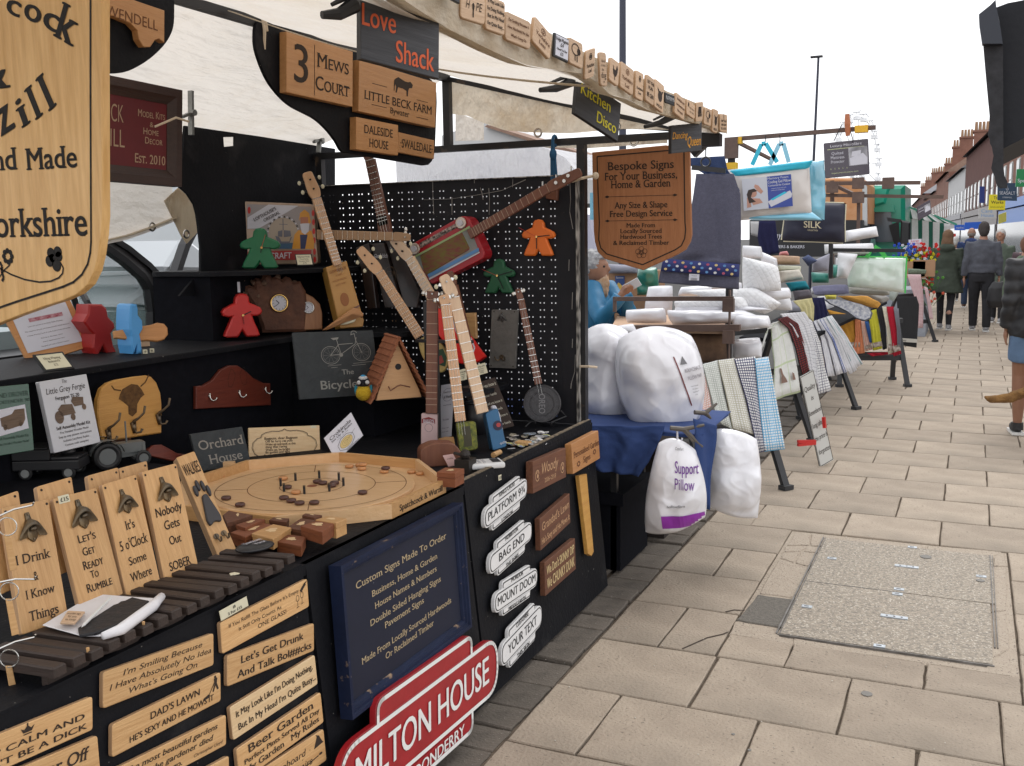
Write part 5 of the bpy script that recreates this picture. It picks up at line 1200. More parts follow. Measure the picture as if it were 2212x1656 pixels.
for s_ in(0,1):
 f_=lambda x,y:(.42+(x if not s_ else .22-x),y)
 line(fr,[f_(.02,.18),f_(.05,.22),f_(.08,.34),f_(.06,.5),f_(.03,.62),f_(-.01,.6),f_(-.02,.44),f_(.0,.3),f_(.02,.18)],.0016,b)
b.obj('horse_engraving',ink,o,fr.M)
hr=o
def hook_w(parent,fr,cx,cy,**kw):
 e=bpy.data.objects.new('hook_mount',None)
 n0=set(col.objects);WM_p=WM[parent.name];WM[parent.name]=fr.M;hook(parent,fr,cx,cy,**kw);WM[parent.name]=WM_p
 for q in set(col.objects)-n0:q.matrix_local=WM_p.inverted()@fr.M;WM[q.name]=fr.M
for u,v in((.16,.78),(.55,.82),(.92,.84)):hook_w(o,fr,u,v)
o,M=cut('hook_rack','arched honey pine hook rack with a highland cow head and curled iron hooks','hook rack','B2',[(905,815),(880,700),(862,560),(868,440),(900,340),(960,290),(1040,262),(1200,235),(1290,226),(1340,240),(1385,290),(1420,380),(1432,480),(1430,735)],PV((-2.64,2.4,SZ),84,8),.022,woodm('honey_pine',(.52,.27,.06),(.44,.21,.04),0),bev=.004)
fr=Fr(c('B2',(862,300),(1432,190),(880,815)),PV((-2.64,2.4,SZ),84,8))
b=B();pic(fr,[[(.36,.18),(.5,.12),(.6,.16),(.66,.26),(.7,.36),(.64,.4),(.58,.5),(.57,.64),(.5,.7),(.44,.64),(.44,.5),(.36,.4),(.3,.34),(.32,.26)]],b);line(fr,[(.34,.2),(.24,.16),(.2,.08)],.005,b);line(fr,[(.64,.2),(.72,.14),(.78,.02)],.005,b)
b.obj('cow_engraving',mat('scorched_cow',(.06,.028,.008),rough=.9,c2=(.13,.06,.015),scale=60),o,fr.M)
for u,v in((.12,.86),(.5,.84),(.9,.8)):hook_w(o,fr,u,v,m=brass,big=True)
o,M=cut('hook_rack','small red hook rack lying low behind the toy tractor','hook rack','B2',[(1310,935),(1310,880),(1360,842),(1430,838),(1480,865),(1570,915),(1690,930),(1720,950),(1740,1030)],PV((-2.60,2.7,CZ),84,8),.014,woodm('red_stained_board',(0,0,0),(0,0,0)),r=0)
# galvanised opener board on the pegboard
fr=Fr(c('A7',(1030,1300),(1265,1305),(1015,1995-130)),PY(4.17));fr=Fr([*c('A7',(1030,1303),(1262,1306)),c('B4',(1008,270))],PY(4.17))
gb_=sign('bottle_opener_board','grey galvanised style opener board with a double hook hung on the pegboard','bottle opener',fr,.014,mat('grey_washed_board',(.16,.155,.145),rough=.7,c2=(.12,.115,.108),scale=12,bump=.3,bscale=60),[],r=.004)
opener(fr,.42,.13,.26,gb_,mat('grey_casting',(.1,.1,.1),rough=.5,metal=.5))
o_=fr.pt(.48,.84);b=B()
for s_ in(-1,1):b.tube([(o_.x,o_.y+.01,.006),(o_.x+s_*.012,o_.y-.006,.012),(o_.x+s_*.024,o_.y-.002,.018),(o_.x+s_*.026,o_.y+.014,.024)],.003,n=6)
b.disc((o_.x,o_.y+.01,.001),.011,.004,n=12);b.obj('double_hook',brass,gb_)
b=B();[b.disc(fr.pt(u,v,.0005),.003,.001,n=8)for u,v in((.1,.03),(.88,.03),(.08,.96),(.92,.96))];b.obj('screw',ink,gb_)
# ---- model kits in clear bags, toy tractor and car
clr=mat('clear_plastic',(.9,.9,.9),rough=.1,alpha=.18)
pk=PV((-2.60,2.2,SZ),84,8)
fr=Fr(c('B2',(-190,345),(255,300),(-140,960)),pk)
sign('model_kit','green model kit packet with a picture of a wooden off-roader','model kit',fr,.02,mat('dark_green_card',(.012,.07,.035),rough=.25,spec=.8),[('LAND DROVER',.62,.17,.07,.7,''),('DEFENDER 90',.68,.26,.05,.6,''),('Self Assembly Model Kit',.6,.78,.04,.62,''),('Fine Detailed Wooden Model',.6,.86,.035,.6,'')],mat('faint_green_print',(.008,.035,.02)),r=.004)
kk=bpy.context.scene.objects['model_kit'];b=B();pic(fr,[[(.3,.34),(.88,.3),(.92,.66),(.32,.72)]],b,z=.001);b.obj('picture',paper,kk)
b=B();pic(fr,[[(.36,.46),(.6,.42),(.66,.36),(.86,.36),(.86,.52),(.8,.6),(.5,.64),(.38,.58)],circ(.45,.6,.04,.05,8),circ(.76,.57,.04,.05,8)],b,z=.0016);b.obj('picture_print',woodm('printed_brown',(.16,.10,.06),(.1,.06,.035)),kk)
fr=Fr(c('B2',(345,285),(765,215),(480,915)),pk)
k2=sign('model_kit','white model kit packet with a picture of a vintage tractor','model kit',fr,.02,mat('glossy_white_card',(.5,.5,.53),rough=.2,spec=.8),[('The',.5,.07,.05,.1,'i'),('Little Grey Fergie',.5,.19,.08,.82,'i'),('Ferguson TE-20',.5,.29,.05,.5,'b'),('Self Assembly Model Kit',.5,.7,.045,.72,'b'),('Fine Detailed Wooden Model',.5,.76,.03,.6,''),('Step by step picture instructions',.5,.82,.03,.7,''),('Authentic Land Rover Replica',.5,.88,.03,.55,''),('Custom craft company',.5,.94,.03,.5,'')],ink,r=.004)
b=B();pic(fr,[circ(.25,.53,.09,.09,14),circ(.53,.56,.05,.05,10),[(.25,.42),(.34,.36),(.56,.38),(.6,.52),(.3,.52)],circ(.8,.45,.045,.045,10),[(.55,.34),(.6,.28),(.82,.31),(.8,.42),(.6,.42)]],b,z=.0012);line(fr,[(.42,.36),(.42,.26)],.002,b,z=.0012);b.obj('picture',woodm('printed_brown',(0,0,0),(0,0,0)),k2)
def wheel(b,ctr,r,w_,k=0,kh=1,ax=(1,0,0)):b.ring(ctr,r*.78,r*.24,k,n=20,ax=ax,m_=8);b.disc(V(ctr)-V(ax)*w_*.3,r*.6,w_*.6,kh,n=16,ax=ax)
tyre=mat('black_rubber',(.01,.01,.011),rough=.6);tgrey=mat('grey_tractor_paint',(.13,.14,.14),rough=.4)
def toytractor(M,lab,body,sc=1.):
 t=empty('toy_tractor',lab,'toy tractor',M@Matrix.Scale(sc,4),'wooden model tractors on the counter')
 b=B();b.box((-.022,-.0,.045),(.022,.095,.078));b.box((-.016,-.06,.03),(.016,.09,.046));b.box((-.024,.09,.04),(.024,.1,.076));b.obj('body',body,t)
 b=B();b.box((-.018,-.055,.06),(.018,-.02,.066));b.box((-.018,-.06,.06),(.018,-.055,.085));b.obj('seat',body,t)
 b=B();b.tube([(.0,.045,.075),(.0,.045,.15)],.003,n=8);b.obj('exhaust',body,t)
 b=B();b.tube([(0,-.005,.078),(0,-.02,.092)],.002,n=6);b.ring((0,-.021,.094),.013,.0018,ax=(0,-1,.6),n=14);b.obj('steering_wheel',blackpl,t)
 for sx in(-1,1):
  for y,r in((-.03,.046),(.085,.026)):
   b=B();wheel(b,(sx*.045,y,r),r,.024);b.obj('wheel',[tyre,body],t,None,False)
  b=B();n=12;vs=[]
  for i in range(n+1):a=pi*(.05+.9*i/n);vs+=[(sx*.03,-.03+.055*cos(a),.046+.055*sin(a)),(sx*.06,-.03+.055*cos(a),.046+.055*sin(a))]
  b.add(vs,[(2*i,2*i+1,2*i+3,2*i+2)for i in range(n)]);b.obj('mudguard',body,t)
 return t
p=PZ(SZ).px(*c('B2',(1010,1030)));toytractor(MT(p)@MR(R(-30),4,'Z'),'grey painted model tractor with black tyres by the opener boards',tgrey,1.)
p=PZ(SZ+.02).px(*c('B2',(1010,960)));toytractor(MT(p+V((-.12,.06,-.02)))@MR(R(-28),4,'Z'),'brown bare wood model tractor behind the grey one',brownw,.95)
p=PZ(SZ).px(*c('B2',(450,1120)))
cr2=empty('toy_car','black model off-roader with a spare wheel on its bonnet','toy car',MT(p)@MR(R(-62),4,'Z'))
b=B();b.box((-.05,-.10,.03),(.05,.11,.062));b.box((-.048,-.10,.062),(.048,.02,.098));b.box((-.045,.02,.062),(.045,.108,.072));bevel(b.obj('body',blackpl,cr2),.004)
for sx in(-1,1):
 for y in(-.06,.075):b=B();wheel(b,(sx*.045,y,.022),.022,.02);b.obj('wheel',[tyre,galv],cr2)
b=B();b.ring((0,.06,.082),.018,.007,ax=(0,0,1));b.disc((0,.06,.078),.014,.004);b.obj('spare_wheel',blackpl,cr2)
b=B();b.box((-.05,-.10,.099),(.05,.015,.105));bevel(b.obj('roof',blackpl,cr2),.002)
p=PZ(SZ+.02).px(*c('B2',(360,940)))
cr3=empty('toy_car','bare wood model off-roader behind the black one','toy car',MT(p+V((-.02,.0,0)))@MR(R(-62),4,'Z'))
b=B();b.box((-.045,-.09,.03),(.045,.10,.06));b.box((-.044,-.09,.06),(.044,.02,.092));bevel(b.obj('body',brownw,cr3),.003);b=B();b.box((-.046,-.095,.094),(.046,.02,.1));b.obj('roof',ply,cr3)
for sx in(-1,1):
 for y in(-.055,.07):b=B();wheel(b,(sx*.042,y,.02),.02,.02);b.obj('wheel',[brownw,ply],cr3)
flat('price_card','black framed card for the off-roader kit lying on the counter','price card','B2',[(545,1165),(800,1098),(918,1118),(690,1200)],SZ-.03,.008,blackpl)
q=[PZ(SZ-.0292).px(*p)for p in c('B2',(565,1163),(795,1104),(650,1192))];fr=Fr([q[0],q[1],q[2]],None);b=B();b.prism(fr.poly(RECT),.0005,z=.0003);o=b.obj('card',cream,bpy.context.scene.objects['price_card'],fr.M);b=B();letters(fr,[('Landdrover Defender',.5,.42,.2,.8,'i'),('Model Kit',.5,.78,.2,.4,'i')],b,z=.0008);b.obj('lettering',ink,o)
# left end: stack of wooden boxes with arched back, key rings
o,M=cut('letter_rack','pale arched wooden rack at the near end of the counter','wooden rack','B2',[(-120,1050),(-120,900),(0,902),(70,915),(120,950),(150,965),(205,968),(235,990),(230,1025),(120,1045),(0,1055)],PV(PZ(CZ+.1).px(40,1010),65,5),.02,ply)
fr=Fr(c('B2',(-100,990),(215,975),(-100,1045)),PV(PZ(CZ+.1).px(40,1010),65,5));b=B();letters(fr,[('Spatchcock & Wurzill',.5,.75,.42,.9,'s')],b,z=.001);b.obj('lettering',burn,o,fr.M)
for i in range(5):
 o_=V((sum(p.x for p in[PZ(CZ+.075).px(*q)for q in c('B2',(-80,1190),(60,1120),(325,1110),(210,1180))])/4,sum(p.y for p in[PZ(CZ+.075).px(*q)for q in c('B2',(-80,1190),(60,1120),(325,1110),(210,1180))])/4,CZ+.075-.0155*i))
 Q=[PZ(CZ+.075).px(*q)for q in c('B2',(-80,1190),(60,1120),(325,1110),(210,1180))]
 b=B();b.prism([(q.x-o_.x+rng.uniform(-.002,.002),q.y-o_.y)for q in Q],.0145,.001);x=b.obj('wooden_block',ply,None,MT(o_));tag(x,('top','second','middle','fourth','bottom')[i]+' board in the stack of pale wooden blocks beside the toy off-roader','wooden block','stack of pale wooden blocks')
p=PZ(CZ+.08).px(*c('B2',(100,1130)));b=B();b.tube([p,p+V((.045,.02,.008))],.002,n=6);o=b.obj('red_topped_pin',steel);tag(o,'thin steel pin with a red head on the wooden blocks','pin');b=B();b.disc(p+V((.045,.02,.006)),.004,.014,n=8);b.obj('head',redp,o)
for k,(y1,ln)in enumerate((((2,1240),0),((2,1385),1),((-2,1100),2))):
 pl=PV((-1.62,1.3,.8),60);u,v=y1;a,e=pl.px(u-10,v+20),pl.px(u+72,v+12 if k==0 else v-8)
 lab=('upper wire hook with a key ring and wood tag at the near end','lower wire hook with a key ring and long wood tag','topmost wire hook at the near end holding a wood tag')[k]
 t=empty('key_ring',lab,'key ring',MT(a),'key rings on wire hooks at the near end of the stall')
 b=B();b.tube([a,a.lerp(e,.5)+V((0,0,.004)),e,e+V((.004,0,.006))],.0018,n=6);wb('wire_hook',b,steel,t)
 ctr=pl.px(u+18,v+38);b=B();b.ring(ctr,.017,.0012,ax=(.5,-.8,.1),n=24);wb('split_ring',b,steel,t)
 q=[pl.px(*z)for z in((u+10,v+55),(u+24,v+55),(u+40,v+130),(u+24,v+135))];M=basis(q[0],(pl.n.cross(V((0,0,1)))*-1),pl.n);b=B();b.prism([tuple((M.inverted()@p_).xy)for p_ in q],.004,.0008);b.obj('wood_tag',ply,t,M)
 # ================================================================ meeples, clocks, instruments
def meeple(name,label,cat,k,pts,pl,t,m,hands=None,group='thick painted wooden figure shapes',mirror=None):
 o,M=cut(name,label,cat,k,pts,pl,t,m,.006,group,r=0)
 if hands:
  iM=M.inverted();cxy=(iM@pl.px(*c(k,hands[0]))).xy
  b=B();b.disc((cxy.x,cxy.y,.001),.005,.006,n=10);b.obj('spindle',gold,o)
  for i,q in enumerate(hands[1:]):
   e=(iM@pl.px(*c(k,q))).xy;b=B();b.bar((cxy.x,cxy.y,.004+.0015*i),(e.x,e.y,.004+.0015*i),.004 if i<2 else .0015,.001,up=(0,0,1));b.obj('clock_hand',(inkb,inkb,redp)[i],o)
 return o
def mshape(x0,y0,x1,y1,sk=0):
 w_,h_=x1-x0,y1-y0
 base=[(.5,0),(.6,.02),(.66,.09),(.68,.22),(.80,.27),(.95,.34),(1,.42),(.97,.5),(.86,.53),(.75,.52),(.80,.66),(.90,.86),(.94,.97),(.88,1),(.62,1),(.58,.96),(.5,.84),(.42,.96),(.38,1),(.12,1),(.06,.97),(.10,.86),(.20,.66),(.25,.52),(.14,.53),(.03,.5),(0,.42),(.05,.34),(.20,.27),(.32,.22),(.34,.09),(.4,.02)]
 return[(x0+x*w_,y0+y*h_+sk*(x-.5)*w_)for x,y in base]
s3=PV(PZ(1.514).px(590,578),35)
meeple('meeple_clock','green meeple shaped clock standing on the top tier by the fisherman tin','clock','A6',mshape(348,580,706,938),PV((-2.80,3.55,1.514),30),.03,greenp,[(545,755),(625,757),(538,800),(580,640)])
meeple('meeple_clock','red meeple shaped clock on the middle shelf beside the burr wood clock','clock','A6',mshape(200,1160,552,1545,-.05),PV((-2.74,3.5,1.217),50),.055,redp,[(378,1352),(450,1318),(385,1430),(385,1440)])
meeple('meeple_clock','orange meeple clock fixed high on the pegboard','clock','A7',mshape(1292,505,1585,828),PY(4.17),.02,orangep,[(1430,658),(1545,645),(1432,765),(1275,578)])
meeple('meeple_clock','dark green meeple clock on the pegboard below the orange one','clock','A7',mshape(950,855,1228,1158),PY(4.17),.02,mat('dark_green_paint',(.008,.09,.035),rough=.5),[(1082,1002),(1218,962),(1140,1120),(950,945)])
redk=mat('dark_red_paint',(.34,.012,.01),rough=.5)
meeple('painted_figure','dark red thick wooden meeple on the shelf behind the opener boards','wooden figure','A5',[(790,1035),(850,1038),(905,1035),(945,1070),(960,1150),(1010,1200),(1020,1240),(985,1290),(1005,1400),(1040,1470),(960,1490),(915,1400),(870,1490),(845,1480),(820,1420),(830,1300),(790,1260),(740,1190),(780,1120)],PV(PZ(1.217).px(225,762),78),.09,redk,None)
meeple('painted_figure','sky blue thick wooden figure with two ears on the shelf','wooden figure','A5',[(1155,1080),(1160,1045),(1180,1030),(1215,1035),(1225,1080),(1225,1130),(1262,1180),(1268,1250),(1240,1300),(1255,1380),(1262,1470),(1215,1475),(1210,1400),(1190,1465),(1182,1475),(1165,1400),(1165,1320),(1150,1260),(1150,1180)],PV(PZ(1.217).px(300,765),82),.085,bluep,None)
bears,_=cut('hook_rack','brown bear shaped wooden hook board lying behind the blue figure','hook rack','A5',[(1000,1270),(1265,1225),(1330,1215),(1390,1195),(1450,1205),(1480,1240),(1485,1300),(1450,1345),(1390,1360),(1300,1350),(1265,1355),(1010,1330)],PV(PZ(1.22).px(320,762),60,20),.015,orangew)
for i,(q,ch)in enumerate((((1282,1445),'P'),((1342,1435),'R'))):
 p=PZ(1.217).px(*c('A5',(q[0],q[1]+25)));b=B();b.box((-.0075,-.0075,0),(.0075,.0075,.015));o=b.obj('letter_cube',cream,None,MT(p)@MR(R(55),4,'Z'));tag(o,('small cream cube printed with p on the shelf','small cream cube printed with r on the shelf')[i],'cube')
 fr=Fr([o.matrix_basis@V((-.0075,-.0077,.015)),o.matrix_basis@V((.0075,-.0077,.015)),o.matrix_basis@V((-.0075,-.0077,0))],None);b=B();letters(fr,[(ch,.5,.8,.6,None,'sb')],b);b.obj('lettering',ink,o,fr.M)
p=PZ(1.217).px(*c('A5',(1300,1410)));b=B();b.box((-.016,-.013,.0),(.016,.013,.028));o=b.obj('wooden_block',magw,None,MT(p+V((-.03,.02,0)))@MR(R(55),4,'Z'));tag(o,'little brown block behind the letter cubes','wooden block')
# framed leaflet on an easel board and price card, near end of shelf
pe=PV(PZ(1.217).px(90,770),66,22)
fr=Fr(c('A5',(20,1120),(600,960),(260,1575)),pe)
bo=sign('notice_board','brown board holding a white weaving leaflet on the shelf near the carved sign','notice',fr,.012,orangew,[],r=.003)
f2=Fr(c('A5',(85,1110),(575,1015),(245,1468)),pe,off=.002);b=B();b.prism(f2.poly(RECT),.0008);q=b.obj('leaflet',paper,bo,f2.M)
b=B();letters(f2,[('Learn the ancient art of Viking Tablet Weaving',.5,.42,.025,.62,''),('This collection of tools and simple beautiful woven patterns',.5,.53,.025,.8,''),('a Viking Weaving Comb, 6 cards, Pattern book and heddle',.5,.63,.025,.78,''),('Full kits in the same colour',.52,.74,.025,.4,''),('www.spatchcock.com',.52,.83,.025,.4,''),('Designed and made in North Yorkshire',.52,.93,.025,.5,'')],b);b.obj('lettering',ink,q)
b=B();b.add([(*f2.pt(.25,.22).xy,.001),(*f2.pt(.86,.22).xy,.001),(*f2.pt(.86,.31).xy,.001),(*f2.pt(.25,.31).xy,.001)][::-1],[(0,1,2,3)]);b.obj('woven_band',mat('woven_red',(.3,.04,.07),rough=.8,c2=(.5,.3,.33),scale=60),q)
pc_=PV(PZ(1.217).px(130,800),66,40);fr=Fr(c('A5',(288,1478),(552,1448),(400,1630)),pc_);o=sign('price_card','black framed cream price card in front of the weaving leaflet','price card',fr,.008,blackpl,[],r=.001)
b=B();b.prism(fr.poly([(.07,.1),(.93,.1),(.93,.9),(.07,.9)]),.0006,z=.001);b.obj('card',cream,o);b=B();letters(fr,[('Viking Weaving',.5,.38,.14,.56,'i'),('Bookmark Kit',.5,.56,.13,.4,'i'),('£12',.48,.76,.14,.13,'')],b,z=.0016);b.obj('lettering',ink,o)
b=B();k=0
rk2=empty('slatted_rack','second dark slatted rack on the shelf under the carved sign','rack',MT((-2.9,2.0,1.217)))
for i in range(7):b=B();b.box((-3.0,1.78+.052*i,1.232),(-2.76,1.82+.052*i,1.25));wb('slat',b,chocw,rk2)
for x in(-2.97,-2.8):b=B();b.box((x,1.77,1.2165),(x+.015,2.15,1.231));wb('rail',b,chocw,rk2)
# ---- string instruments
mhoney=woodm('maple_neck',(.68,.42,.24),(.6,.35,.19),1,scale=8,rough=.4,coat=.2);mbrown=woodm('mahogany_neck',(.19,.075,.04),(.14,.05,.03),1,scale=8,rough=.45,coat=.1);mpale=woodm('pale_neck',(.74,.54,.36),(.66,.46,.3),1,scale=8,rough=.4,coat=.2)
def neck(parent,M,a,n,e,w0,w1,m,frets=14,th=.018,z=0,strings=3,headw=1.35,pegs=0,fcol=steel,tuner=blackm,knob=cream,back=False):
 """headstock tip a, nut n, body end e, all in the plane M (xy)"""
 a,n,e=V(a),V(n),V(e);d=(e-n).normalized();s=V((-d.y,d.x));b=B()
 da=(n-a).normalized();sa=V((-da.y,da.x));hw=w0*headw/2
 T=MT((0,0,z))
 b.prism(rnd_poly([tuple(a+sa*hw*.75),tuple(a-sa*hw*.75),tuple(n-da*w0*.8-sa*hw),tuple(n-sa*w0/2),tuple(n+sa*w0/2),tuple(n-da*w0*.8+sa*hw)],w0*.3,3),th*.7,.002,M=T);b.obj('headstock',m,parent,M)
 b=B();b.prism([tuple(n-s*w0/2),tuple(n+s*w0/2),tuple(e+s*w1/2),tuple(e-s*w1/2)],th,.002,M=T);b.obj('neck',m,parent,M)
 b=B();L=(e-n).length
 for i in range(frets):
  t=1-2**(-i/10.5);t=t/(1-2**(-frets/10.5));p=n.lerp(e,t*.97);w_=w0+(w1-w0)*t;b.bar((*(p-s*w_/2),z+.001),(*(p+s*w_/2),z+.001),.0022,.0016)
 b.obj('fret',fcol,parent,M)if frets else None
 if strings:
  b=B()
  for i in range(strings):o=(i-(strings-1)/2)/max(strings,1);b.tube([(*(n+s*o*w0*.8),z+.003),(*(e+d*L*.12+s*o*w1*.8),z+.004)],.0006,n=4,caps=False)
  b.obj('string',steel,parent,M)
 for i in range(pegs):
  sd=1 if i%2 else-1;p=a.lerp(n,.3+.35*(i//2));b=B();q=p+sa*hw*sd*1.65
  b.tube([(*p,z-.012),(*q,z-.012)],.0028,n=6);b.disc((*p,z+.001),.004,.008,n=8);b.disc((*(p+sa*hw*sd),z-.018),.007,.012,n=8);tn=b.obj('tuner',tuner,parent,M)
  b=B();b.ball((*q,z-.012),.0105,n=8,m_=6,sc=(.8,1,.5));b.obj('tuner_knob',knob,tn,M)
def instr(label,k,pl,name='cigar_box_guitar',cat='instrument'):
 x=pl.n.cross(V((0,0,1)))*-1;o=pl.px(*c(k,(0,0))if False else k);M=basis(o,x,pl.n);t=empty(name,label,cat,M,'hand made tin and box instruments');return t,M
def lp(M,pl,k,*pts):iM=M.inverted();r=c(k,*pts);r=r if isinstance(r,list)else[r];return[(iM@pl.px(*q)).xy for q in r]
def body(t,M,ps,th,m,z=0,r=.01,me=None,bev=.003):
 b=B();b.prism(rnd_poly([tuple(p)for p in ps],r,4),th,bev,0,1 if me else None,z=z);return b.obj('body',[m,me]if me else m,t,M)
px2=lambda w_,y:w_/FOC*y*1.08
# yellow cigar box guitar
gp=PV((-2.56,3.80,1.2),50,8)
t,M=instr('honey cigar box guitar with white tuner knobs leaning at the shelf corner',(735,706),gp)
ybox=mat('yellow_cigar_box',(.52,.27,.075),rough=.5,var=.15,scale=6)
f_=lp(M,gp,'A6',(1112,928),(1296,872),(1448,1395),(1440,1452),(1238,1468));body(t,M,f_,.085,ybox,r=.004,me=mat('box_side',(.4,.22,.05),rough=.5))
b=B();fr=Fr.__new__(Fr);q=lp(M,gp,'A6',(1112,928),(1296,872),(1238,1468));U=q[1]-q[0];D=q[2]-q[0]
fr=Fr([M@V((*q[0],0)),M@V((*q[1],0)),M@V((*q[2],0))],None,off=.001)
b=B();letters(fr,[('GLENMORANGIE',.5,.12,.045,.8,'s'),('10 YEARS',.5,.19,.03,.3,''),('HIGHLAND SINGLE MALT',.5,.27,.03,.7,''),('SCOTCH WHISKY',.5,.34,.03,.5,''),('EST 1843',.55,.88,.04,.5,'s')],b);pic(fr,[circ(.5,.58,.2,.11,14)],b);b.obj('lettering',mat('brown_ink',(.30,.11,.03)),t,fr.M)
q=lp(M,gp,'A6',(935,95),(1022,325),(1208,912));neck(t,M,*q,.042,.038,mhoney,14,z=.022,strings=4,pegs=4,headw=1.4)
b=B();q=lp(M,gp,'A6',(1290,1330),(1400,1270));b.bar((*q[0],.01),(*q[1],.01),.008,.01);b.obj('bridge',mbrown,t,M)
# triangular lyre in front
gp2=PV((-2.5,3.76,1.2),50,14)
t,M=instr('small wedge shaped wooden lap instrument leaning in front of the honey guitar',(700,714),gp2,'lap_harp')
f_=lp(M,gp2,'A6',(1085,1482),(1340,1290),(1375,1285),(1425,1330),(1440,1385),(1300,1440),(1120,1480));
q=lp(M,gp2,'A6',(1090,1478),(1345,1288),(1400,1300),(1360,1335));body(t,M,lp(M,gp2,'A6',(1085,1480),(1345,1285),(1405,1290),(1445,1340),(1440,1370),(1395,1345),(1345,1345),(1240,1435),(1120,1480)),.02,orangew,r=.003)
body(t,M,lp(M,gp2,'A6',(1240,1435),(1335,1348),(1370,1348),(1385,1380),(1370,1408),(1300,1430)),.012,cream,z=-.004,r=.008)
# dark tins and boxes in the corner
dt=mat('black_whisky_tin',(.012,.011,.011),rough=.3,c2=(.03,.014,.012),scale=10)
for i,(pts,lab)in enumerate(((((1380,800),(1375,755),(1490,715),(1560,1290),(1480,1300),(1410,900)),'black picture tin nearest the honey guitar in the corner stack'),(((1487,720),(1600,712),(1760,1280),(1610,1290)),'tall black tin with white label, second in the corner stack'),(((1590,655),(1690,650),(1905,1150),(1880,1290),(1770,1280)),'tall black tin behind the others, carrying the mahogany neck'))):
 pl=PV((-2.42,4.04-.0*i,1.2),12,3);x=pl.n.cross(V((0,0,1)))*-1;M=basis(pl.px(790,700),x,pl.n);q=lp(M,pl,'A6',*pts)
 b=B();b.prism([tuple(p)for p in q],.05-.0*i,.003);o=b.obj('whisky_tin',dt,None,M@MT((0,0,-.03*i)));tag(o,lab,'tin','black tins standing in the shelf corner')
 if i:
  q4=lp(M,pl,'A6',*(((1520,805),(1640,800),(1520,850))if i==1 else((1640,740),(1700,735),(1640,780))));fr=Fr([M@V((*q4[0],.002-.03*i)),M@V((*q4[1],.002-.03*i)),M@V((*q4[2],.002-.03*i))],None);b=B();letters(fr,[('Glenfiddich',.5,.9,.8,1.0,'b')],b);b.obj('lettering',paper,o,fr.M)
  b=B();e=lp(M,pl,'A6',(1660,1020),(1640,960));[b.ring((*(e[0]+V((0,.03*j))),.002-.03*i),.03-.008*j,.001,n=20)for j in(0,1)];b.obj('printed_ring',mat('dull_bronze_print',(.12,.08,.05)),o,M)
  # mahogany neck rising behind the tins
gp=PY(4.02);t,M=instr('long mahogany guitar neck rising behind the black tins to the hanging board',c('A6',(1640,700)),gp)
q=lp(M,gp,'A6',(1480,-60),(1495,-20),(1620,560));neck(t,M,*q,.05,.055,mbrown,14,strings=3,headw=1.0);body(t,M,lp(M,gp,'A6',(1560,470),(1655,460),(1690,655),(1570,650)),.02,mbrown,r=.01)
# horizontal tin guitar with the fisherman
gp=PV((-2.80,3.78,1.514),24)
t,M=instr('large picture tin guitar lying sideways, bearded fisherman in yellow on it',c('A6',(700,900)),gp)
tinw=mat('tin_border',(.42,.30,.22),rough=.3,metal=.3,var=.3,scale=12)
body(t,M,lp(M,gp,'A6',(378,345),(1000,372),(1042,900),(372,905)),.07,tinw,r=.015,me=mat('tin_side',(.2,.13,.08),rough=.35,metal=.6))
def flatp(name,polys,m,z=.001,k='A6'):
 b=B()
 for ps in polys:
  qq=lp(M,gp,k,*ps);s_=sum(qq[i].x*qq[(i+1)%len(qq)].y-qq[(i+1)%len(qq)].x*qq[i].y for i in range(len(qq)));qq=qq if s_>0 else qq[::-1]
  b.add([(*p,z)for p in qq],[tuple(range(len(qq)))])
 return b.obj(name,m,t,M)
flatp('printed_panel',[[(415,370),(985,395),(985,770),(640,765),(560,600),(415,590)]],mat('tin_sky',(.30,.27,.27),rough=.35));flatp('printed_banner',[[(420,490),(605,375),(870,385),(520,585),(420,588)]],paper,.0016)
flatp('printed_arch',[circ(735,620,128,130,24)],mat('tin_arch',(.38,.31,.24),rough=.35),.0014);flatp('printed_sea',[[(620,718),(830,712),(815,765),(650,765)]],mat('tin_sea',(.06,.12,.2),rough=.35),.002)
b=B();
for i in range(18):
 a=pi*1.02+i*pi*.96/17;p0=lp(M,gp,'A6',(735+128*cos(a),620+130*sin(a)),(735+142*cos(a),620+146*sin(a)));b.bar((*p0[0],.0025),(*p0[1],.0025),.006,.0005,k=i%2)
b.obj('checker_band',[paper,inkb],t,M)
flatp('printed_ship',[[(665,650),(700,660),(720,700),(790,700),(800,665),(815,660),(790,718),(690,718)],[(690,610),(730,600),(728,660),(690,655)],[(740,600),(800,605),(806,655),(742,662)],[(730,500),(738,500),(740,600),(732,600)],[(700,545),(775,548),(775,553),(700,550)]],mat('tin_ship',(.14,.14,.17),rough=.35),.0026)
flatp('printed_coat',[[(815,765),(835,640),(870,600),(985,605),(1010,700),(1008,768)],[(875,520),(885,450),(925,418),(965,450),(982,530),(960,560),(955,490),(890,490)]],mat('tin_yellow',(.62,.28,.03),rough=.35),.003)
flatp('printed_face',[[(888,485),(956,485),(958,560),(890,560)]],mat('tin_face',(.42,.16,.09),rough=.4),.0034);flatp('printed_beard',[[(885,545),(925,540),(968,540),(962,610),(930,640),(900,620)]],paper,.0038);flatp('printed_jersey',[[(885,640),(952,640),(930,765),(890,765)]],mat('tin_navy',(.02,.03,.1),rough=.4),.0036)
flatp('printed_foot_band',[[(420,790),(985,775),(985,860),(420,870)]],mat('tin_red_band',(.35,.03,.03),rough=.35),.0016)
flatp('printed_rosettes',[circ(435,425,14,32,10),circ(1000,450,13,28,10),circ(1003,530,13,28,10),circ(1006,610,13,28,10),circ(1010,690,13,28,10),circ(1012,790,13,30,10),circ(1015,860,13,28,10)],redp,.002)
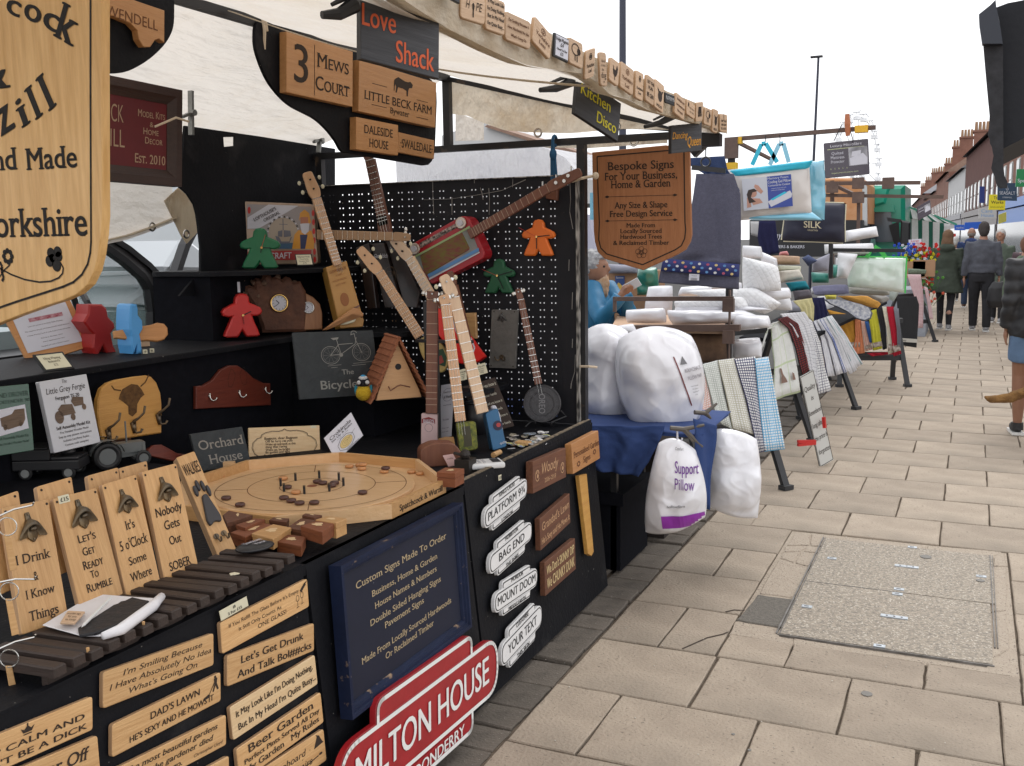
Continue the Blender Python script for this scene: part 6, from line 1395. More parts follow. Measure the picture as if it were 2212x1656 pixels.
fr=Fr([M@V((*p,0))for p in lp(M,gp,'A6',(430,500),(680,365),(480,600))],None,off=.003);b=B();letters(fr,[("LOFTHOUSE'S",.52,.42,.26,.78,'sb'),('ORIGINAL',.68,.82,.24,.56,'sb')],b);b.obj('lettering',ink,t,fr.M)
fr=Fr([M@V((*p,0))for p in lp(M,gp,'A6',(600,790),(810,785),(600,865))],None,off=.003);b=B();letters(fr,[('CRAFT',.55,.85,.7,.9,'b')],b);b.obj('lettering',paper,t,fr.M)
q=lp(M,gp,'A6',(1860,665),(1700,655),(1030,640));neck(t,M,*q,.038,.045,mat('pale_neck_flat',(.36,.22,.12),rough=.5),14,strings=0,headw=1.1,z=.0,pegs=2,tuner=steel,knob=steel)
body(t,M,lp(M,gp,'A6',(215,590),(440,600),(440,668),(213,668)),.018,mbrown,r=.003,z=-.02)
b=B();[b.disc((*p,-.018),.005,.006,n=8)for p in lp(M,gp,'A6',(250,632),(297,630),(365,630),(395,635))];b.obj('tail_screw',steel,t,M)
def pcard(k,pts,lab,pl,ls):
 fr=Fr(c(k,*pts),pl);o=sign('price_card',lab,'price card',fr,.006,blackpl,[],r=.001,group='small framed price cards')
 b=B();b.prism(fr.poly([(.06,.08),(.94,.08),(.94,.92),(.06,.92)]),.0006,z=.001);b.obj('card',cream,o);b=B();letters(fr,ls,b,z=.0016);b.obj('lettering',ink,o);return o
pcard('A6',[(835,812),(985,808),(855,915)],'black framed price card standing against the fisherman tin',PV((-2.72,3.7,1.514),30,25),[('Fisherman Friends',.5,.32,.12,.7,'b'),('Three String',.5,.5,.1,.5,''),('Resonator Guitar',.5,.68,.1,.6,''),('£175',.5,.86,.12,.2,'')])
# burr clocks
bur=mat('burr_walnut',(.16,.065,.035),rough=.75,c2=(.06,.025,.016),scale=9,detail=8,bump=.9,bscale=30)
o,M=cut('wood_clock','craggy dark burr wood clock with a gold rimmed dial on the shelf','clock','A6',[(560,1505),(545,1440),(500,1330),(470,1260),(430,1200),(395,1150),(400,1095),(440,1085),(480,1100),(470,1050),(500,1020),(550,1035),(565,990),(620,985),(640,1020),(690,1010),(730,1040),(760,1005),(800,1020),(830,1060),(890,1050),(915,1100),(940,1140),(950,1250),(940,1495)],PV((-2.76,3.72,1.217),52,4),.07,bur,bev=.012)
bm_=o
pl=PV((-2.76,3.72,1.217),52,4);iM=M.inverted();ctr=(iM@pl.px(*c('A6',(697,1245))));S=.033
knobs=B();rr=random.Random(4)
for i in range(26):
 q=c('A6',(rr.choice((400,440,480,520,560,620,680,740,800,860))+rr.uniform(-20,20),0));x=q[0];top={0:1120,1:1050,2:1010}[0 if rr.random()<.3 else 1 if rr.random()<.5 else 2]
 p=iM@pl.px(*c('A6',((x/.54-800)/.4529,top+rr.uniform(0,70))));knobs.ball(p+V((0,0,rr.uniform(-.05,0))),rr.uniform(.008,.016),n=7,m_=5)
knobs.obj('bark_lump',mat('burr_bark',(.2,.12,.08),rough=.9,var=.5,scale=30,bump=.8,bscale=60),o,M,True)
def dial(o,M,ctr,r,rim):
 b=B();b.ring((ctr.x,ctr.y,.006),r,r*.12,n=28,m_=6);b.obj('bezel',rim,o,M,True);b=B();b.disc((ctr.x,ctr.y,.002),r*.95,.003,n=28);d=b.obj('dial',paper,o,M);b=B()
 for k in range(12):a=k*pi/6;b.bar((ctr.x+r*.68*cos(a),ctr.y+r*.68*sin(a),.0056),(ctr.x+r*.8*cos(a),ctr.y+r*.8*sin(a),.0056),r*.06,.0006)
 for a,L,w_ in((R(135),.5,.09),(R(215),.7,.06)):b.bar((ctr.x,ctr.y,.0062),(ctr.x+r*L*cos(a),ctr.y+r*L*sin(a),.0062),r*w_,.0006)
 b.obj('clock_hand',inkb,d,M)
dial(o,M,ctr,.0375,gold)
o,M=cut('wood_clock','small yew slab clock with a silver rimmed dial beside the burr clock','clock','A6',[(850,1487),(848,1165),(865,1148),(930,1155),(1000,1190),(1060,1250),(1082,1330),(1083,1475)],PV((-2.70,3.80,1.217),52,8),.05,woodm('yew_slab',(.42,.2,.09),(.3,.13,.055),1),bev=.004,r=.004)
pl=PV((-2.70,3.80,1.217),52,8);dial(o,M,M.inverted()@pl.px(*c('A6',(955,1285))),.025,steel)
# tuner boxes
tb=mat('tuner_box_print',(.02,.02,.022),rough=.35,c2=(.5,.5,.5),scale=18,detail=1)
for i,(x,y,lab)in enumerate(((1515,1420,'black and white tuner box nearest the honey guitar'),(1590,1435,'second black and white tuner box on the shelf'),(1690,1425,'third tuner box beside the little slotted block'))):
 p=PZ(1.217).px(*c('A6',(x,y)));b=B();b.box((-.02,-.014,0),(.02,.014,.055));o=b.obj('tuner_box',tb,None,MT(p)@MR(R(35+8*i),4,'Z'));tag(o,lab,'box','clip tuner boxes')
 b=B();b.box((-.02,.012,.056),(.02,.014,.072));b.obj('hanging_tab',paper,o);b=B();b.box((-.008,-.0146,.006),(.016,-.0142,.05));b.obj('picture',mat('tuner_picture',(.35,.3,.26),c2=(.03,.03,.03),scale=60),o)
p=PZ(1.217).px(*c('A6',(1730,1435)));b=B();b.box((-.022,-.01,0),(.022,.01,.028));o=b.obj('slotted_block',ply,None,MT(p)@MR(R(40),4,'Z'));tag(o,'little pale wooden block with three burnt slots','wooden block')
b=B();[b.box((-.008,-.0106,.006+.007*i),(.008,-.0101,.008+.007*i))for i in range(3)];b.obj('slot',ink,o)
# guitar with maple neck in front of the tins, painted body behind the bird box
gp=PV(PZ(.98).px(905,850),30,10)
gp=PV((-2.1,3.98,.98),22,8)
t,M=instr('maple necked ukulele with a cream painted body behind the bird box',c('A6',(1900,1500)),gp)
body(t,M,lp(M,gp,'B4',(380,20),(480,-30),(600,60),(650,180),(640,260),(590,320),(520,300),(430,200),(395,120)),.05,mat('painted_cream_body',(.45,.38,.12),rough=.4,c2=(.5,.3,.12),scale=14),r=.03)
flat2=lambda name,k,polys,m,z:(lambda b:([b.add([(*p,z)for p in(lambda qq:qq if sum(qq[i].x*qq[(i+1)%len(qq)].y-qq[(i+1)%len(qq)].x*qq[i].y for i in range(len(qq)))>0 else qq[::-1])(lp(M,gp,k,*ps))],[tuple(range(len(ps)))])for ps in polys],b.obj(name,m,t,M)))(B())
flat2('painted_label','B4',[[(540,120),(600,100),(635,180),(620,260),(560,240)]],mat('painted_dark_green',(.02,.06,.03)),.002);flat2('painted_label','B4',[[(535,180),(590,160),(610,220),(550,250)]],mat('painted_dull_red',(.3,.05,.04)),.004)
q=lp(M,gp,'A6',(1410,765),(1590,975),(1945,1540));neck(t,M,*q,.044,.048,mhoney,15,z=.02,strings=4,pegs=4,headw=1.3)
# second maple neck further back
gp=PY(3.99);t,M=instr('maple guitar neck leaning from the red radio guitar down to the counter',c('A7',(490,1100)),gp)
q=lp(M,gp,'A7',(165,665),(320,850),(545,1250));neck(t,M,*q,.045,.045,mpale,13,z=.02,strings=4,pegs=4,headw=1.3);body(t,M,lp(M,gp,'A7',(530,1240),(590,1235),(640,1400),(560,1400)),.03,mbrown)
# red radio guitar
gp=PY(4.09);t,M=instr('red vintage radio guitar with striped speaker panel hung on the pegboard',c('A7',(640,760)),gp,'radio_guitar')
radr=mat('radio_red',(.36,.012,.02),rough=.35)
body(t,M,lp(M,gp,'A7',(305,735),(775,470),(835,500),(970,800),(960,850),(500,1080),(470,1040),(345,830)),.08,radr,r=.02)
body(t,M,lp(M,gp,'A7',(340,830),(840,565),(925,800),(480,1030)),.002,mat('radio_stripes',(.34,.25,.25),rough=.5,c2=(.16,.22,.2),scale=5),z=.002,r=.002)
body(t,M,lp(M,gp,'A7',(398,825),(770,615),(840,760),(835,775),(455,1000),(435,960)),.003,mat('woven_speaker_cloth',(.20,.05,.05),rough=.8,c2=(.15,.14,.03),scale=26,stretch=(1,3,1),detail=2),z=.005,r=.01)
body(t,M,lp(M,gp,'A7',(395,715),(715,540),(738,570),(405,760)),.001,mat('radio_dial_print',(.03,.02,.02),c2=(.5,.4,.36),scale=90,detail=1),z=.003,r=.001)
flat2('stripe','A7',[[(470,990),(920,755),(925,785),(480,1020)]],mat('radio_blue_stripe',(.1,.25,.5),rough=.5),.0052);flat2('stripe','A7',[[(480,1025),(928,790),(930,800),(485,1040)]],paper,.0052);flat2('stripe','A7',[[(345,832),(838,562),(845,580),(350,848)]],mat('radio_green_stripe',(.32,.42,.2),rough=.5),.0052)
b=B()
for p in lp(M,gp,'A7',(357,765),(764,537)):b.disc((*p,0),.027,.012,n=20,bev=.003);b.disc((*p,.012),.014,.006,n=16,k=1)
b.obj('dial_knob',[mat('knob_silver',(.5,.42,.36),rough=.3,metal=.6),paper],t,M)
q=lp(M,gp,'A7',(1830,85),(1540,230),(845,640));neck(t,M,*q,.042,.042,mbrown,19,z=.02,strings=0,headw=1.25,pegs=0,fcol=mat('pale_fret',(.4,.28,.2),rough=.5))
b=B();[b.disc((*p,.02),.008,.008,n=12)for p in lp(M,gp,'A7',(1617,183),(1690,168),(1725,122))];[b.tube([(*p,.0),(*(p+V((0,.02))),.0)],.004,n=6)for p in lp(M,gp,'A7',(1600,150),(1732,75),(1480,210),(1700,205))];b.obj('tuner',steel,t,M)
o,_=cut('wooden_wedge','small brown block under the radio guitar head','wooden block','A7',[(1500,275),(1612,248),(1605,338),(1510,322)],PY(4.18),.03,mbrown)
# tin banjo shaped like an embossed biscuit
gp=PV(PZ(CZ).px(930+220,915),25,8);gp=PV((-1.75,4.06,.8),22,8)
t,M=instr('banjo made from a round embossed dark biscuit tin on a wire stand',c('B4',(1480,590)),gp,'tin_banjo')
bt=mat('embossed_black_tin',(.05,.048,.052),rough=.42,metal=.35,bump=.3,bscale=50)
ct=lp(M,gp,'B4',(1475,588),(1315,600),(1460,410));rx=(ct[1]-ct[0]).length;ry=(ct[2]-ct[0]).length;R_=(rx+ry)/2
b=B();cx_,cy_=ct[0];b.disc((cx_,cy_,-.035),R_*1.0,.035,n=48,bev=.006);b.ring((cx_,cy_,0),R_*.93,.004,n=48);b.ring((cx_,cy_,0),R_*.62,.0025,n=40);bt_=b.obj('body',bt,t,M,False)
b=B()
for i in range(60):a=2*pi*i/60;b.bar((cx_+R_*.84*cos(a),cy_+R_*.84*sin(a),.0),(cx_+R_*.9*cos(a),cy_+R_*.9*sin(a),.0),.003,.004)
for i in range(12):
 a=2*pi*i/12
 for rr_ in(.72,):
  for j in range(4):e=a+(j-1.5)*.09;b.disc((cx_+R_*(rr_+.05*(j%2))*cos(e),cy_+R_*(rr_+.05*(j%2))*sin(e),0),.0045,.002,n=6)
b.obj('embossing',bt,bt_,M)
fr=Fr([M@V((cx_-.015,cy_-.06,0)),M@V((cx_-.015,cy_+.06,0)),M@V((cx_+.02,cy_-.06,0))],None,off=.001);fr=Fr([M@V((cx_-.018,cy_+.055,0)),M@V((cx_+.012,cy_-.06,0)),M@V((cx_-.045,cy_+.045,0))],None,off=.001)
fr=Fr([M@V((cx_+.02,cy_+.055,0)),M@V((cx_+.02,cy_-.055,0)),M@V((cx_-.02,cy_+.055,0))],None,off=.0015);b=B();letters(fr,[('OREO',.5,.85,.7,.8,'b')],b);b.obj('lettering',mat('tin_highlight',(.16,.155,.16),rough=.4,metal=.4),bt_,fr.M)
q=lp(M,gp,'A7',(1258,1120),(1290,1215))+lp(M,gp,'B4',(1445,415));neck(t,M,*q,.03,.034,mbrown,12,z=.012,strings=2,headw=1.0,pegs=2,tuner=steel,knob=steel)
b=B();q=[(*p,-.02)for p in lp(M,gp,'B4',(1330,790),(1400,720),(1560,770),(1690,700),(1640,650))];b.tube([(q[0][0],q[0][1],.03),q[1],(q[1][0]+.01,q[1][1]-.02,.02)],.004,n=6);b.tube([(q[2][0],q[2][1],.03),(q[2][0],q[2][1]+.01,.0),q[3],q[4]],.004,n=6);b.obj('wire_stand',blackm,t,M)
# one more stick dulcimer neck behind
gp=PY(3.98);t,M=instr('brown stick dulcimer leaning behind the pale necked ones',c('A7',(750,1200)),gp);q=lp(M,gp,'A7',(652,965),(690,1090),(820,1600));neck(t,M,*q,.034,.034,mbrown,0,strings=0,headw=1.1,pegs=0)
# red tin body and price tags
gp=PV((-2.2,3.9,.98),15,12);t,M=instr('red tin instrument body with white curls behind the necks',c('B4',(850,100)),gp,'tin_guitar')
body(t,M,lp(M,gp,'A7',(430,1345),(560,1290),(700,1330),(950,1680))+lp(M,gp,'B4',(980,165),(900,220),(745,235)),.04,mat('cola_red',(.6,.012,.008),rough=.3),r=.01)
b=B();
for pts in([(690,1380),(720,1500),(790,1600),(870,1700)],[(720,1420),(760,1560),(850,1640)],[(800,1500),(850,1560),(880,1640),(860,1700)]):
 q=lp(M,gp,'A7',*pts);[b.bar((*a,.001),(*e,.001),.006,.001)for a,e in zip(q,q[1:])]
b.obj('white_curl',paper,t,M)
o,M2=cut('wall_bracket','pale wood plate with a dark metal opener behind the red tin','bottle opener','A7',[(780,1335),(885,1330),(898,1560),(800,1560)],PY(4.15),.015,ply,r=.004);
for k_,pts,lab in(('B4',[(745,290),(805,275),(752,388)],'small cream price tag half hidden between the necks'),('B4',[(880,250),(972,225),(905,340)],'small cream price tag reading six string under the red tin')):
 fr=Fr(c(k_,*pts),PV((-2.0,3.74,.98),28,10));sign('price_tag',lab,'price ticket',fr,.001,cream,[('No 6 Finger Skiffle',.5,.3,.1,.8,'b'),('Resonator',.5,.5,.1,.5,''),('Guitar',.5,.68,.1,.5,''),('£95',.5,.88,.14,.3,'')],ink,group='cream price tags on the lower tier')
 # pink tin ukulele, green-gold tin guitar, blue tin guitar standing on the counter
gp=PV(PZ(CZ).px(876,975),22,3);t,M=instr('slim guitar with a pale pink tin body standing behind the game board',c('B4',(480,900)),gp,'tin_guitar')
pk_=mat('pink_tin',(.58,.42,.42),rough=.3,metal=.15,var=.12,scale=14);bd=body(t,M,lp(M,gp,'B4',(408,672),(553,678),(553,1003),(404,1003)),.035,pk_,r=.008,me=mat('tin_rim',(.2,.15,.13),rough=.3,metal=.6))
fr=Fr([M@V((*p,0))for p in lp(M,gp,'B4',(415,720),(535,725),(415,760))],None,off=.001);b=B();letters(fr,[('BAILEYS',.5,.9,.8,.8,'sb')],b);b.obj('lettering',paper,bd,fr.M);b=B();q=lp(M,gp,'B4',(412,722),(475,705),(530,725),(532,765),(475,745),(412,762));b.add([(*p,.0006)for p in q][::-1],[tuple(range(6))]);b.obj('label_band',mat('label_dark_red',(.22,.03,.03)),bd,M)
b=B();b.ring((*lp(M,gp,'B4',(475,800))[0],.001),.016,.0006,n=16);b.obj('print_ring',inkg,bd,M)
q=lp(M,gp,'A7',(510,1140),(508,1215))+lp(M,gp,'B4',(500,672));neck(t,M,*q,.045,.046,mbrown,13,z=.01,strings=0,headw=1.0,pegs=2,tuner=steel,knob=steel,fcol=mat('pale_fret',(0,0,0)))
gp=PV(PZ(CZ).px(960,985),32,8);t,M=instr('maple guitar with a green and gold tin body on the counter',c('B4',(800,900)),gp,'tin_guitar')
bd=body(t,M,lp(M,gp,'B4',(712,752),(890,740),(912,990),(748,1020)),.05,mat('green_gold_tin',(.2,.2,.02),rough=.4,metal=.3,c2=(.04,.06,.012),scale=50,detail=2),r=.014,me=mat('dark_tin_side',(.03,.03,.02),rough=.4,metal=.4));flat2('label_band','B4',[[(775,790),(840,785),(860,960),(790,970)]],mat('label_olive',(.05,.045,.02)),.0015)
q=lp(M,gp,'A7',(600,1175),(625,1260))+lp(M,gp,'B4',(755,742));neck(t,M,*q,.04,.042,mhoney,13,z=.012,strings=3,headw=1.1,pegs=2,tuner=steel,knob=steel)
gp=PV(PZ(CZ).px(1055,978),38,8);t,M=instr('pale necked guitar with a blue tin body with a round dark emblem',c('B4',(1060,900)),gp,'tin_guitar')
bd=body(t,M,lp(M,gp,'B4',(972,670),(1085,625),(1165,968),(1040,1005)),.06,mat('blue_tin',(.035,.13,.26),rough=.35,metal=.3,var=.2,scale=8),r=.01);b=B();b.disc((*lp(M,gp,'B4',(1085,780))[0],0),.02,.002,n=20);b.obj('emblem',mat('emblem_dark',(.02,.02,.05)),bd,M);b=B();b.disc((*lp(M,gp,'B4',(1090,775))[0],.002),.009,.001,n=14);b.obj('emblem_centre',mat('emblem_red',(.4,.05,.05)),bd,M)
fr=Fr([M@V((*p,0))for p in lp(M,gp,'B4',(1095,925),(1160,905),(1105,955))],None,off=.001);b=B();letters(fr,[('quality',.5,.8,.7,.9,'b')],b);b.obj('lettering',paper,bd,fr.M)
body(t,M,lp(M,gp,'B4',(1050,615),(1090,600),(1130,680),(1168,880),(1165,930),(1130,800)),.02,paper,z=-.055,r=.008)
q=lp(M,gp,'A7',(598,1000),(695,1195))+lp(M,gp,'B4',(950,668));neck(t,M,*q,.044,.048,mpale,13,z=.01,strings=0,headw=1.2,pegs=2,tuner=steel,knob=cream)
b=B();a_=PY(3.62).px(*c('B4',(370,32)));e_=PY(3.62).px(*c('B4',(860,42)));b.bar(a_,e_,.03,.012);o=b.obj('neck_rest',blackpl);tag(o,'black notched bar holding up the slim instrument necks','stand')
b=B();a_=PY(3.64).px(*c('A7',(480,1230)));e_=PZ(CZ).px(*c('B4',(470,990)));b.box((a_.x-.03,3.64,CZ),(a_.x+.03,3.66,a_.z));tag(b.obj('stand_post',blackpl),'black upright of the instrument stand behind the pink tin guitar','stand')
# leaflets and song board behind
pl=PV((-2.1,3.66,CZ),22,8)
fr=Fr(c('B4',(585,425),(700,405),(560,895)),pl);sign('leaflet','tall white price leaflet with a round logo behind the tin guitars','leaflet',fr,.001,mat('grey_white_paper',(.36,.36,.4),rough=.7),[('Spatchcock',.55,.16,.03,.6,''),('& Wurzill',.55,.26,.05,.6,'s'),('Handmade',.55,.4,.02,.6,''),('The Guitar',.5,.68,.035,.5,'i'),('Price List',.5,.83,.02,.5,''),('please ask',.5,.9,.02,.5,'')],ink,draw=lambda f,b:line(f,circ(.55,.2,.4,.12,20),.001,b,closed=True))
fr=Fr(c('B4',(770,440),(1060,355),(940,870)),PV((-1.95,3.9,CZ),25,10));sign('song_board','dark brown song board with rows of white lettering behind the blue tin guitar','sign',fr,.01,mat('dark_choc_board',(.035,.018,.012),rough=.6),[("If you're happy and you know it",.5,.14,.07,.92,'b'),('clap your hands',.62,.32,.05,.5,'b'),("If you're happy and you know it",.5,.48,.05,.9,'b'),('clap your hands',.62,.62,.05,.5,'b'),("If you're happy and you know it",.5,.76,.05,.9,'b'),('clap your hands',.7,.92,.05,.5,'b')],mat('ivory_print',(.6,.56,.46)))
b=B();p=PZ(CZ).px(*c('B4',(845,870)));b.disc(p+V((0,.05,0)),.045,.14,n=24);b.ring(p+V((0,.05,.14)),.043,.005,n=24);o=b.obj('enamel_mug',blackpl,None,None,True);tag(o,'dark enamel pot behind the green and gold tin','pot')
# honeycomb coaster, badge pile, wooden card holder, card reader
flat('wooden_coaster','octagonal engraved wooden coaster beside the green tin','coaster','B4',[(560,895),(620,878),(695,880),(710,960),(640,975),(560,960)],CZ+.012,.008,oakx)
cols=[(.6,.6,.62),(.15,.2,.45),(.55,.2,.12),(.08,.08,.09),(.5,.45,.35),(.3,.35,.4),(.62,.58,.55)]
bm=[mat('badge_%d'%i,q,rough=.25,c2=tuple(1-.6*x if x<.3 else x*.4 for x in q),scale=40,detail=1)for i,q in enumerate(cols)]
bd_n=('white','blue','rusty red','black','cream','grey','pale pink')
for i in range(34):
 x=rng.uniform(1175,1530);y=rng.uniform(865,1010)-(x-1180)*.1
 if x>1350 and y>960:y-=60
 p=PZ(CZ).px(*c('B4',(x,y+20)));lay=rng.choice((0,0,1,2));k_=i%7;b=B();b.disc((0,0,0),.0165,.003,n=18,bev=.001)
 o=b.obj('pin_badge',bm[k_],None,MT(p+V((0,0,.003+.005*lay)))@MR(R(rng.uniform(-14,14)),4,'X')@MR(R(rng.uniform(-14,14)),4,'Y'));tag(o,bd_n[k_]+' round pin badge '+('near the blue tin','at the near edge of the heap','in the heap middle','by the tiny crate','toward the banjo stand')[i//7],'badge','heap of pin badges')
b=B();b.box((-.028,-.02,0),(.028,.02,.012));tag(b.obj('tiny_crate',ply,None,MT(PZ(CZ+.01).px(*c('B4',(1310,945))))),'tiny pale wooden crate on the badge heap','box')
p=PZ(CZ).px(*c('B4',(955,1165)));b=B();b.box((-.045,-.075,.008),(.045,.075,.03));o=bevel(b.obj('card_reader',mat('white_plastic',(.7,.7,.7),rough=.3),None,MT(p+V((0,0,.0)))@MR(R(-50),4,'Z')),.008,3);tag(o,'white card reader lying on the black counter','card reader')
b=B();b.box((-.03,.03,.0302),(.03,.062,.0312));b.obj('screen',inkb,o);b=B();[b.box((-.026+.02*i,-.04+.018*j,.0302),(-.014+.02*i,-.03+.018*j,.0315))for i in range(3)for j in range(3)];b.obj('key',mat('key_grey',(.4,.4,.42)),o)
p=PZ(CZ).px(*c('B4',(590,1140)));b=B();b.prism(rnd_poly([(-.08,0),(.08,0),(.08,.045),(.05,.085),(-.03,.09),(-.08,.07)],.02),.07,.003);o=b.obj('card_holder',mbrown,None,MT(p)@MR(R(40),4,'Z')@MR(R(90),4,'X'));tag(o,'rounded dark wooden card holder behind the fish box','card holder')
fr=Fr(c('B4',(598,1045),(690,1030),(650,1145)),PV(p+V((.04,-.06,0)),45,20));sign('business_card','pink business card in the dark wooden holder','card',fr,.001,mat('pink_card',(.55,.35,.33)),[('crafts',.5,.4,.12,.6,'i')],ink)
p=PZ(CZ).px(*c('B4',(800,1190)));b=B();b.box((-.03,-.03,0),(.03,.03,.05));b.ball((0,0,.065),.02,n=10,m_=6);b.tube([(0,0,.06),(-.06,.03,.06)],.006,n=6);tag(b.obj('cast_iron_toy',mat('dark_iron',(.03,.025,.022),rough=.5,metal=.4),None,MT(p)),'dark cast iron trinket between the card holder and card reader','ornament')
p=PZ(CZ+.0).px(*c('B4',(1075,1055)));b=B();b.tube([p+V((0,-.03,.012)),p+V((0,.03,.012))],.011,n=10);tag(b.obj('cork',ply),'short wooden dowel under the blue tin guitar','dowel')
# ---- bird house with shingled roof and stuffed blue tit
bp_=PZ(.976).px(850,860);yaw=40
Mh=MT(PZ(.976).px(862,862)+V((0,.0,0)))@MR(R(48),4,'Z');bh=empty('bird_box','pointed wooden bird box with cedar shingle roof and little round hole','bird box',Mh)
PHf=woodm('birdbox_front',(.66,.40,.2),(.58,.33,.16),0)
b=B();b.prism([(-.098,0),(.098,0),(.09,.03),(0,.235),(-.09,.03)],.15,.001,M=MR(R(90),4,'X')@MT((0,0,.0)));
for v in b.v:v.y+=0
b.obj('front_panel',PHf,bh)
b=B();b.disc((0,-.001,.135),.013,.002,ax=(0,-1,0),n=18);b.obj('entrance_hole',inkb,bh)
b=B();b.tube([(-.045,-.006,.055),(-.042,-.022,.04),(-.015,-.03,.058),(0,-.03,.062),(.045,-.012,.048)],.003,n=6);b.obj('twig_perch',mbrown,bh)
for sd in(-1,1):
 for i in range(11):
  t_=i/10;x=sd*(.12-.115*t_);z=.008+.236*t_
  for j in range(1):
   b=B();a=math.atan2(.236,.115)
   Mx=MT((x,.07,z))@MR((-a if sd<0 else a)*.84,4,'Y')
   b.box((-.02,-.098,-.003),(.02,.098,.005));b.obj('shingle',shingm,bh,Mh@Mx)
p=PZ(.976).px(*c('B3',(1390,525)))+V((.085,-.08,0))
tt=empty('toy_bird','stuffed blue tit toy with yellow belly beside the bird box','toy bird',MT(p)@MR(R(30),4,'Z'))
fz=lambda n,c_:mat(n,c_,rough=1,bump=.8,bscale=150)
B().ball((0,0,.032),.034,n=16,m_=12,sc=(1,.9,1)).obj('belly',fz('yellow_plush',(.55,.36,.02)),tt,None,True);B().ball((0,0,.078),.027,n=16,m_=12,sc=(1,.9,.9)).obj('head',fz('black_plush',(.012,.012,.018)),tt,None,True)
B().ball((0,-.004,.094),.019,n=12,m_=8,sc=(1,1,.6)).obj('white_cap',fz('white_plush',(.6,.6,.6)),tt,None,True);B().ball((0,-.006,.102),.011,n=12,m_=8,sc=(1,1,.6)).obj('blue_cap',fz('blue_plush',(.05,.3,.55)),tt,None,True)
for sd in(-1,1):
 B().ball((sd*.017,-.018,.078),.009,n=10,m_=6).obj('cheek',fz('white_plush',(0,0,0)),tt,None,True);B().ball((sd*.031,0,.045),.015,n=10,m_=6,sc=(.5,.8,1.4)).obj('wing',fz('teal_plush',(.03,.22,.3)),tt,None,True)
B().ball((0,-.026,.072),.004,n=8,m_=5,sc=(1,1.6,1)).obj('beak',inkb,tt)
o,_=cut('wooden_wedge','small reddish wooden block with a pale edge at the bird box foot','wooden block','B3',[(1405,545),(1470,455),(1600,500),(1590,548)],PV(PZ(.976).px(780,862),30),.04,brownw)
b=B();b.box((-.005,-.003,0),(.005,.003,.045));tag(b.obj('paper_stub',paper,None,MT(PZ(1.42).px(*c('A6',(345,1150))))),'tiny white paper stub against the black tier box','paper')
# ================================================================ the bedding and towel stalls next along
nav=mat('blue_tablecloth',(.028,.06,.19),rough=.9,var=.15,scale=6,bump=.2,bscale=90)
bt_=empty('cloth_table','table covered by a royal blue cloth at the end of the sign stall','table',MT((-1.8,4.8,0)))
b=B();b.box((-2.5,4.42,.715),(-1.10,5.05,.73));wb('table_top',b,nav,bt_)
for x in(-2.4,-1.55):
 for y in(4.5,4.95):wb('leg',B().box((x,y,.005),(x+.03,y+.03,.714)),blackm,bt_)
def crows(k,pl,rows):return[(pl.px(*c(k,a)),pl.px(*c(k,b_)))for a,b_ in rows]
p1=PY(4.405)
cloth('cloth_drape',crows('B5',p1,[((95,745),(660,745)),((100,800),(640,822)),((110,900),(610,880)),((130,1000),(545,1010)),((160,1075),(470,1115))]),nav,bt_,nx=28,sub_=6,fold=.014,freq=2.2,t=.004)
p2_=PV((-1.085,4.42,.7),50)
cloth('cloth_drape',crows('B5',p2_,[((870,690),(1045,745)),((880,800),(1040,850)),((890,1000),(1010,1100)),((930,1352),(988,1362))]),nav,bt_,nx=10,sub_=6,fold=.012,freq=1,t=.004)
cloth('cloth_top',[(V((-2.5,5.06,.737)),V((-1.09,5.06,.737))),(V((-2.5,4.75,.739)),V((-1.075,4.75,.74))),(V((-2.5,4.41,.738)),V((-1.075,4.41,.737)))],nav,bt_,nx=26,sub_=8,fold=.006,freq=4,t=.003)
wht=mat('white_polythene',(.78,.78,.82),rough=.8,spec=.3,var=.04,scale=5,bump=.3,bscale=9,ccoat=1.)

wht2=mat('white_polythene_soft',(.78,.78,.82),rough=.75,spec=.3,var=.05,scale=4,bump=.3,bscale=10,ccoat=1.)
pil=mat('white_cotton',(.72,.72,.74),rough=.85,var=.05,scale=6,bump=.35,bscale=20)
quilt=mat('quilted_white',(.76,.76,.77),rough=.8,bump=0)
def quiltm():
 m=quilt;n=m.node_tree.nodes;l=m.node_tree.links;tc=n.new('ShaderNodeTexCoord');mp=n.new('ShaderNodeMapping');mp.inputs['Rotation'].default_value=(0,0,.78);mp.inputs['Scale'].default_value=(30,30,30);l.new(tc.outputs['Object'],mp.inputs[0])
 s_=n.new('ShaderNodeSeparateXYZ');l.new(mp.outputs[0],s_.inputs[0]);o=[]
 for i in(0,1):
  a=n.new('ShaderNodeMath');a.operation='SINE';k=n.new('ShaderNodeMath');k.operation='MULTIPLY';k.inputs[1].default_value=3.1;l.new(s_.outputs[i],k.inputs[0]);l.new(k.outputs[0],a.inputs[0]);q=n.new('ShaderNodeMath');q.operation='ABSOLUTE';l.new(a.outputs[0],q.inputs[0]);o.append(q.outputs[0])
 g=n.new('ShaderNodeMath');g.operation='MINIMUM';l.new(o[0],g.inputs[0]);l.new(o[1],g.inputs[1]);p=n.new('ShaderNodeMath');p.operation='POWER';p.inputs[1].default_value=.5;l.new(g.outputs[0],p.inputs[0])
 bn=n.new('ShaderNodeBump');bn.inputs['Strength'].default_value=.5;bn.inputs['Distance'].default_value=.008;l.new(p.outputs[0],bn.inputs['Height']);l.new(bn.outputs[0],n['Principled BSDF'].inputs['Normal'])
quiltm()
def bagp(name,label,cat,k,pts,pl,m,bulge,group=None,**kw):
 P=[pl.px(*q)for q in c(k,*pts)];o=puff(name,P,m,bulge,**kw)
 return tag(o,label,cat,group)
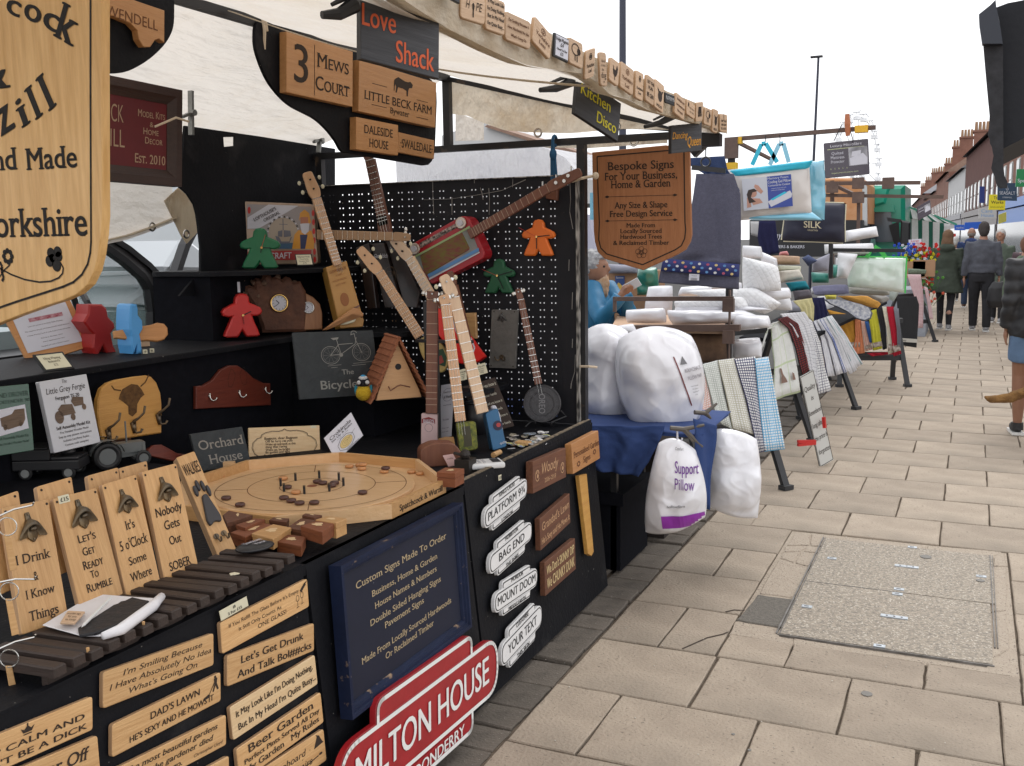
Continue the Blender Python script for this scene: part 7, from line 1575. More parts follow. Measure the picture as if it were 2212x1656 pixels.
bagp('pillow_bag','stuffed white pillow bag behind the corner post, farther of the pair','bagged pillows','B5',[(50,-15),(420,0),(430,730),(50,770)],PY(4.86),wht,.17,'big polythene bags of pillows on the blue table',rnd=.55,wr=.03,ws=4.5,pw=2.8,ridge=.006,seed=2,nx=64,ny=64)
pl1=PV((-1.6,4.68,.74),22,0)
obag=o=bagp('pillow_bag','large shiny white pillow bag with printed lettering on its side, on the blue cloth','bagged pillows','B5',[(235,30),(920,-5),(985,770),(385,845)],pl1,wht,.2,'big polythene bags of pillows on the blue table',rnd=.75,wr=.03,ws=4.5,pw=2.7,ridge=.006,seed=5,nx=76,ny=76)
wrap(o,Fr(c('B5',(760,270),(890,250),(800,400)),pl1),[('BOUNCEBACK',.5,.35,.2,.95,''),('PILLOW PAIR',.5,.8,.2,.85,'')],mat('grey_bag_print',(.3,.28,.3)),.006)
wrap(o,Fr(c('B5',(725,205),(790,200),(735,265)),pl1),[('▲',.5,.9,.8,.8,'')],inkg,.005)
wrap(o,Fr(c('B5',(815,405),(880,400),(835,490)),pl1),[('Luxury hollowfibre',.5,.2,.1,.9,''),('filled pillows',.5,.45,.1,.7,''),('Hypoallergenic',.5,.7,.1,.8,''),('soft',.5,.95,.1,.3,'')],inkg,.005)
wrap(o,Fr(c('B5',(690,205),(700,205),(825,560)),pl1),[],mat('maroon_seam',(.18,.05,.05)),.005,cell=[(0,0,1,1,1,16)],name='seam')
# clamps holding the cloth
def gclamp(k,pts,lab,pl,m=mat('greenish_brown_clamp',(.1,.085,.07),rough=.5)):
 P=[pl.px(*q)for q in c(k,*pts)];b=B();b.tube(P[:3],[.011,.012,.006],n=8);b.tube([P[1],P[3]],[.013,.005],n=8);b.tube([P[1]+V((.004,0,0)),P[4]],[.012,.006],n=8);o=b.obj('spring_clamp',m);tag(o,lab,'clamp','brown clamps on the blue table edge')
gclamp('B5',[(880,645),(960,650),(1045,580),(1000,690),(930,655)],'brown clamp gripping the blue cloth at its corner beside the check towels',PV((-1.08,4.6,.8),40))
gclamp('B5',[(700,760),(800,770),(952,738),(940,900),(870,860)],'brown clamp with the support pillow bag hanging from it',PV((-1.12,4.39,.7),25))
plS=PV((-1.3,4.33,.5),14)
o=bagp('pillow_bag','hanging clear bag marked support pillow in purple','bagged pillow','B5',[(600,800),(905,880),(1010,1450),(468,1600)],plS,wht2,.11,None,rnd=.6,wr=.022,ws=6,pw=2.6,ridge=.006,seed=9,nx=60,ny=64)
pur=mat('purple_print',(.16,.04,.28),rough=.4)
wrap(o,Fr(c('B5',(735,965),(885,985),(735,1170)),plS),[('Support',.6,.42,.38,1.15,'b'),('Pillow',.5,.98,.38,.95,'')],pur,.005)
wrap(o,Fr(c('B5',(640,1365),(955,1365),(650,1465)),plS),[],mat('purple_band',(.27,.03,.36),rough=.3),.005,cell=[(0,.0,1,1,12,6)],name='printed_band')
wrap(o,Fr(c('B5',(740,885),(800,890),(740,910)),plS),[('Comfort',.5,.8,.8,1,'i')],inkg,.005)
wrap(o,Fr(c('B5',(670,1270),(930,1255),(670,1330)),plS),[('hollowfibre',.3,.6,.3,.5,'b')],inkg,.005)
b=B();b.tube([plS.px(*q)for q in c('B5',(752,785),(755,840),(780,860),(790,835))],.005,n=6);b.obj('hanger',paper,o).matrix_local=WM[o.name].inverted()
bagp('pillow_bag','plump white pillow in clear wrap hanging off the table corner','bagged pillow','B5',[(985,735),(1360,815),(1365,1460),(965,1365)],PV((-1.05,4.85,.5),30),wht2,.10,None,rnd=.4,edge=.0,wr=.022,ws=6,pw=2.6,ridge=.006,seed=12,nx=56,ny=60)
# black crate and dark goods under the table
b=B();b.box((-2.4,4.5,.006),(-1.5,4.95,.36));b.box((-2.42,4.48,.34),(-1.48,4.97,.4));tag(b.obj('storage_crate',fabricb),'black plastic crate in the shade under the blue table','crate')
b=B();b.box((-2.3,5.1,.006),(-1.45,5.6,.45));b.box((-2.25,5.1,.46),(-1.5,5.5,.7));tag(b.obj('storage_crate',mat('dark_brown_box',(.02,.014,.012),rough=.8)),'dark brown box standing behind the black crate','crate')
# ---- trestles
tres=mat('black_trestle_plastic',(.022,.023,.026),rough=.55,bump=.1,bscale=60)
def trestle(x,y,yaw,lab,L=.62,h=.74,sp=.3):
 M=MT((x,y,0))@MR(R(yaw),4,'Z');t=empty('trestle',lab,'trestle',M,'black folding trestles under the towel displays')
 B().box((-L/2,-.035,h-.05),(L/2,.035,h)).obj('top_beam',tres,t)
 for sy in(-1,1):
  for sx in(-1,1):
   b=B();a=V((sx*L*.42,sy*.02,h-.05));e=V((sx*L*.5,sy*sp,.008));b.bar(a,e,.05,.028,up=(0,1,0));b.box((e.x-.04,e.y-.03,.001),(e.x+.04,e.y+.03,.03));b.obj('leg',tres,t)
  b=B();b.bar(V((-L*.46,sy*sp*.55,h*.42)),V((L*.46,sy*sp*.55,h*.42)),.02,.06);b.obj('cross_brace',tres,t)
 return t
trestle(-1.47,6.33,56,'black trestle under the check tea towels',.7,.82,.3)
trestle(-1.60,7.85,62,'black trestle behind the quality notice',.9,.92,.34);trestle(-1.42,9.6,60,'black splayed trestle under the striped tea towels',.8,.85,.34);trestle(-1.0,11.6,20,'wide black trestle under the coloured towels',.72,.72,.28);trestle(-.85,16.4,55,'black trestle at the far end by the flower stall',.6,.74,.28)
# ---- towels
waff=lambda key,c2:patm(key,(.74,.74,.72),'grid',c2,(9,34),.32)
tp=PV((-1.33,6.22,.85),56,13)
def towel(label,k,rows,pl,m,group='tea towels hung in rows over trestles',off=0,**kw):
 R_=[(a+pl.n*off,b_+pl.n*off)for a,b_ in crows(k,pl,rows)]
 return tag(cloth(kw.pop('name','tea_towel'),R_,m,None,**kw),label,kw.get('cat','towel'),group)
for i,(lab,rows,cc)in enumerate((('waffle tea towel with thin coral checks, mostly hidden by the pillow bag',[((900,480),(985,300)),((930,640),(1010,640)),((880,640),(1000,700))],(.62,.3,.24)),
('pale grey green waffle check tea towel',[((935,292),(1045,262)),((985,500),(1095,500)),((1040,705),(1160,780))],(.38,.42,.37)),('beige waffle check tea towel beside the navy one',[((1045,263),(1165,248)),((1095,500),(1235,500)),((1150,765),(1310,808))],(.45,.43,.33)),
('navy and white waffle check tea towel',[((1160,255),(1312,235)),((1250,560),(1350,600)),((1338,945),(1388,930))],(.035,.035,.11)),('light blue waffle check tea towel, lowest corner outward',[((1305,252),(1405,238)),((1345,600),(1465,590)),((1385,935),(1522,918))],(.12,.38,.62)))):
 towel(lab,'B5',rows,tp,waff('waffle_%d'%i,cc),off=.006*i,nx=14,fold=.006,freq=1.5,t=.005,seed=i)
giraf=patm('white_print_towel',(.72,.73,.7),'grid',(.5,.58,.38),(3,5),.06)
tartan=patm('red_tartan',(.22,.02,.02),'grid',(.012,.01,.012),(7,34),.4)
crack=patm('white_crackle',(.68,.68,.7),'grid',(.28,.28,.33),(8,26),.1);wnavy=patm('white_navy_grid',(.72,.72,.72),'grid',(.03,.03,.09),(8,30),.16)
t2=PV((-1.42,7.7,.95),62,8)
o=towel('white tea towel printed with meerkats and green frames','B1',[((80,930),(110,870)),((140,745),(160,700)),((175,740),(285,655)),((195,1000),(350,930)),((188,1318),(405,1250))],t2,giraf,nx=16,fold=.01,freq=1.3)
b=B();fr=Fr(c('B1',(215,1060),(360,1030),(230,1190)),PV((-1.42,7.7,.95),62,8),off=.02)
pic(fr,[[(.05,0),(.15,.05),(.2,.4),(.35,.75),(.4,.95),(.05,.95),(.1,.5)],[(.7,.4),(.8,.5),(.85,.9),(.7,.9)]],b);b.obj('printed_animal',mat('brown_print',(.2,.12,.09)),o,fr.M)
towel('red and black tartan towel folded in a long strip','B1',[((205,665),(285,640)),((290,740),(370,700)),((350,900),(430,880)),((405,1120),(462,1080))],t2,tartan,off=.02,nx=12,fold=.006)
towel('white towel with grey crackle pattern and a black edge','B1',[((230,620),(430,602)),((330,740),(490,700)),((420,900),(530,890)),((470,1080),(550,1230))],t2,crack,off=.012,nx=14,fold=.01)
towel('white towel with fine navy grid hem','B1',[((430,625),(500,680)),((480,850),(560,850)),((540,1040),(600,1030)),((545,1270),(655,1240))],t2,wnavy,off=.005,nx=12,fold=.008)
t3=PV((-1.35,9.0,.9),60,14)
strp=[('navy_stripe',(.045,.05,.15)),('grey_stripe',(.3,.3,.34)),('blue_stripe',(.1,.16,.42)),('pale_grey_stripe',(.42,.43,.45)),('teal_stripe',(.25,.4,.42))]
for i,(x0,x1,bx0,by0,bx1,by1)in enumerate(((510,540,625,1125,690,1120),(535,562,690,1118,750,1095),(555,585,745,1100,800,1080),(575,610,790,1110,842,1075),(590,640,830,1065,892,1022))):
 nm,cc=strp[i];towel(('first','second','third','fourth','outermost')[i]+' striped white tea towel of the fan of five, counted from the crackle towel','B1',[((x0,680-i*8),(x1,668-i*8)),(((x0+bx0)/2,830),((x1+bx1)/2,820)),((bx0,by0),(bx1,by1))],t3,patm('towel_'+nm,(.7,.7,.73),'stripe',cc,(4,4),.16),off=.008*i,nx=12,fold=.012,seed=i)
towel('narrow orange towel edge between the striped ones','B1',[((505,780),(530,790)),((540,900),(560,900)),((580,1060),(600,1070))],t3,mat('orange_cloth',(.6,.25,.05),rough=.9),off=-.01,nx=6)
t4=PV((-1.1,11.3,.8),20,4)
terry=lambda n,cc:mat('terry_'+n,cc,rough=1,var=.15,scale=40,bump=.5,bscale=180)
band=mat('mug_print_band',(.55,.5,.45),rough=.9,c2=(.14,.08,.05),scale=20,detail=1)
T4=[('mustard',(.62,.30,.045),[((625,585),(845,635)),((700,720),(870,760)),((775,925),(905,905))],'mustard kitchen towel, broadest of the coloured row'),('coral',(.7,.25,.12),[((845,650),(890,660)),((850,800),(905,800)),((820,950),(925,935))],'coral kitchen towel next to the mustard one'),('pink',(.68,.42,.34),[((890,675),(930,680)),((915,800),(955,790)),((930,922),(985,905))],'pale pink kitchen towel'),
('blue',(.04,.12,.35),[((922,680),(950,680)),((945,780),(970,780)),((962,850),(985,850))],'narrow blue kitchen towel'),('lime',(.55,.52,.04),[((945,600),(1010,580)),((965,750),(1040,740)),((985,915),(1060,898))],'yellow green kitchen towel'),('black',(.02,.02,.022),[((1008,575),(1058,560)),((1040,740),(1085,730)),((1060,908),(1095,898))],'black kitchen towel in the coloured row'),
('cream',(.66,.62,.5),[((1052,560),(1090,560)),((1085,740),(1120,740)),((1100,945),(1152,925))],'cream kitchen towel beside the red one'),('red',(.42,.01,.03),[((1085,560),(1140,560)),((1115,740),(1165,740)),((1140,960),(1202,940))],'red kitchen towel next to the cream one'),('grey',(.2,.2,.23),[((1138,568),(1178,575)),((1165,740),(1188,740)),((1170,880),(1192,885))],'grey kitchen towel at the end of the coloured row')]
for i,(n_,cc,rows,lab)in enumerate(T4):
 o=towel(lab,'B1',rows,t4,terry(n_,cc),group='coloured kitchen towels hung over the wide trestle',off=.012*i,nx=10,fold=.006,seed=i)
 if n_ not in('coral','blue','black','grey'):
  a,e=rows[1],rows[2];L_=lambda p,q,s:(p[0]+(q[0]-p[0])*s,p[1]+(q[1]-p[1])*s)
  R_=[(u+t4.n*(.012*i+.012),w2+t4.n*(.012*i+.012))for u,w2 in crows('B1',t4,[(L_(a[0],e[0],.62),L_(a[1],e[1],.62)),(L_(a[0],e[0],.86),L_(a[1],e[1],.86))])]
  cloth('printed_band',R_,band,o,nx=6,sub_=2,fold=0,t=.002)
towel('underside edges of cream and red bath towels below the row','B1',[((945,935),(1150,930)),((985,962),(1200,940))],t4,terry('red',(0,0,0)),group=None,off=-.02)
t5=PV((-.75,14.2,.8),22,3)
o=towel('black towel with a printed honey band','B1',[((1185,478),(1345,478)),((1190,600),(1365,545)),((1192,700),(1360,700)),((1190,868),(1345,892))],t5,terry('black',(0,0,0)),group=None,nx=12,fold=.008,freq=1)
fr=Fr(c('B1',(1188,812),(1345,822),(1188,842)),t5,off=.025);b=B();b.prism(fr.poly(RECT),.002);q=b.obj('printed_band',mat('band_grey',(.4,.38,.34)),o,fr.M);b=B();letters(fr,[('Honey',.25,.8,.6,.4,'i')],b);b.obj('lettering',ink,q)
mesh_=patm('grey_white_weave',(.68,.68,.7),'grid',(.35,.35,.38),(10,30),.3);pinkw=patm('pink_houndstooth',(.7,.6,.6),'check',(.5,.25,.28),(14,40),.5)
t6=PV((-.85,16.0,.8),55,6)
towel('pink checked cloth hanging at the far trestle','B1',[((1270,300),(1380,300)),((1330,500),(1400,500)),((1355,735),(1400,730))],t6,pinkw,nx=8,group='cloths at the far trestle');towel('red and white houndstooth cloth slanting toward the walkers','B1',[((1385,400),(1410,410)),((1410,540),(1440,560)),((1430,660),(1460,665))],t6,pinkw,nx=6,group='cloths at the far trestle',off=.05)
# notice board
nb=PV(PZ(0).px(1767,1008),42,6)
fr=Fr([c('B5',(1655,385)),c('B5',(1755,330)),c('B5',(1805,1052))],nb)
no=sign('notice_board','white quality is remembered notice on a trestle leg with red clamps','notice',fr,.012,mat('off_white_board',(.52,.52,.49),rough=.6),[('Quality',.5,.18,.05,.8,'si'),('is',.5,.29,.045,.2,'si'),('Remembered',.5,.44,.05,.9,'si'),('long after',.5,.58,.05,.85,'si'),('the price is',.52,.72,.05,.9,'si'),('forgotten',.54,.87,.05,.85,'si')],ink,em=blackpl,draw=lambda f,b:line(f,[(.03,.01),(.97,.01),(.97,.99),(.03,.99)],.004,b,closed=True))
b=B();P=[PV(PZ(0).px(1767,1008)+V((0,-.03,0)),42,6).px(*q)for q in c('B5',(1640,860),(1770,858),(1640,885),(1770,872))];b.bar(P[0],P[1],.02,.02);b.bar(P[2],P[3],.02,.02);tag(b.obj('spring_clamp',redp),'red clamp crossing the foot of the quality notice','clamp','red clamps on the quality notice')
b=B();P=[PV(PZ(0).px(1767,1008)+V((0.05,-.03,0)),42,6).px(*q)for q in c('B5',(1830,680),(1838,760),(1845,700))];b.bar(P[0],P[1],.025,.02);tag(b.obj('spring_clamp',redp),'red clamp at the outer edge of the quality notice','clamp','red clamps on the quality notice')
# ---- brown steel frame of the bedding stall
brs=mat('brown_steel',(.09,.055,.045),rough=.6,c2=(.13,.08,.06),scale=14);yt=mat('yellow_tape',(.75,.42,.02),rough=.5)
bf=empty('bedding_stall_rack','rusty brown square tube rack of the bedding stall','stall rack',MT((-1.6,6.8,0)))
def rodp(k,a,b_,y0,y1=None,w_=.03,m=brs,par=None):
 A_,B__=PY(y0).px(*c(k,a)),PY(y1 if y1 else y0).px(*c(k,b_));return wb('rail',B().bar(A_,B__,w_,w_),m,par or bf)
p=PY(6.8).px(*c('A8',(1370,480)));wb('post',B().box((p.x-.005,6.78,.01),(p.x+.005,6.815,1.27)),brs,bf)
rodp('A8',(340,545),(1400,543),6.78);rodp('A8',(352,560),(352,660),6.78,w_=.022);rodp('A8',(480,805),(1460,800),6.8,w_=.045)
for q in((1370,600),(1370,880)):p=PY(6.78).px(*c('A8',q));wb('joint_sleeve',B().box((p.x-.045,6.745,p.z-.045),(p.x+.03,6.79,p.z+.045)),brs,bf)
rodp('A4',(0,480),(1110,388),7.0,w_=.028);rodp('A4',(60,480),(345,625),7.0,8.2,w_=.022)
p=PY(7.0).px(*c('A4',(50,520)));wb('post',B().box((p.x-.022,6.98,.75),(p.x+.022,7.02,2.26)),blackm,bf);wb('joint_sleeve',B().box((p.x-.04,6.95,p.z-.09),(p.x+.05,6.99,p.z+.05)),brs,bf)
for q in((80,485),(1005,400),(45,672)):p=PY(6.98).px(*c('A4',q));wb('tape_band',B().box((p.x-.04,6.96,p.z-.022),(p.x+.04,7.02,p.z+.022)),yt,bf)
rf=empty('towel_stall_rack','second brown steel frame beyond the silk cushion','stall rack',MT((-1.3,10,0)))
rodp('A4',(740,800),(1440,795),10,par=rf,w_=.035);rodp('A4',(740,888),(1610,900),9.8,par=rf,w_=.03);rodp('A4',(800,810),(990,900),10,9.8,par=rf,w_=.03);rodp('A4',(790,780),(790,1500),9.9,par=rf,w_=.035);rodp('A4',(985,900),(980,1300),9.85,par=rf,w_=.03);rodp('A4',(790,1290),(1325,1295),9.0,par=rf,w_=.03,m=blackm);rodp('A4',(780,1240),(780,1500),8.95,par=rf,w_=.035,m=blackm)
for q in((795,830),(985,800),(1205,800),(985,905)):p=PY(9.78).px(*c('A4',q));wb('joint_sleeve',B().box((p.x-.05,9.7,p.z-.05),(p.x+.05,9.77,p.z+.05)),brs,rf)
# long lamp like bracket clamp with mattress protector pack
p0=PY(6.96).px(*c('A4',(900,290)));p1_=PY(6.96).px(*c('A4',(905,450)));b=B();b.tube([p0,p0.lerp(p1_,.45),p1_],[.014,.02,.014],n=8);tag(b.obj('wooden_clamp',mat('orange_handle',(.4,.13,.05),rough=.5)),'orange brown clamp upright on the long rail','clamp')
pp_=PV((-.85,7.0,2),8)
def pack(label,k,pts,pl,m,lines,tm,t=.04,name='bedding_pack',group=None,r=.01,draw=None):
 fr=Fr(c(k,*pts),pl);return sign(name,label,'bedding pack',fr,t,m,lines,tm,r=r,group=group,draw=draw),fr
pdark=mat('glossy_black_pack',(.018,.005,.024),rough=.2,spec=.7,coat=.4)
mp_l=[('Luxury Microfibre',.5,.14,.07,.7,'b'),('Quilted',.3,.36,.08,.26,''),('Mattress',.3,.48,.08,.3,''),('Protector',.3,.60,.08,.3,'')]
o,fr=pack('black quilted mattress protector pack hanging from the long rail','A4',[(725,505),(1055,470),(738,762)],pp_,pdark,mp_l,paper)
def bedpic(fr,o,x0=.55,y0=.2,x1=.97,y1=.72):
 b=B();pic(fr,[[(x0,y0),(x1,y0),(x1,y1),(x0,y1)]],b,z=.001);b.obj('picture',mat('bed_photo',(.45,.45,.48),c2=(.12,.12,.14),scale=9,detail=2),o);b=B();pic(fr,[[(x0+.02,y0+.3),(x1-.1,y0+.18),(x1-.01,y0+.32),(x1-.02,y1-.02),(x0+.03,y1-.01)],[(x0+.08,y0+.12),(x0+.28,y0+.1),(x0+.26,y0+.24),(x0+.06,y0+.26)]],b,z=.0018);b.obj('picture_print',paper,o)
bedpic(fr,o);b=B();line(fr,[(.08,.2),(.9,.2)],.004,b);[pic(fr,[circ(.14+.09*i,.76,.005,.028,8)],b)for i in range(5)];letters(fr,[('Designed to protect and prolong your mattress',.45,.9,.04,.6,'')],b);b.obj('printed_icons',mat('lime_print',(.5,.55,.3)),o)
b=B();a=PY(6.97).px(*c('A4',(885,365)));[b.tube([a+V((sx*.02,0,0)),PY(6.97).px(*c('A4',(q,490)))],.003,n=5)for sx,q in((-1,800),(1,945))];tag(b.obj('string',blackm),'thin black strings holding the mattress protector pack','string')
o,fr=pack('tilted mattress protector pack hanging by the striped tent','A4',[(1410,975),(1510,920),(1420,1075)],PY(9.7),pdark,[('Quilted',.3,.3,.1,.4,''),('Mattress',.3,.5,.1,.4,'')],paper);bedpic(fr,o)
# memory foam pillow bag
turq=mat('turquoise_bag',(.03,.5,.68),rough=.45,var=.1,scale=4,bump=.3,bscale=14);turq2=mat('clear_blue_pvc',(.2,.52,.68),rough=.2,spec=.8,coat=.4,bump=.3,bscale=10)
mfp=PV((-1.4,6.9,1.9),14);mf=empty('pillow_carrier','turquoise zipped carrier with a memory foam pillow hanging from the rail','bedding bag',MT(mfp.px(1670,430)))
P=[mfp.px(*q)for q in c('A4',(20,700),(620,635),(640,1030),(90,1075))];puff('body',P,mat('pale_foam_pack',(.62,.58,.55),rough=.25,spec=.7,coat=.4,var=.06,scale=5),.07,parent=mf,wr=.012,rnd=.0,pw=4)
P=[mfp.px(*q)+V((.0,-.0,0))for q in c('A4',(25,705),(650,628),(612,700),(60,762))];puff('top_panel',P,turq,.078,parent=mf,wr=.01,pw=5)
P=[PV((-1.2,6.93,1.9),50).px(*q)for q in c('A4',(612,640),(730,630),(733,1070),(620,1025))];puff('side_panel',P,turq2,.03,parent=mf,wr=.012,pw=4)
P=[mfp.px(*q)for q in c('A4',(100,1040),(640,1010),(720,1072),(200,1072))];puff('base_panel',P,turq2,.05,parent=mf,wr=.01)
fr=Fr(c('A4',(120,775),(478,738),(135,1005)),mfp,off=.086);o=B();o.prism(fr.poly(RECT),.002);o=o.obj('label_card',mat('label_grey_white',(.52,.54,.6),rough=.3),mf,fr.M)
b=B();pic(fr,[[(.51,.0),(1,0),(1,1),(.51,1)]],b);b.obj('printed_panel',mat('print_royal_blue',(.03,.06,.3),rough=.3),o);b=B();pic(fr,[[(.5,.78),(.96,.5),(1,.62),(.98,.72),(.56,.96)]],b,z=.0016);b.obj('printed_pillow',paper,o);b=B();pic(fr,[[(.56,.72),(.85,.52),(.9,.56),(.6,.76)]],b,z=.0022);b.obj('printed_gel',turq,o)
b=B();letters(fr,[('Memory Foam',.73,.1,.07,.42,''),('Cooling Gel Pillow',.755,.22,.085,.47,'b'),('Contoured for Comfort',.75,.32,.06,.44,'b'),('supports head and neck',.74,.4,.03,.3,''),('cool and comfortable',.72,.46,.03,.28,'')],b,z=.0018);b.obj('lettering',paper,o)
b=B();pic(fr,[circ(.2,.48,.09,.13,12),[(.26,.2),(.33,.25),(.42,.45),(.37,.52),(.3,.42),(.24,.28)],[(.08,.6),(.14,.55),(.16,.9),(.07,.92)],[(.14,.62),(.34,.66),(.4,.8),(.2,.85)]],b);b.obj('printed_figure',mat('print_skin',(.5,.27,.2)),o);b=B();pic(fr,[[(.08,.5),(.12,.36),(.24,.33),(.3,.42),(.2,.45),(.16,.6),(.26,.75),(.12,.78)]],b,z=.0014);b.obj('printed_hair',mat('print_dark_hair',(.04,.025,.02)),o)
for xs in((200,290,385),(330,420,470)):
 b=B();P=[PY(6.85).px(*q)for q in c('A4',(xs[0],665),(xs[1]-20,510),(xs[1]+10,505),(xs[2],645))];[b.bar(a,e,.028,.005,up=(0,1,0))for a,e in zip(P,P[1:])];wb('handle',b,turq if xs[0]==200 else turq2,mf)
b=B();[b.tube([PY(6.97).px(*q)for q in c('A4',(x,445),(x+3,470),(x,500),(x-10,512))],.003,n=5)for x in(297,403)];tag(b.obj('hook',blackm),'small wire hooks carrying the turquoise bag handles','hook')
# hanging bath towel
gt=PV((-1.6,6.4,1.6),8,0);grey_t=mat('grey_terry',(.105,.105,.15),rough=1,var=.2,scale=60,bump=.6,bscale=220)
o=tag(cloth('bath_towel',crows('A8',gt,[((1070,-560),(1400,-560)),((1050,-400),(1462,-380)),((1000,-100),(1468,-60)),((940,100),(1462,240)),((780,195),(1455,245)),((750,320),(1450,360)),((735,400),(1448,462))]),grey_t,None,nx=24,sub_=5,fold=.012,freq=1.6,t=.012),'slate grey bath towel with a sheep print band hung on a clip hanger','bath towel')
b=B();fr=Fr(c('A8',(780,190),(1455,235),(765,300)),gt,off=.022)
cloth('printed_band',[(a+gt.n*.026,b_+gt.n*.026)for a,b_ in crows('A8',gt,[((782,188),(1456,238)),((765,298),(1452,350))])],mat('band_navy',(.035,.045,.16),rough=.9),o,nx=12,sub_=2,fold=0,t=.002)
cs_={'white':[],'pink':[],'blue':[],'yellow':[]}
for i in range(9):
 for j in range(3):
  x,y=.06+.108*i+.04*(j%2),.2+.3*j;cs_[('white','blue','yellow','pink')[(i*3+j)%4]].append(circ(x,y,.021,.10,9))
for kk_,v_ in cs_.items():b=B();f3=Fr(c('A8',(780,188),(1456,238),(765,298)),gt,off=.04);pic(f3,v_,b);b.obj('printed_sheep',mat('print_'+kk_,{'white':(.6,.6,.6),'pink':(.4,.08,.14),'blue':(.1,.25,.5),'yellow':(.5,.45,.2)}[kk_]),o,f3.M)
fr=Fr(c('A8',(1015,322),(1105,325),(1012,378)),gt,off=.04);b=B();b.prism(fr.poly(RECT),.002);q=b.obj('price_label',paper,o,fr.M);b=B();letters(fr,[('||||||',.5,.9,.3,.6,'b'),('Towel',.5,.35,.15,.5,'')],b);b.obj('lettering',ink,q)
b=B();P=[gt.px(*q)for q in c('A3',(1780,1235),(2030,1260))];b.bar(P[0],P[1],.02,.03);h_=gt.px(*c('A3',(1882,1195)));b.ring(h_,.03,.006,ax=(0,1,0),n=16);b.tube([h_+V((0,0,.03)),h_+V((0,0,.1))],.004,n=6);tag(b.obj('clip_hanger',blackpl),'black plastic clip hanger holding the slate towel','hanger')
tag(cloth('bath_towel',crows('A3',PV((-1.7,6.6,1.6),8),[((1760,1165),(2020,1150)),((1775,1225),(2040,1250)),((1900,1300),(2130,1400)),((2000,1500),(2130,1600))]),mat('navy_terry',(.03,.05,.12),rough=1,bump=.5,bscale=200),None,nx=14,fold=.01),'navy towel folded over the hanger behind the slate one','bath towel')
# bespoke shield sign
bs=PY(4.33)
o_s=c('A3',(1045,1123),(1590,1070),(1762,1105),(1768,1400))+c('A8',(1028,-20),(1015,40),(975,110),(900,155),(600,292),(260,190),(200,130),(175,40),(165,-60))
P=[bs.px(*q)for q in o_s];M=basis(P[0],(1,0,0),(0,-1,0));iM=M.inverted();b=B();b.prism([tuple((iM@p).xy)for p in P],.02,.002);so=b.obj('shield_sign',[woodm('shield_wood',(.37,.15,.055),(.30,.115,.04),1),edgeply],None,M);tag(so,'orange brown shield shaped bespoke signs board hanging by the end post','sign')
b=B();inn=c('A3',(1083,1155),(1722,1100),(1730,1640))+c('A8',(978,-70),(970,10),(940,75),(885,112),(598,243),(280,148),(228,95),(210,20))+c('A3',(1100,1640),(1090,1400))
q=[(iM@bs.px(*z)).xy for z in inn]
for a,e in zip(q,q[1:]+q[:1]):d=e-a;n_=V((-d.y,d.x)).normalized()*.0028;b.add([(*(a-n_),.0008),(*(e-n_),.0008),(*(e+n_),.0008),(*(a+n_),.0008)],[(0,1,2,3)])
b.obj('border_groove',ink,so,M)
fr=Fr(c('O',(1297,342),(1472,334),(1300,544)),bs,off=.001);b=B()
letters(fr,[('Bespoke Signs',.5,.135,.085,.82,'sb'),('For Your Business,',.5,.24,.08,.9,'sb'),('Home & Garden',.5,.325,.078,.74,'sb'),('Any Size & Shape',.5,.54,.065,.66,'sb'),('Free Design Service',.5,.63,.065,.78,'sb'),('Made From',.5,.745,.045,.36,'sb'),('Locally Sourced',.5,.805,.045,.52,'sb'),('Hardwood Trees',.5,.865,.045,.52,'sb'),('& Reclaimed Timber',.5,.93,.045,.7,'sb')],b)
for y in(.415,.672):
 line(fr,[(.1,y),(.9,y)],.002,b)
 for x in(.08,.92):pic(fr,[[(x-.035,y),(x,y-.014),(x+.035,y),(x,y+.014)]],b)
b.obj('lettering',ink,so,fr.M)
fr=Fr(c('A8',(535,85),(640,80),(535,190)),bs,off=.001);b=B();[line(fr,circ(.5+.28*cos(2*pi*i/5-pi/2),.5+.28*sin(2*pi*i/5-pi/2),.22,.22,10),.0018,b,closed=True)for i in range(5)];line(fr,circ(.5,.5,.18,.18,12),.002,b,closed=True);b.obj('rose_engraving',ink,so,fr.M)
# ---- table and goods of the bedding stall
mdf=mat('fibreboard',(.52,.34,.22),rough=.8,var=.1,scale=5)
b=B();P=[PZ(.985).px(*q)for q in c('A8',(450,770),(1450,800),(1420,770),(750,710))];b.prism([(-2.35,6.82),(-1.46,6.82),(-1.75,8.2),(-2.75,8.2)],.02,z=.985);tag(b.obj('table_board',mdf),'bare fibreboard table top under the pillows','table')
pg_='pillows stacked on the bedding table'
def pillow(lab,k,pts,pl,m,bulge,**kw):return bagp('pillow',lab,'pillow',k,pts,pl,m,bulge,kw.pop('group',pg_),**{**dict(wr=.018,ws=5,edge=.03,rnd=.28,pw=3,nx=30,ny=24),**kw})
pillow('quilted white pillow leaning at the top of the stack','A8',[(1470,160),(1800,250),(1835,480),(1475,490)],PV((-1.3,7.4,1.3),20,10),quilt,.11)
pillow('lower white pillow bulging in front of the stack','A8',[(1400,470),(1905,440),(1925,540),(1500,600)],PV((-1.2,7.6,1.2),20,5),wht2,.09)
pillow('diamond quilted white pillow lying across the stack middle','A8',[(900,470),(1600,440),(1840,590),(1700,690)],PV((-1.4,7.25,1.1),15,5),quilt,.10,seed=3)
pillow('quilted pillow edge just above the steel rail','A8',[(860,560),(1500,520),(1560,640),(880,640)],PV((-1.6,7.1,1.1),10,5),quilt,.09,seed=4)
pillow('bottom white pillow in clear wrap on the fibreboard','A8',[(790,640),(1500,640),(1760,750),(840,780)],PV((-1.6,7.0,1.05),10,5),wht2,.12,ridge=.01,seed=6)
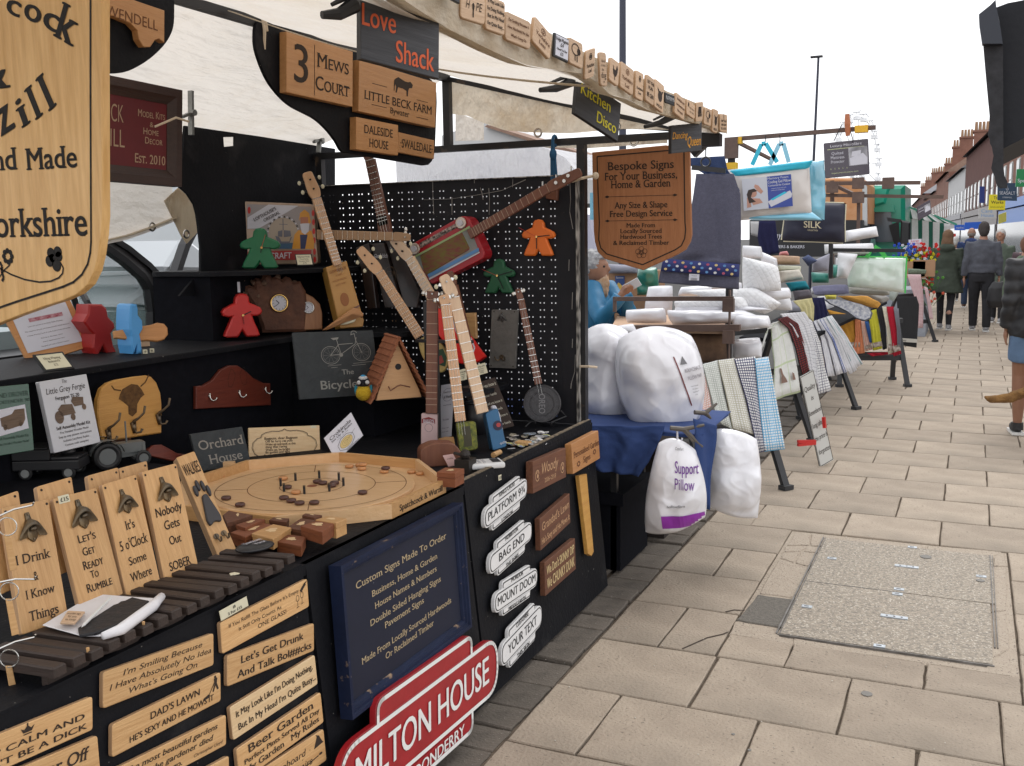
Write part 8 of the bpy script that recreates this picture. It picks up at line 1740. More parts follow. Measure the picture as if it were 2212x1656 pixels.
pillow('small white pillow behind the quilted one','A8',[(1475,70),(1650,80),(1665,190),(1475,190)],PY(7.9),pil,.05,seed=8)
pillow('clear bagged pillow leaning beside the seated man','A8',[(640,430),(870,420),(860,690),(600,710)],PY(7.35),wht2,.05,seed=10)
pillow('white rumpled wrap heaped over the table front','A8',[(240,800),(520,760),(560,850),(240,850)],PY(6.5),wht,.05,seed=13)
for i,(pts,cc,lab)in enumerate((([(165,150),(405,155),(405,220),(168,218)],(.52,.36,.25),'peach rolled towel on top of the stack'),([(215,230),(415,235),(412,282),(222,278)],(.56,.56,.44),'pale sage folded towel near the stack top'),([(225,275),(400,258),(438,340),(240,372)],(.66,.62,.54),'cream folded throw in the stack middle'),([(285,368),(450,352),(485,420),(330,440)],(.008,.18,.23),'teal folded throw below the cream one'),([(345,435),(480,422),(508,490),(360,512)],(.11,.10,.115),'dark grey folded throw at the stack bottom'))):
 bagp('folded_throw',lab,'folded throw','B1',pts,PV((-1.55,8.3-.05*i,1.2),18,12),terry('throw%d'%i,cc),.07,'folded throws stacked beside the pillows',wr=.012,edge=.03,pw=4,nx=20,ny=12)
tag(cloth('towel',crows('B1',PV((-1.5,8.6,1),30,12),[((345,515),(500,490)),((400,570),(515,560)),((420,620),(515,680))]),terry('lemon',(.66,.6,.32)),None,nx=10),'lemon terry towel draped over the table edge','towel')
tag(cloth('towel',crows('B1',PV((-1.45,9.2,1),30,8),[((490,490),(600,485)),((510,560),(620,600)),((515,690),(640,740))]),terry('navy',(.014,.015,.06)),None,nx=10),'navy towel draped beside the lemon one','towel')
tag(bagp('folded_cloth','grey and white cloths bundled on the rail beside the throws','folded cloth','B1',[(510,190),(645,130),(635,270),(500,285)],PY(8.8),crack,.05,None),None)
tag(bagp('folded_cloth','denim blue rolled cloth at the throw stack','folded cloth','B1',[(420,170),(470,140),(545,190),(470,235)],PY(8.7),terry('denim',(.06,.08,.16)),.05,None),None)
# table of kitchen linen
b=B();b.prism([(-1.75,8.4),(-1.2,8.4),(-.95,13.5),(-1.9,13.5)],.03,z=.79);b.box((-1.8,8.5,.005),(-1.76,8.54,.76));tag(b.obj('linen_table',fabricb),'long dark table carrying the kitchen linen','table')
lin=[([(500,400),(790,385),(800,455),(520,465)],(.2,.2,.3),'slate grey folded towel with a printed label'),([(800,400),(1130,425),(1125,465),(800,450)],(.58,.56,.5),'pile of pale striped towels'),([(700,475),(950,480),(1058,540),(1030,575)],(.65,.33,.07),'folded mustard towel with a band'),([(920,465),(1080,475),(1130,500),(1070,530)],(.6,.58,.55),'zebra striped folded cloth'),
([(600,470),(700,470),(690,505),(620,500)],(.62,.55,.1),'small yellow folded cloth'),([(1130,400),(1220,420),(1160,520),(1120,500)],(.5,.55,.5),'striped pastel napkins standing on edge'),([(490,415),(560,420),(600,450),(495,450)],(.6,.6,.62),'stack of white cloths by the grey towel')]
lin+=[([(300,520),(480,500),(520,590),(300,600)],(.3,.3,.34),'grey white folded sheet at the near end of the linen table'),([(540,480),(620,475),(680,560),(600,590)],(.6,.6,.62),'white folded cloth beside the oven glove'),([(880,385),(1120,395),(1130,425),(870,420)],(.12,.16,.3),'blue edged folded cloths on the towel pile')]
for i,(pts,cc,lab)in enumerate(lin):bagp('folded_towel',lab,'folded towel','B1',pts,PV((-1.3,10.2+.2*i,.9),12,40),patm('linen%d'%i,cc,'stripe',tuple(x*.5 for x in cc),(6,6),.2)if i in(1,3,5)else terry('linen%d'%i,cc),.035,'folded kitchen linen on the dark table',wr=.006,pw=6,nx=14,ny=8)
og=PV((-1.1,10.6,.9),20,20)
qs=c('B1',(600,500),(680,500),(790,515),(900,545),(965,575),(988,620),(975,660),(930,680),(860,660),(780,600),(700,560),(640,535));P=[og.px(*q)for q in qs];M=basis(P[0],(1,.3,0),og.n);b=B();b.prism([tuple((M.inverted()@p).xy)for p in P],.02,.005);o=b.obj('oven_glove',mat('grey_binding',(.12,.13,.16),rough=.9),None,M);tag(o,'double oven glove in pale floral cloth with grey binding','oven glove')
cx_=sum(((M.inverted()@p).xy for p in P),V((0,0)))/len(P);b=B();b.prism([tuple(cx_+((M.inverted()@p).xy-cx_)*.92)for p in P],.002,z=.003);b.obj('printed_cloth',mat('floral_cloth',(.66,.66,.67),rough=.9,c2=(.32,.34,.42),scale=30,detail=1),o,M)
# clear bag with green handles
gb=PV((-1.1,10.3,1),8);gcl=mat('clear_green_edge_pvc',(.78,.84,.8),rough=.12,spec=.8,alpha=.92,c2=(.6,.74,.62),scale=3,coat=.5)
o=empty('bedding_carrier','clear duvet carrier with lime green handles and trim','bedding bag',MT(gb.px(*c('B1',(1000,450)))))
grn=mat('lime_tape',(.06,.5,.09),rough=.5);puff('body',[gb.px(*q)for q in c('B1',(780,155),(1268,162),(1255,450),(790,400))],gcl,.08,parent=o,wr=.012,pw=5)
b=B();P=[gb.px(*q)-V((0,.05,0))for q in c('B1',(780,155),(1268,162),(1255,450))];[b.tube([a,e],.008,n=5)for a,e in zip(P,P[1:])];wb('trim',b,grn,o)
for s_ in((945,975,990),(1100,1060,1005)):b=B();P=[gb.px(*q)-V((0,.05,0))for q in c('B1',(s_[0],165),(s_[1],110),(s_[2],75))];[b.bar(a,e,.04,.006,up=(0,1,0))for a,e in zip(P,P[1:])];wb('handle',b,grn,o)
b=B();P=[gb.px(*q)for q in c('B1',(994,130),(994,15))];b.tube(P,[.03,.02],n=8);tag(b.obj('hanging_clamp',mat('dark_green_clamp',(.03,.09,.08))),'dark green clamp above the clear green handled bag','clamp')
# silk cushion
ck=PV((-1.4,8.0,1.6),10);slk=mat('navy_cushion',(.009,.010,.028),rough=.6,bump=.2,bscale=12)
P=[ck.px(*q)for q in c('A4',(445,925),(890,945),(885,1240),(415,1225))];o=puff('cushion_pack',P,slk,.08,wr=.01,edge=.02,pw=4,nx=30,ny=22);tag(o,'navy silk pillow with cream piping and gold lettering hung on the rail','pillow')
b=B();P2=P+P[:1];[b.tube([a.lerp(e,.03),a.lerp(e,.5)+(P[0]+P[2]-a-e)*.01,a.lerp(e,.97)],.006,n=6)for a,e in zip(P2,P2[1:])];q=b.obj('piping',cream,o);q.matrix_local=WM[o.name].inverted()
wrap(o,Fr(c('A4',(575,1065),(710,1072),(575,1140)),ck),[('SILK',.5,.8,.62,.95,'s'),('COLLECTION',.5,1.1,.15,.55,'')],mat('gold_print',(.62,.55,.38)),.004)
for pts,y,m_,lab in(([(885,1150),(1115,1115),(1130,1190),(895,1230)],9.2,pil,'white rolled duvet above the towel stall rack'),([(730,1250),(1090,1240),(1100,1300),(735,1320)],9.6,pil,'white duvet lying along the rack top'),([(830,1310),(980,1320),(900,1500),(825,1500)],9.5,pil,'white folded duvet under the rack')):
 bagp('duvet',lab,'duvet','A4',pts,PV((-1.2,y,1.5),12),m_,.08,'white duvets around the towel stall rack',wr=.02)
tag(cloth('dark_dress',crows('A4',PY(9.3),[((250,1075),(370,1075)),((240,1200),(385,1200)),((270,1340),(398,1310))]),terry('navy',(0,0,0)),None,nx=10,fold=.01),'navy garment hanging beyond the turquoise bag','garment')
tag(cloth('pale_shirt',crows('A4',PY(9.4),[((185,1080),(250,1080)),((195,1180),(240,1195))]),mat('pale_grey_cloth',(.5,.5,.5),rough=.9),None,nx=6,fold=.01),'small pale cloth hanging beside the navy garment','garment')
# boxes around the seated man
cb=mat('cardboard',(.36,.21,.12),rough=.9,var=.1,scale=4)
b=B();b.box((-.3,0,0),(.3,.4,.25));o=b.obj('banana_box',cb,None,MT(PY(8.6).px(*c('A8',(400,545)))));tag(o,'cardboard fruit box with a blue panel and banana print behind the man','cardboard box')
fr=Fr(c('A8',(355,342),(438,342),(355,430)),PY(8.59));b=B();b.prism(fr.poly(RECT),.002);q=b.obj('printed_panel',mat('box_blue',(.03,.07,.22)),o,fr.M);b=B();letters(fr,[('Bananas',.5,.25,.18,.8,'b')],b);b.obj('lettering',paper,q)
fr=Fr(c('A8',(320,400),(445,400),(320,510)),PY(8.585));b=B();pic(fr,[[(.05,.75),(.35,.3),(.5,0),(.6,.05),(.8,.3),(.95,.75),(.6,.95),(.2,.95)]],b);b.obj('printed_fruit',mat('print_banana',(.6,.4,.08)),o,fr.M)
b=B();b.box((-.25,0,-.3),(.25,.4,-.005));o=b.obj('fruit_box',cb,None,MT(PY(8.5).px(*c('A8',(420,545)))));tag(o,'lower cardboard box with a red triangle behind the man','cardboard box')
fr=Fr(c('A8',(400,575),(490,575),(400,690)),PY(8.49));b=B();pic(fr,[[(0,0),(1,0),(.5,1)]],b);b.obj('printed_triangle',redp,o,fr.M)
bagp('green_bag','dark green polythene bag beside the banana box','plastic bag','A8',[(555,255),(730,265),(735,500),(545,520)],PY(8.3),mat('green_polythene',(.02,.17,.12),rough=.3,spec=.7,coat=.4,bump=.6,bscale=12),.09,None,wr=.04,rnd=.2)
bagp('grey_bundle','grey and white wrapped bundle on the banana box','bundle','A8',[(280,235),(560,250),(560,320),(285,320)],PY(8.55),crack,.05,None)
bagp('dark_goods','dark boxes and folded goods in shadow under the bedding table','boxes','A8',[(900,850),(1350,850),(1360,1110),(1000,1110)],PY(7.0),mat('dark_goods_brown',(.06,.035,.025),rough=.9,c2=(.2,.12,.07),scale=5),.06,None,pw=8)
bagp('pillow','grey white wrapped pillow in shade behind the check towels','pillow','A8',[(1395,920),(1650,930),(1650,1060),(1395,1075)],PY(7.2),wht2,.06,None)

for i,(k,pts,y,m_,bu,lab)in enumerate((('A8',[(1200,380),(1480,400),(1480,480),(1180,470)],7.6,wht2,.08,'white pillow under the slate towel hem'),('A8',[(930,440),(1210,420),(1220,520),(900,520)],7.5,wht2,.07,'wrapped pillow end sticking out above the rail'),('A8',[(1640,120),(1790,190),(1800,330),(1640,280)],8.2,wht2,.08,'white cushion between the quilted pillow and the throws'),
('B1',[(690,160),(800,200),(790,340),(690,330)],9.8,pil,.08,'grey white folded duvets behind the rack post'),('B1',[(600,60),(950,60),(980,140),(650,150)],10.2,wht2,.12,'big white duvet pack above the green handled bag'),('B1',[(240,120),(300,110),(320,150),(230,152)],8.6,mat('pink_toy',(.5,.2,.2),rough=.9),.05,'small pink bundle behind the rolled towel'),
('B1',[(490,280),(640,290),(640,370),(500,370)],9.4,mat('teal_pack',(.03,.2,.16),rough=.4),.07,'teal packed cushions behind the post'),('B1',[(660,220),(710,220),(700,330),(640,330)],9.3,mat('teal_pack',(0,0,0)),.06,'dark teal pack against the rack post'),('B1',[(1270,250),(1430,262),(1420,300),(1275,300)],16.8,mat('foliage',(.2,.25,.18),rough=.9,var=.6,scale=30),.05,'mixed greenery low on the flower stall'))):
 bagp('bedding_pack',lab,'bedding',k,pts,PV((-1.3,y,1.1),14,4),m_,bu*1.3,None,wr=.02,ws=5,rnd=.25,pw=3,seed=20+i,nx=26,ny=18,edge=.03)

for i,(pts,y,m_,bu,lab)in enumerate((([(880,585),(1500,600),(1790,640),(870,690)],7.15,wht2,.09,'wrapped white pillow pressed between the quilted one and the bottom one'),([(1380,680),(1720,690),(1740,800),(1400,830)],6.95,wht2,.09,'white pillow end slumping over the table corner by the towels'),
([(1640,470),(1900,520),(1930,650),(1700,640)],7.7,pil,.08,'pale grey cushion beside the dark throws'),([(440,640),(800,620),(820,760),(450,760)],7.2,wht2,.08,'flat white pillow pack lying beside the seated man'),([(1400,900),(1640,880),(1660,1060),(1400,1090)],7.4,wht2,.1,'plump wrapped pillow stored under the table corner'))):
 bagp('pillow',lab,'pillow','A8',pts,PV((-1.45,y,1.05),12,4),m_,bu,pg_,wr=.02,ws=5,rnd=.3,pw=3,seed=40+i,nx=30,ny=22,edge=.02)
 # ================================================================ people
skin=mat('skin',(.42,.22,.15),rough=.55,var=.12,scale=12);skin2=mat('tanned_skin',(.3,.15,.09),rough=.55,var=.1,scale=12)
def person(M,label,h=1.75,coat=None,coatm=None,trou=None,shoe=None,hairm=None,hair='short',stride=.12,arm=(8,8),w_=1.,legs_bare=False,hood=False,flare=0.,coat_len=.52,sk=skin,elbow=(.0,.0),group='people walking away down the market'):
 """standing or walking figure; local +y is the way it faces, feet on z = 0"""
 t=empty('person',label,'person',M,group);s=h/1.75
 hip=.92*s;sh=1.44*s;hw=.19*s*w_
 foot=[(-.09*s,stride),(.09*s,-stride)]
 knee=[(-.095*s,stride*.6+.03,.5*s),(.095*s,-stride*.3+.02,.5*s)]
 b=B()
 b.loft([((0,0,.86*s),.12*s,.085*s),((0,0,1.0*s),.115*s,.08*s),((0,0,1.25*s),.13*s,.085*s),((0,0,1.4*s),.14*s,.075*s),((0,0,1.47*s),.07*s,.06*s),((0,.0,1.56*s),.052*s,.055*s)],n=14)
 b.ball((0,.012*s,1.645*s),.1*s,n=16,m_=12,sc=(.8,.98,1.1));b.ball((0,.05*s,1.585*s),.055*s,n=10,m_=8,sc=(.9,.9,.8))
 b.ball((0,.115*s,1.63*s),.016*s,n=8,m_=6,sc=(.8,1.2,1.3))
 for q in(-1,1):b.ball((q*.08*s,.0,1.64*s),.022*s,n=8,m_=6,sc=(.45,.7,1.2))
 hands=[]
 for i,q in enumerate((-1,1)):
  a=R(arm[i]);S=V((q*hw*.95,0,sh-.03*s));E=S+V((q*sin(a)*.29*s,-.03,-.29*s*cos(a)));Wp=E+V((q*sin(a)*.1*s,.06+elbow[i]*.22*s,-.24*s*(1-elbow[i])))
  b.tube([V((q*.08*s,0,1.40*s)),S,E,Wp],[.06*s,.05*s,.038*s,.026*s],n=10)
  hd=Wp+V((0,.01,-.05*s));b.ball(hd,.042*s,n=10,m_=8,sc=(.5,.8,1.15))
  for k in range(4):fx=(k-1.5)*.019*s;b.tube([hd+V((0,fx,-.03*s)),hd+V((-q*.004,fx,-.065*s)),hd+V((-q*.016,fx*.8,-.093*s))],[.0095*s,.0085*s,.007*s],n=6)
  b.tube([hd+V((-q*.01,.028*s,.01)),hd+V((-q*.018,.045*s,-.03*s))],[.011*s,.009*s],n=6)
  hands.append((S,E,Wp))
 for i in(0,1):
  q=(-1,1)[i];H=V((q*.09*s,0,.9*s));b.tube([H,V((q*.095*s,knee[i][1]*.5,.7*s)),V(knee[i]),V((foot[i][0],foot[i][1]+.005-(.02 if stride else 0),.3*s)),V((foot[i][0],foot[i][1]-.02,.08*s))],[.088*s,.075*s,.056*s,.055*s,.034*s],n=12)
  b.ball((foot[i][0],foot[i][1]+.05,.045*s),.05*s,n=10,m_=6,sc=(.8,2.,.7))
 o=remesh(b.obj('body',sk,t),.011*s,3)
 if trou:
  b=B()
  b.loft([((0,0,.80*s),.16*s*w_,.115*s),((0,0,.9*s),.18*s*w_,.13*s),((0,0,1.0*s),.165*s*w_,.12*s),((0,0,1.06*s),.155*s*w_,.11*s)],n=16)
  lo=.55*s if legs_bare else .09*s;r0=1.12 if not legs_bare else 1.2
  for i in(0,1):
   q=(-1,1)[i];pts=[V((q*.088*s,0,.88*s)),V((q*.095*s,knee[i][1]*.5,.7*s)),V(knee[i]),V((foot[i][0],foot[i][1]-.01,.28*s)),V((foot[i][0],foot[i][1]-.02,.07*s))];rr_=[.105*s,.098*s,.08*s,.07*s,.064*s]if trou[1]=='loose' else[.1*s,.085*s,.064*s,.06*s,.046*s]
   if legs_bare:pts=pts[:2]+[V((q*.095*s,knee[i][1]*.7,.62*s))];rr_=[.11*s,.105*s,.1*s]
   b.tube(pts,rr_,n=12)
  remesh(b.obj('shorts' if legs_bare else 'trousers',trou[0],t),.013*s,4)
 if shoe:
  for i in(0,1):
   b=B();f=foot[i];b.ball((f[0],f[1]+.045,.05*s),.055*s,n=12,m_=8,sc=(.85,2.35,.8));b.box((f[0]-.045*s,f[1]-.075,.0),(f[0]+.045*s,f[1]+.16,.022),k=1);b.loft([((f[0],f[1]-.015,.04),.05*s,.06*s),((f[0],f[1]-.02,.1*s),.046*s,.05*s)],n=10);sh_=b.obj('shoe',[shoe,whitep],t,None,False)
 if coatm:
  b=B();cl=coat_len
  zb=sh-cl*s;fl=1+flare
  b.loft([((0,0,zb),.19*s*w_*fl,.145*s*fl),((0,0,zb+.12*s),.185*s*w_*(1+flare*.75),.14*s*(1+flare*.75)),((0,0,1.08*s),.168*s*w_*(1+flare*.1),.125*s),((0,-.005,1.25*s),.195*s*w_,.13*s),((0,-.005,1.38*s),.2*s*w_,.115*s),((0,0,1.455*s),.12*s,.09*s),((0,0,1.49*s),.075*s,.075*s)],n=20)
  for S,E,Wp in hands:b.tube([V((S.x*.3,0,1.36*s)),S,E,E.lerp(Wp,.92)],[.08*s,.078*s,.062*s,.052*s],n=12)
  if hood:b.ball((0,-.085*s,1.46*s),.13*s,n=14,m_=10,sc=(1.05,.75,.62))
  rm=remesh(b.obj(coat,coatm,t),.014*s,3)
  jitter(rm,lambda p:noise.noise(p*7)*.014+noise.noise(p*18)*.006)
  if coat=='puffer_jacket':jitter(rm,lambda p:.010*abs(sin(p.z*30+2*noise.noise(p*3)))+.012*noise.noise(p*11))
 if hair:
  b=B()
  if hair=='short':b.ball((0,-.005*s,1.665*s),.105*s,n=16,m_=12,sc=(.83,1.0,1.05));b.ball((0,-.03*s,1.62*s),.09*s,n=14,m_=10,sc=(.88,.95,1.1))
  if hair=='long':b.ball((0,-.005*s,1.665*s),.112*s,n=16,m_=12,sc=(.86,1.0,1.05));b.loft([((0,-.06*s,1.36*s),.10*s,.04*s),((0,-.06*s,1.45*s),.115*s,.055*s),((0,-.045*s,1.56*s),.1*s,.08*s),((0,-.02*s,1.66*s),.09*s,.09*s)],n=16)
  if hair=='bald':b.loft([((0,-.02*s,1.58*s),.082*s,.09*s),((0,-.02*s,1.64*s),.085*s,.098*s)],n=14)
  rh=remesh(b.obj('hair',hairm,t),.01*s,2)
  jitter(rh,lambda p:noise.noise(V((p.x*60,p.y*60,p.z*8)))*.006)
  # eyes
 for q in(-1,1):B().ball((q*.034*s,.092*s,1.652*s),.011*s,n=8,m_=6).obj('eye',inkb,t)
 return t
fab=lambda n,cc,**k:mat(n,cc,rough=.9,**{**dict(var=.2,scale=14,bump=.35,bscale=30),**k})
def at0(u,v):return MT(PZ(0).px(u,v))
jump=fab('charcoal_jumper',(.085,.09,.11));dkt=fab('black_trousers',(.022,.022,.026));tr=mat('grey_white_trainer',(.45,.45,.46),rough=.6,c2=(.2,.2,.22),scale=20)
person(MT((.17,18.6,0))@MR(R(4),4,'Z'),'man in a charcoal jumper and black trousers walking away',1.81,'jumper',jump,(dkt,'loose'),tr,fab('dark_grey_hair',(.05,.042,.04),bscale=200),'short',.14,(9,9),1.1,coat_len=.5)
oliv=fab('dark_olive_parka',(.045,.058,.042));
person(MT((-.38,18.75,0))@MR(R(-6),4,'Z'),'woman in a flared dark green hooded parka and black leggings walking away',1.68,'parka',oliv,(dkt,'slim'),tr,fab('long_brown_hair',(.16,.09,.05),bscale=200),'long',.12,(14,14),1.12,hood=True,flare=.42,coat_len=.78)
person(MT((-.02,24.5,0)),'bald man in a blue hooded jacket and jeans partly hidden by the charcoal jumper man',1.76,'jacket',fab('royal_blue_jacket',(.035,.06,.17)),(fab('dark_denim',(.03,.05,.10)),'loose'),mat('brown_shoe',(.1,.05,.03)),fab('grey_fringe_hair',(.3,.25,.22)),'bald',.1,(10,10),1.15,hood=True,coat_len=.6)
person(MT((.50,8.9,0))@MR(R(8),4,'Z'),'woman in a black puffer jacket and denim shorts at the picture edge',1.72,'puffer_jacket',mat('black_puffer',(.014,.014,.016),rough=.55,bump=.2,bscale=20),(fab('blue_denim',(.12,.2,.33)),'loose'),mat('black_trainer',(.02,.02,.02),rough=.6),fab('dark_brown_hair',(.07,.04,.028),bscale=200),'long',.1,(6,6),1.0,legs_bare=True,coat_len=.62,sk=skin2,flare=.05)
person(MT((.47,20.5,0))@MR(R(170),4,'Z'),'white haired person in a grey green coat facing the camera',1.7,'coat',fab('sage_coat',(.1,.13,.1)),(dkt,'loose'),tr,fab('white_hair',(.6,.58,.56),bscale=200),'short',.08,(8,8),1.05,coat_len=.8,flare=.1)
person(MT((.80,17,0))@MR(R(175),4,'Z'),'silver haired woman in a dark coat coming the other way',1.62,'coat',fab('plum_coat',(.08,.05,.06)),(dkt,'loose'),tr,fab('silver_hair',(.5,.5,.5),bscale=200),'short',.08,(8,8),1.0,coat_len=.8)
person(MT((-.38,27.0,0)),'small white haired person between the parka woman and the blue jacket man',1.55,'coat',fab('dusty_brown_coat',(.12,.07,.05)),(dkt,'loose'),tr,fab('white_hair',(0,0,0)),'short',.08,(8,8),1.0,coat_len=.8)
person(MT((.64,14.5,0)),'brown haired woman in a moss green cardigan beside the puffer jacket',1.57,'cardigan',fab('moss_cardigan',(.1,.14,.09)),(dkt,'loose'),tr,fab('auburn_hair',(.16,.075,.045),bscale=200),'short',.1,(8,8),1.0,coat_len=.7)
b=B();b.loft([((0,0,0),.13,.06),((0,0,.1),.17,.08),((0,0,.32),.15,.07),((0,0,.42),.09,.04)],n=14);b.tube([(-.06,0,.4),(-.04,0,.62),(.04,0,.62),(.06,0,.4)],.01,n=6)
o=remesh(b.obj('shoulder_bag',blackpl,None,MT((.42,18.3,.42))),.014,3);tag(o,'large black shoulder bag carried beside the charcoal jumper man','bag')
b=B();b.tube([(0,0,.0),(.02,.0,.45),(.03,.0,.86),(.06,.0,.9)],.011,n=8);tag(b.obj('walking_stick',steel,None,at0(2062+0,658)),'grey walking stick held by the blue jacket man','walking stick')
# seated man
sm=empty('person','bearded man in a blue jacket sitting behind the pillow bags looking at his phone','person',MT((-2.95,7.9,0)))
def W(k,q,y):return PY(y).px(*c('A8',q))-V((-2.95,7.9,0))
hc=W(0,(185,270),7.9);nk=W(0,(130,400),7.95);wa=W(0,(150,900),8.0);hp=V((wa.x,0.1,.52))
b=B();b.ball(hc,.115,n=18,m_=14,sc=(.9,.78,1.08));b.ball(hc+V((.05,0,-.06)),.06,n=12,m_=8);b.ball(hc+V((.112,-.0,-.012)),.018,n=8,m_=6,sc=(1.1,.8,1.4));b.ball(hc+V((-.02,-.088,-.01)),.022,n=8,m_=6,sc=(.8,.4,1.2));b.ball(hc+V((.08,0,.03)),.05,n=8,m_=6,sc=(.6,1,.4))
sh_=W(0,(150,480),7.8);el=W(0,(240,720),7.62);hd=W(0,(430,480),7.7)
b.tube([hc+V((-.02,0,-.06)),nk+V((0,0,-.03))],[.06,.065],n=10);b.tube([nk,(nk+hp)/2,hp],[.1,.15,.14],n=14);b.tube([nk+V((0,-.1,-.06)),sh_,el,hd],[.05,.05,.042,.03],n=10)
b.tube([hp,hp+V((.45,-.05,.0)),hp+V((.48,-.05,-.5))],[.09,.07,.05],n=10);b.tube([hp,hp+V((.45,.15,.0)),hp+V((.48,.15,-.5))],[.09,.07,.05],n=10)
b.ball(hd+V((.02,0,.02)),.045,n=10,m_=8,sc=(1,.6,1));
for k in range(4):b.tube([hd+V((.03,-.02+.014*k,.03)),hd+V((.06,-.03+.014*k,.06-.015*k)),hd+V((.085,-.02+.014*k,.045-.015*k))],[.011,.010,.008],n=6)
b.tube([hd+V((.02,-.03,.02)),hd+V((.06,-.045,.04))],[.012,.009],n=6)
o=remesh(b.obj('body',skin2,sm),.011,3)
teal=mat('blue_jacket_nylon',(.012,.15,.30),rough=.55,var=.2,scale=5,bump=.5,bscale=12)
b=B();b.tube([nk+V((-.02,0,-.0)),(nk*2+hp)/3,(nk+hp*2)/3,hp],[.1,.2,.21,.18],n=18);b.tube([nk+V((0,-.08,-.08)),sh_,el,el.lerp(hd,.82)],[.11,.1,.085,.065],n=12);b.tube([nk+V((-.02,0,-.05)),nk+V((-.01,0,.04))],[.1,.085],n=12);b.tube([nk+V((0,.1,-.08)),sh_+V((0,.38,0)),el+V((.1,.38,.02)),hd+V((-.03,.1,-.02))],[.1,.09,.075,.06],n=10)
rm=remesh(b.obj('jacket',teal,sm),.014,3)
jitter(rm,lambda p:(noise.noise(p*9)*.014))
b=B();b.tube([hp,hp+V((.45,-.05,.02)),hp+V((.48,-.05,-.45))],[.11,.09,.07],n=10);b.tube([hp,hp+V((.45,.15,.02)),hp+V((.48,.15,-.45))],[.11,.09,.07],n=10);remesh(b.obj('trousers',dkt,sm),.015,3)
b=B();b.ball(hc+V((-.03,0,.035)),.128,n=16,m_=12,sc=(.9,.82,.95));b.ball(hc+V((-.07,0,-.03)),.09,n=12,m_=8,sc=(.7,.9,1.1));b.ball(hc+V((.03,0,.1)),.07,n=10,m_=8,sc=(1.2,1,.5));rh=remesh(b.obj('hair',fab('grey_hair',(.42,.42,.42),c2=(.2,.2,.21),scale=30,bscale=120),sm),.01,1)
jitter(rh,lambda p:noise.noise(V((p.x*25,p.y*25,p.z*60)))*.012)
b=B();b.ball(hc+V((.055,0,-.115)),.075,n=12,m_=10,sc=(.85,.7,1.25));b.ball(hc+V((.065,0,-.19)),.055,n=12,m_=8,sc=(.9,.7,1.2));rh=remesh(b.obj('beard',mat('ginger_white_beard',(.45,.22,.07),rough=1,c2=(.55,.45,.36),scale=9,bump=.6,bscale=100),sm),.01,1)
jitter(rh,lambda p:noise.noise(V((p.x*60,p.y*60,p.z*14)))*.012)
B().ball(hc+V((.088,-.045,.012)),.010,n=8,m_=6).obj('eye',inkb,sm)
b=B();b.box((-.035,-.004,-.07),(.035,.004,.07));o=b.obj('mobile_phone',mat('silver_phone',(.5,.52,.55),rough=.25),None,MT(V((-2.95,7.9,0))+hd+V((.07,-.0,.05)))@MR(R(62),4,'Y')@MR(R(20),4,'Z'));tag(o,'silver mobile phone held up by the seated man','phone')
b=B();b.box((-3.25,7.7,.44),(-2.7,8.2,.48));[b.box((x,y,.005),(x+.03,y+.03,.44))for x in(-3.24,-2.74)for y in(7.71,8.16)];tag(b.obj('stool',blackpl),'dark stool under the seated man','stool')
# dog: only the tail and hindquarters show beside the leg
dm=mat('tan_fur',(.30,.16,.05),rough=1,c2=(.14,.07,.025),scale=12,bump=.8,bscale=90)
dg_=empty('dog','tan long haired dog with raised tail beside the woman in shorts','dog',MT((1.06,8.75,0))@MR(R(-82),4,'Z'))
b=B();b.tube([(0,-.42,.47),(0,-.2,.5),(0,.1,.49),(0,.3,.5)],[.1,.14,.16,.13],n=14);b.tube([(0,.3,.53),(0,.45,.66),(0,.5,.7)],[.1,.085,.08],n=12);b.ball((0,.54,.72),.095,n=14,m_=10,sc=(.85,1.05,.9));b.tube([(0,.58,.7),(0,.72,.67)],[.055,.035],n=10)
for q in(-1,1):
 b.tube([(q*.05,.5,.78),(q*.06,.49,.86)],[.03,.008],n=6);b.tube([(q*.08,.24,.46),(q*.08,.22,.28),(q*.08,.25,.15),(q*.08,.25,.02)],[.065,.042,.03,.03],n=10);b.tube([(q*.08,-.36,.45),(q*.09,-.28,.3),(q*.085,-.44,.17),(q*.085,-.42,.02)],[.09,.06,.03,.03],n=10);b.ball((q*.08,.28,.025),.035,n=8,m_=6,sc=(.9,1.3,.7));b.ball((q*.085,-.39,.025),.035,n=8,m_=6,sc=(.9,1.3,.7))
b.tube([(0,-.42,.5),(0,-.58,.42),(0,-.74,.345),(0,-.88,.33),(0,-.93,.345)],[.03,.036,.04,.03,.010],n=10)
rm=remesh(b.obj('body',dm,dg_),.011,2)
jitter(rm,lambda p:noise.noise(V((p.x*40,p.y*14,p.z*40)))*.014)
for q in(-1,1):B().ball((q*.04,.61,.745),.011,n=8,m_=5).obj('eye',inkb,dg_)
B().ball((0,.745,.68),.02,n=8,m_=6).obj('nose',inkb,dg_)
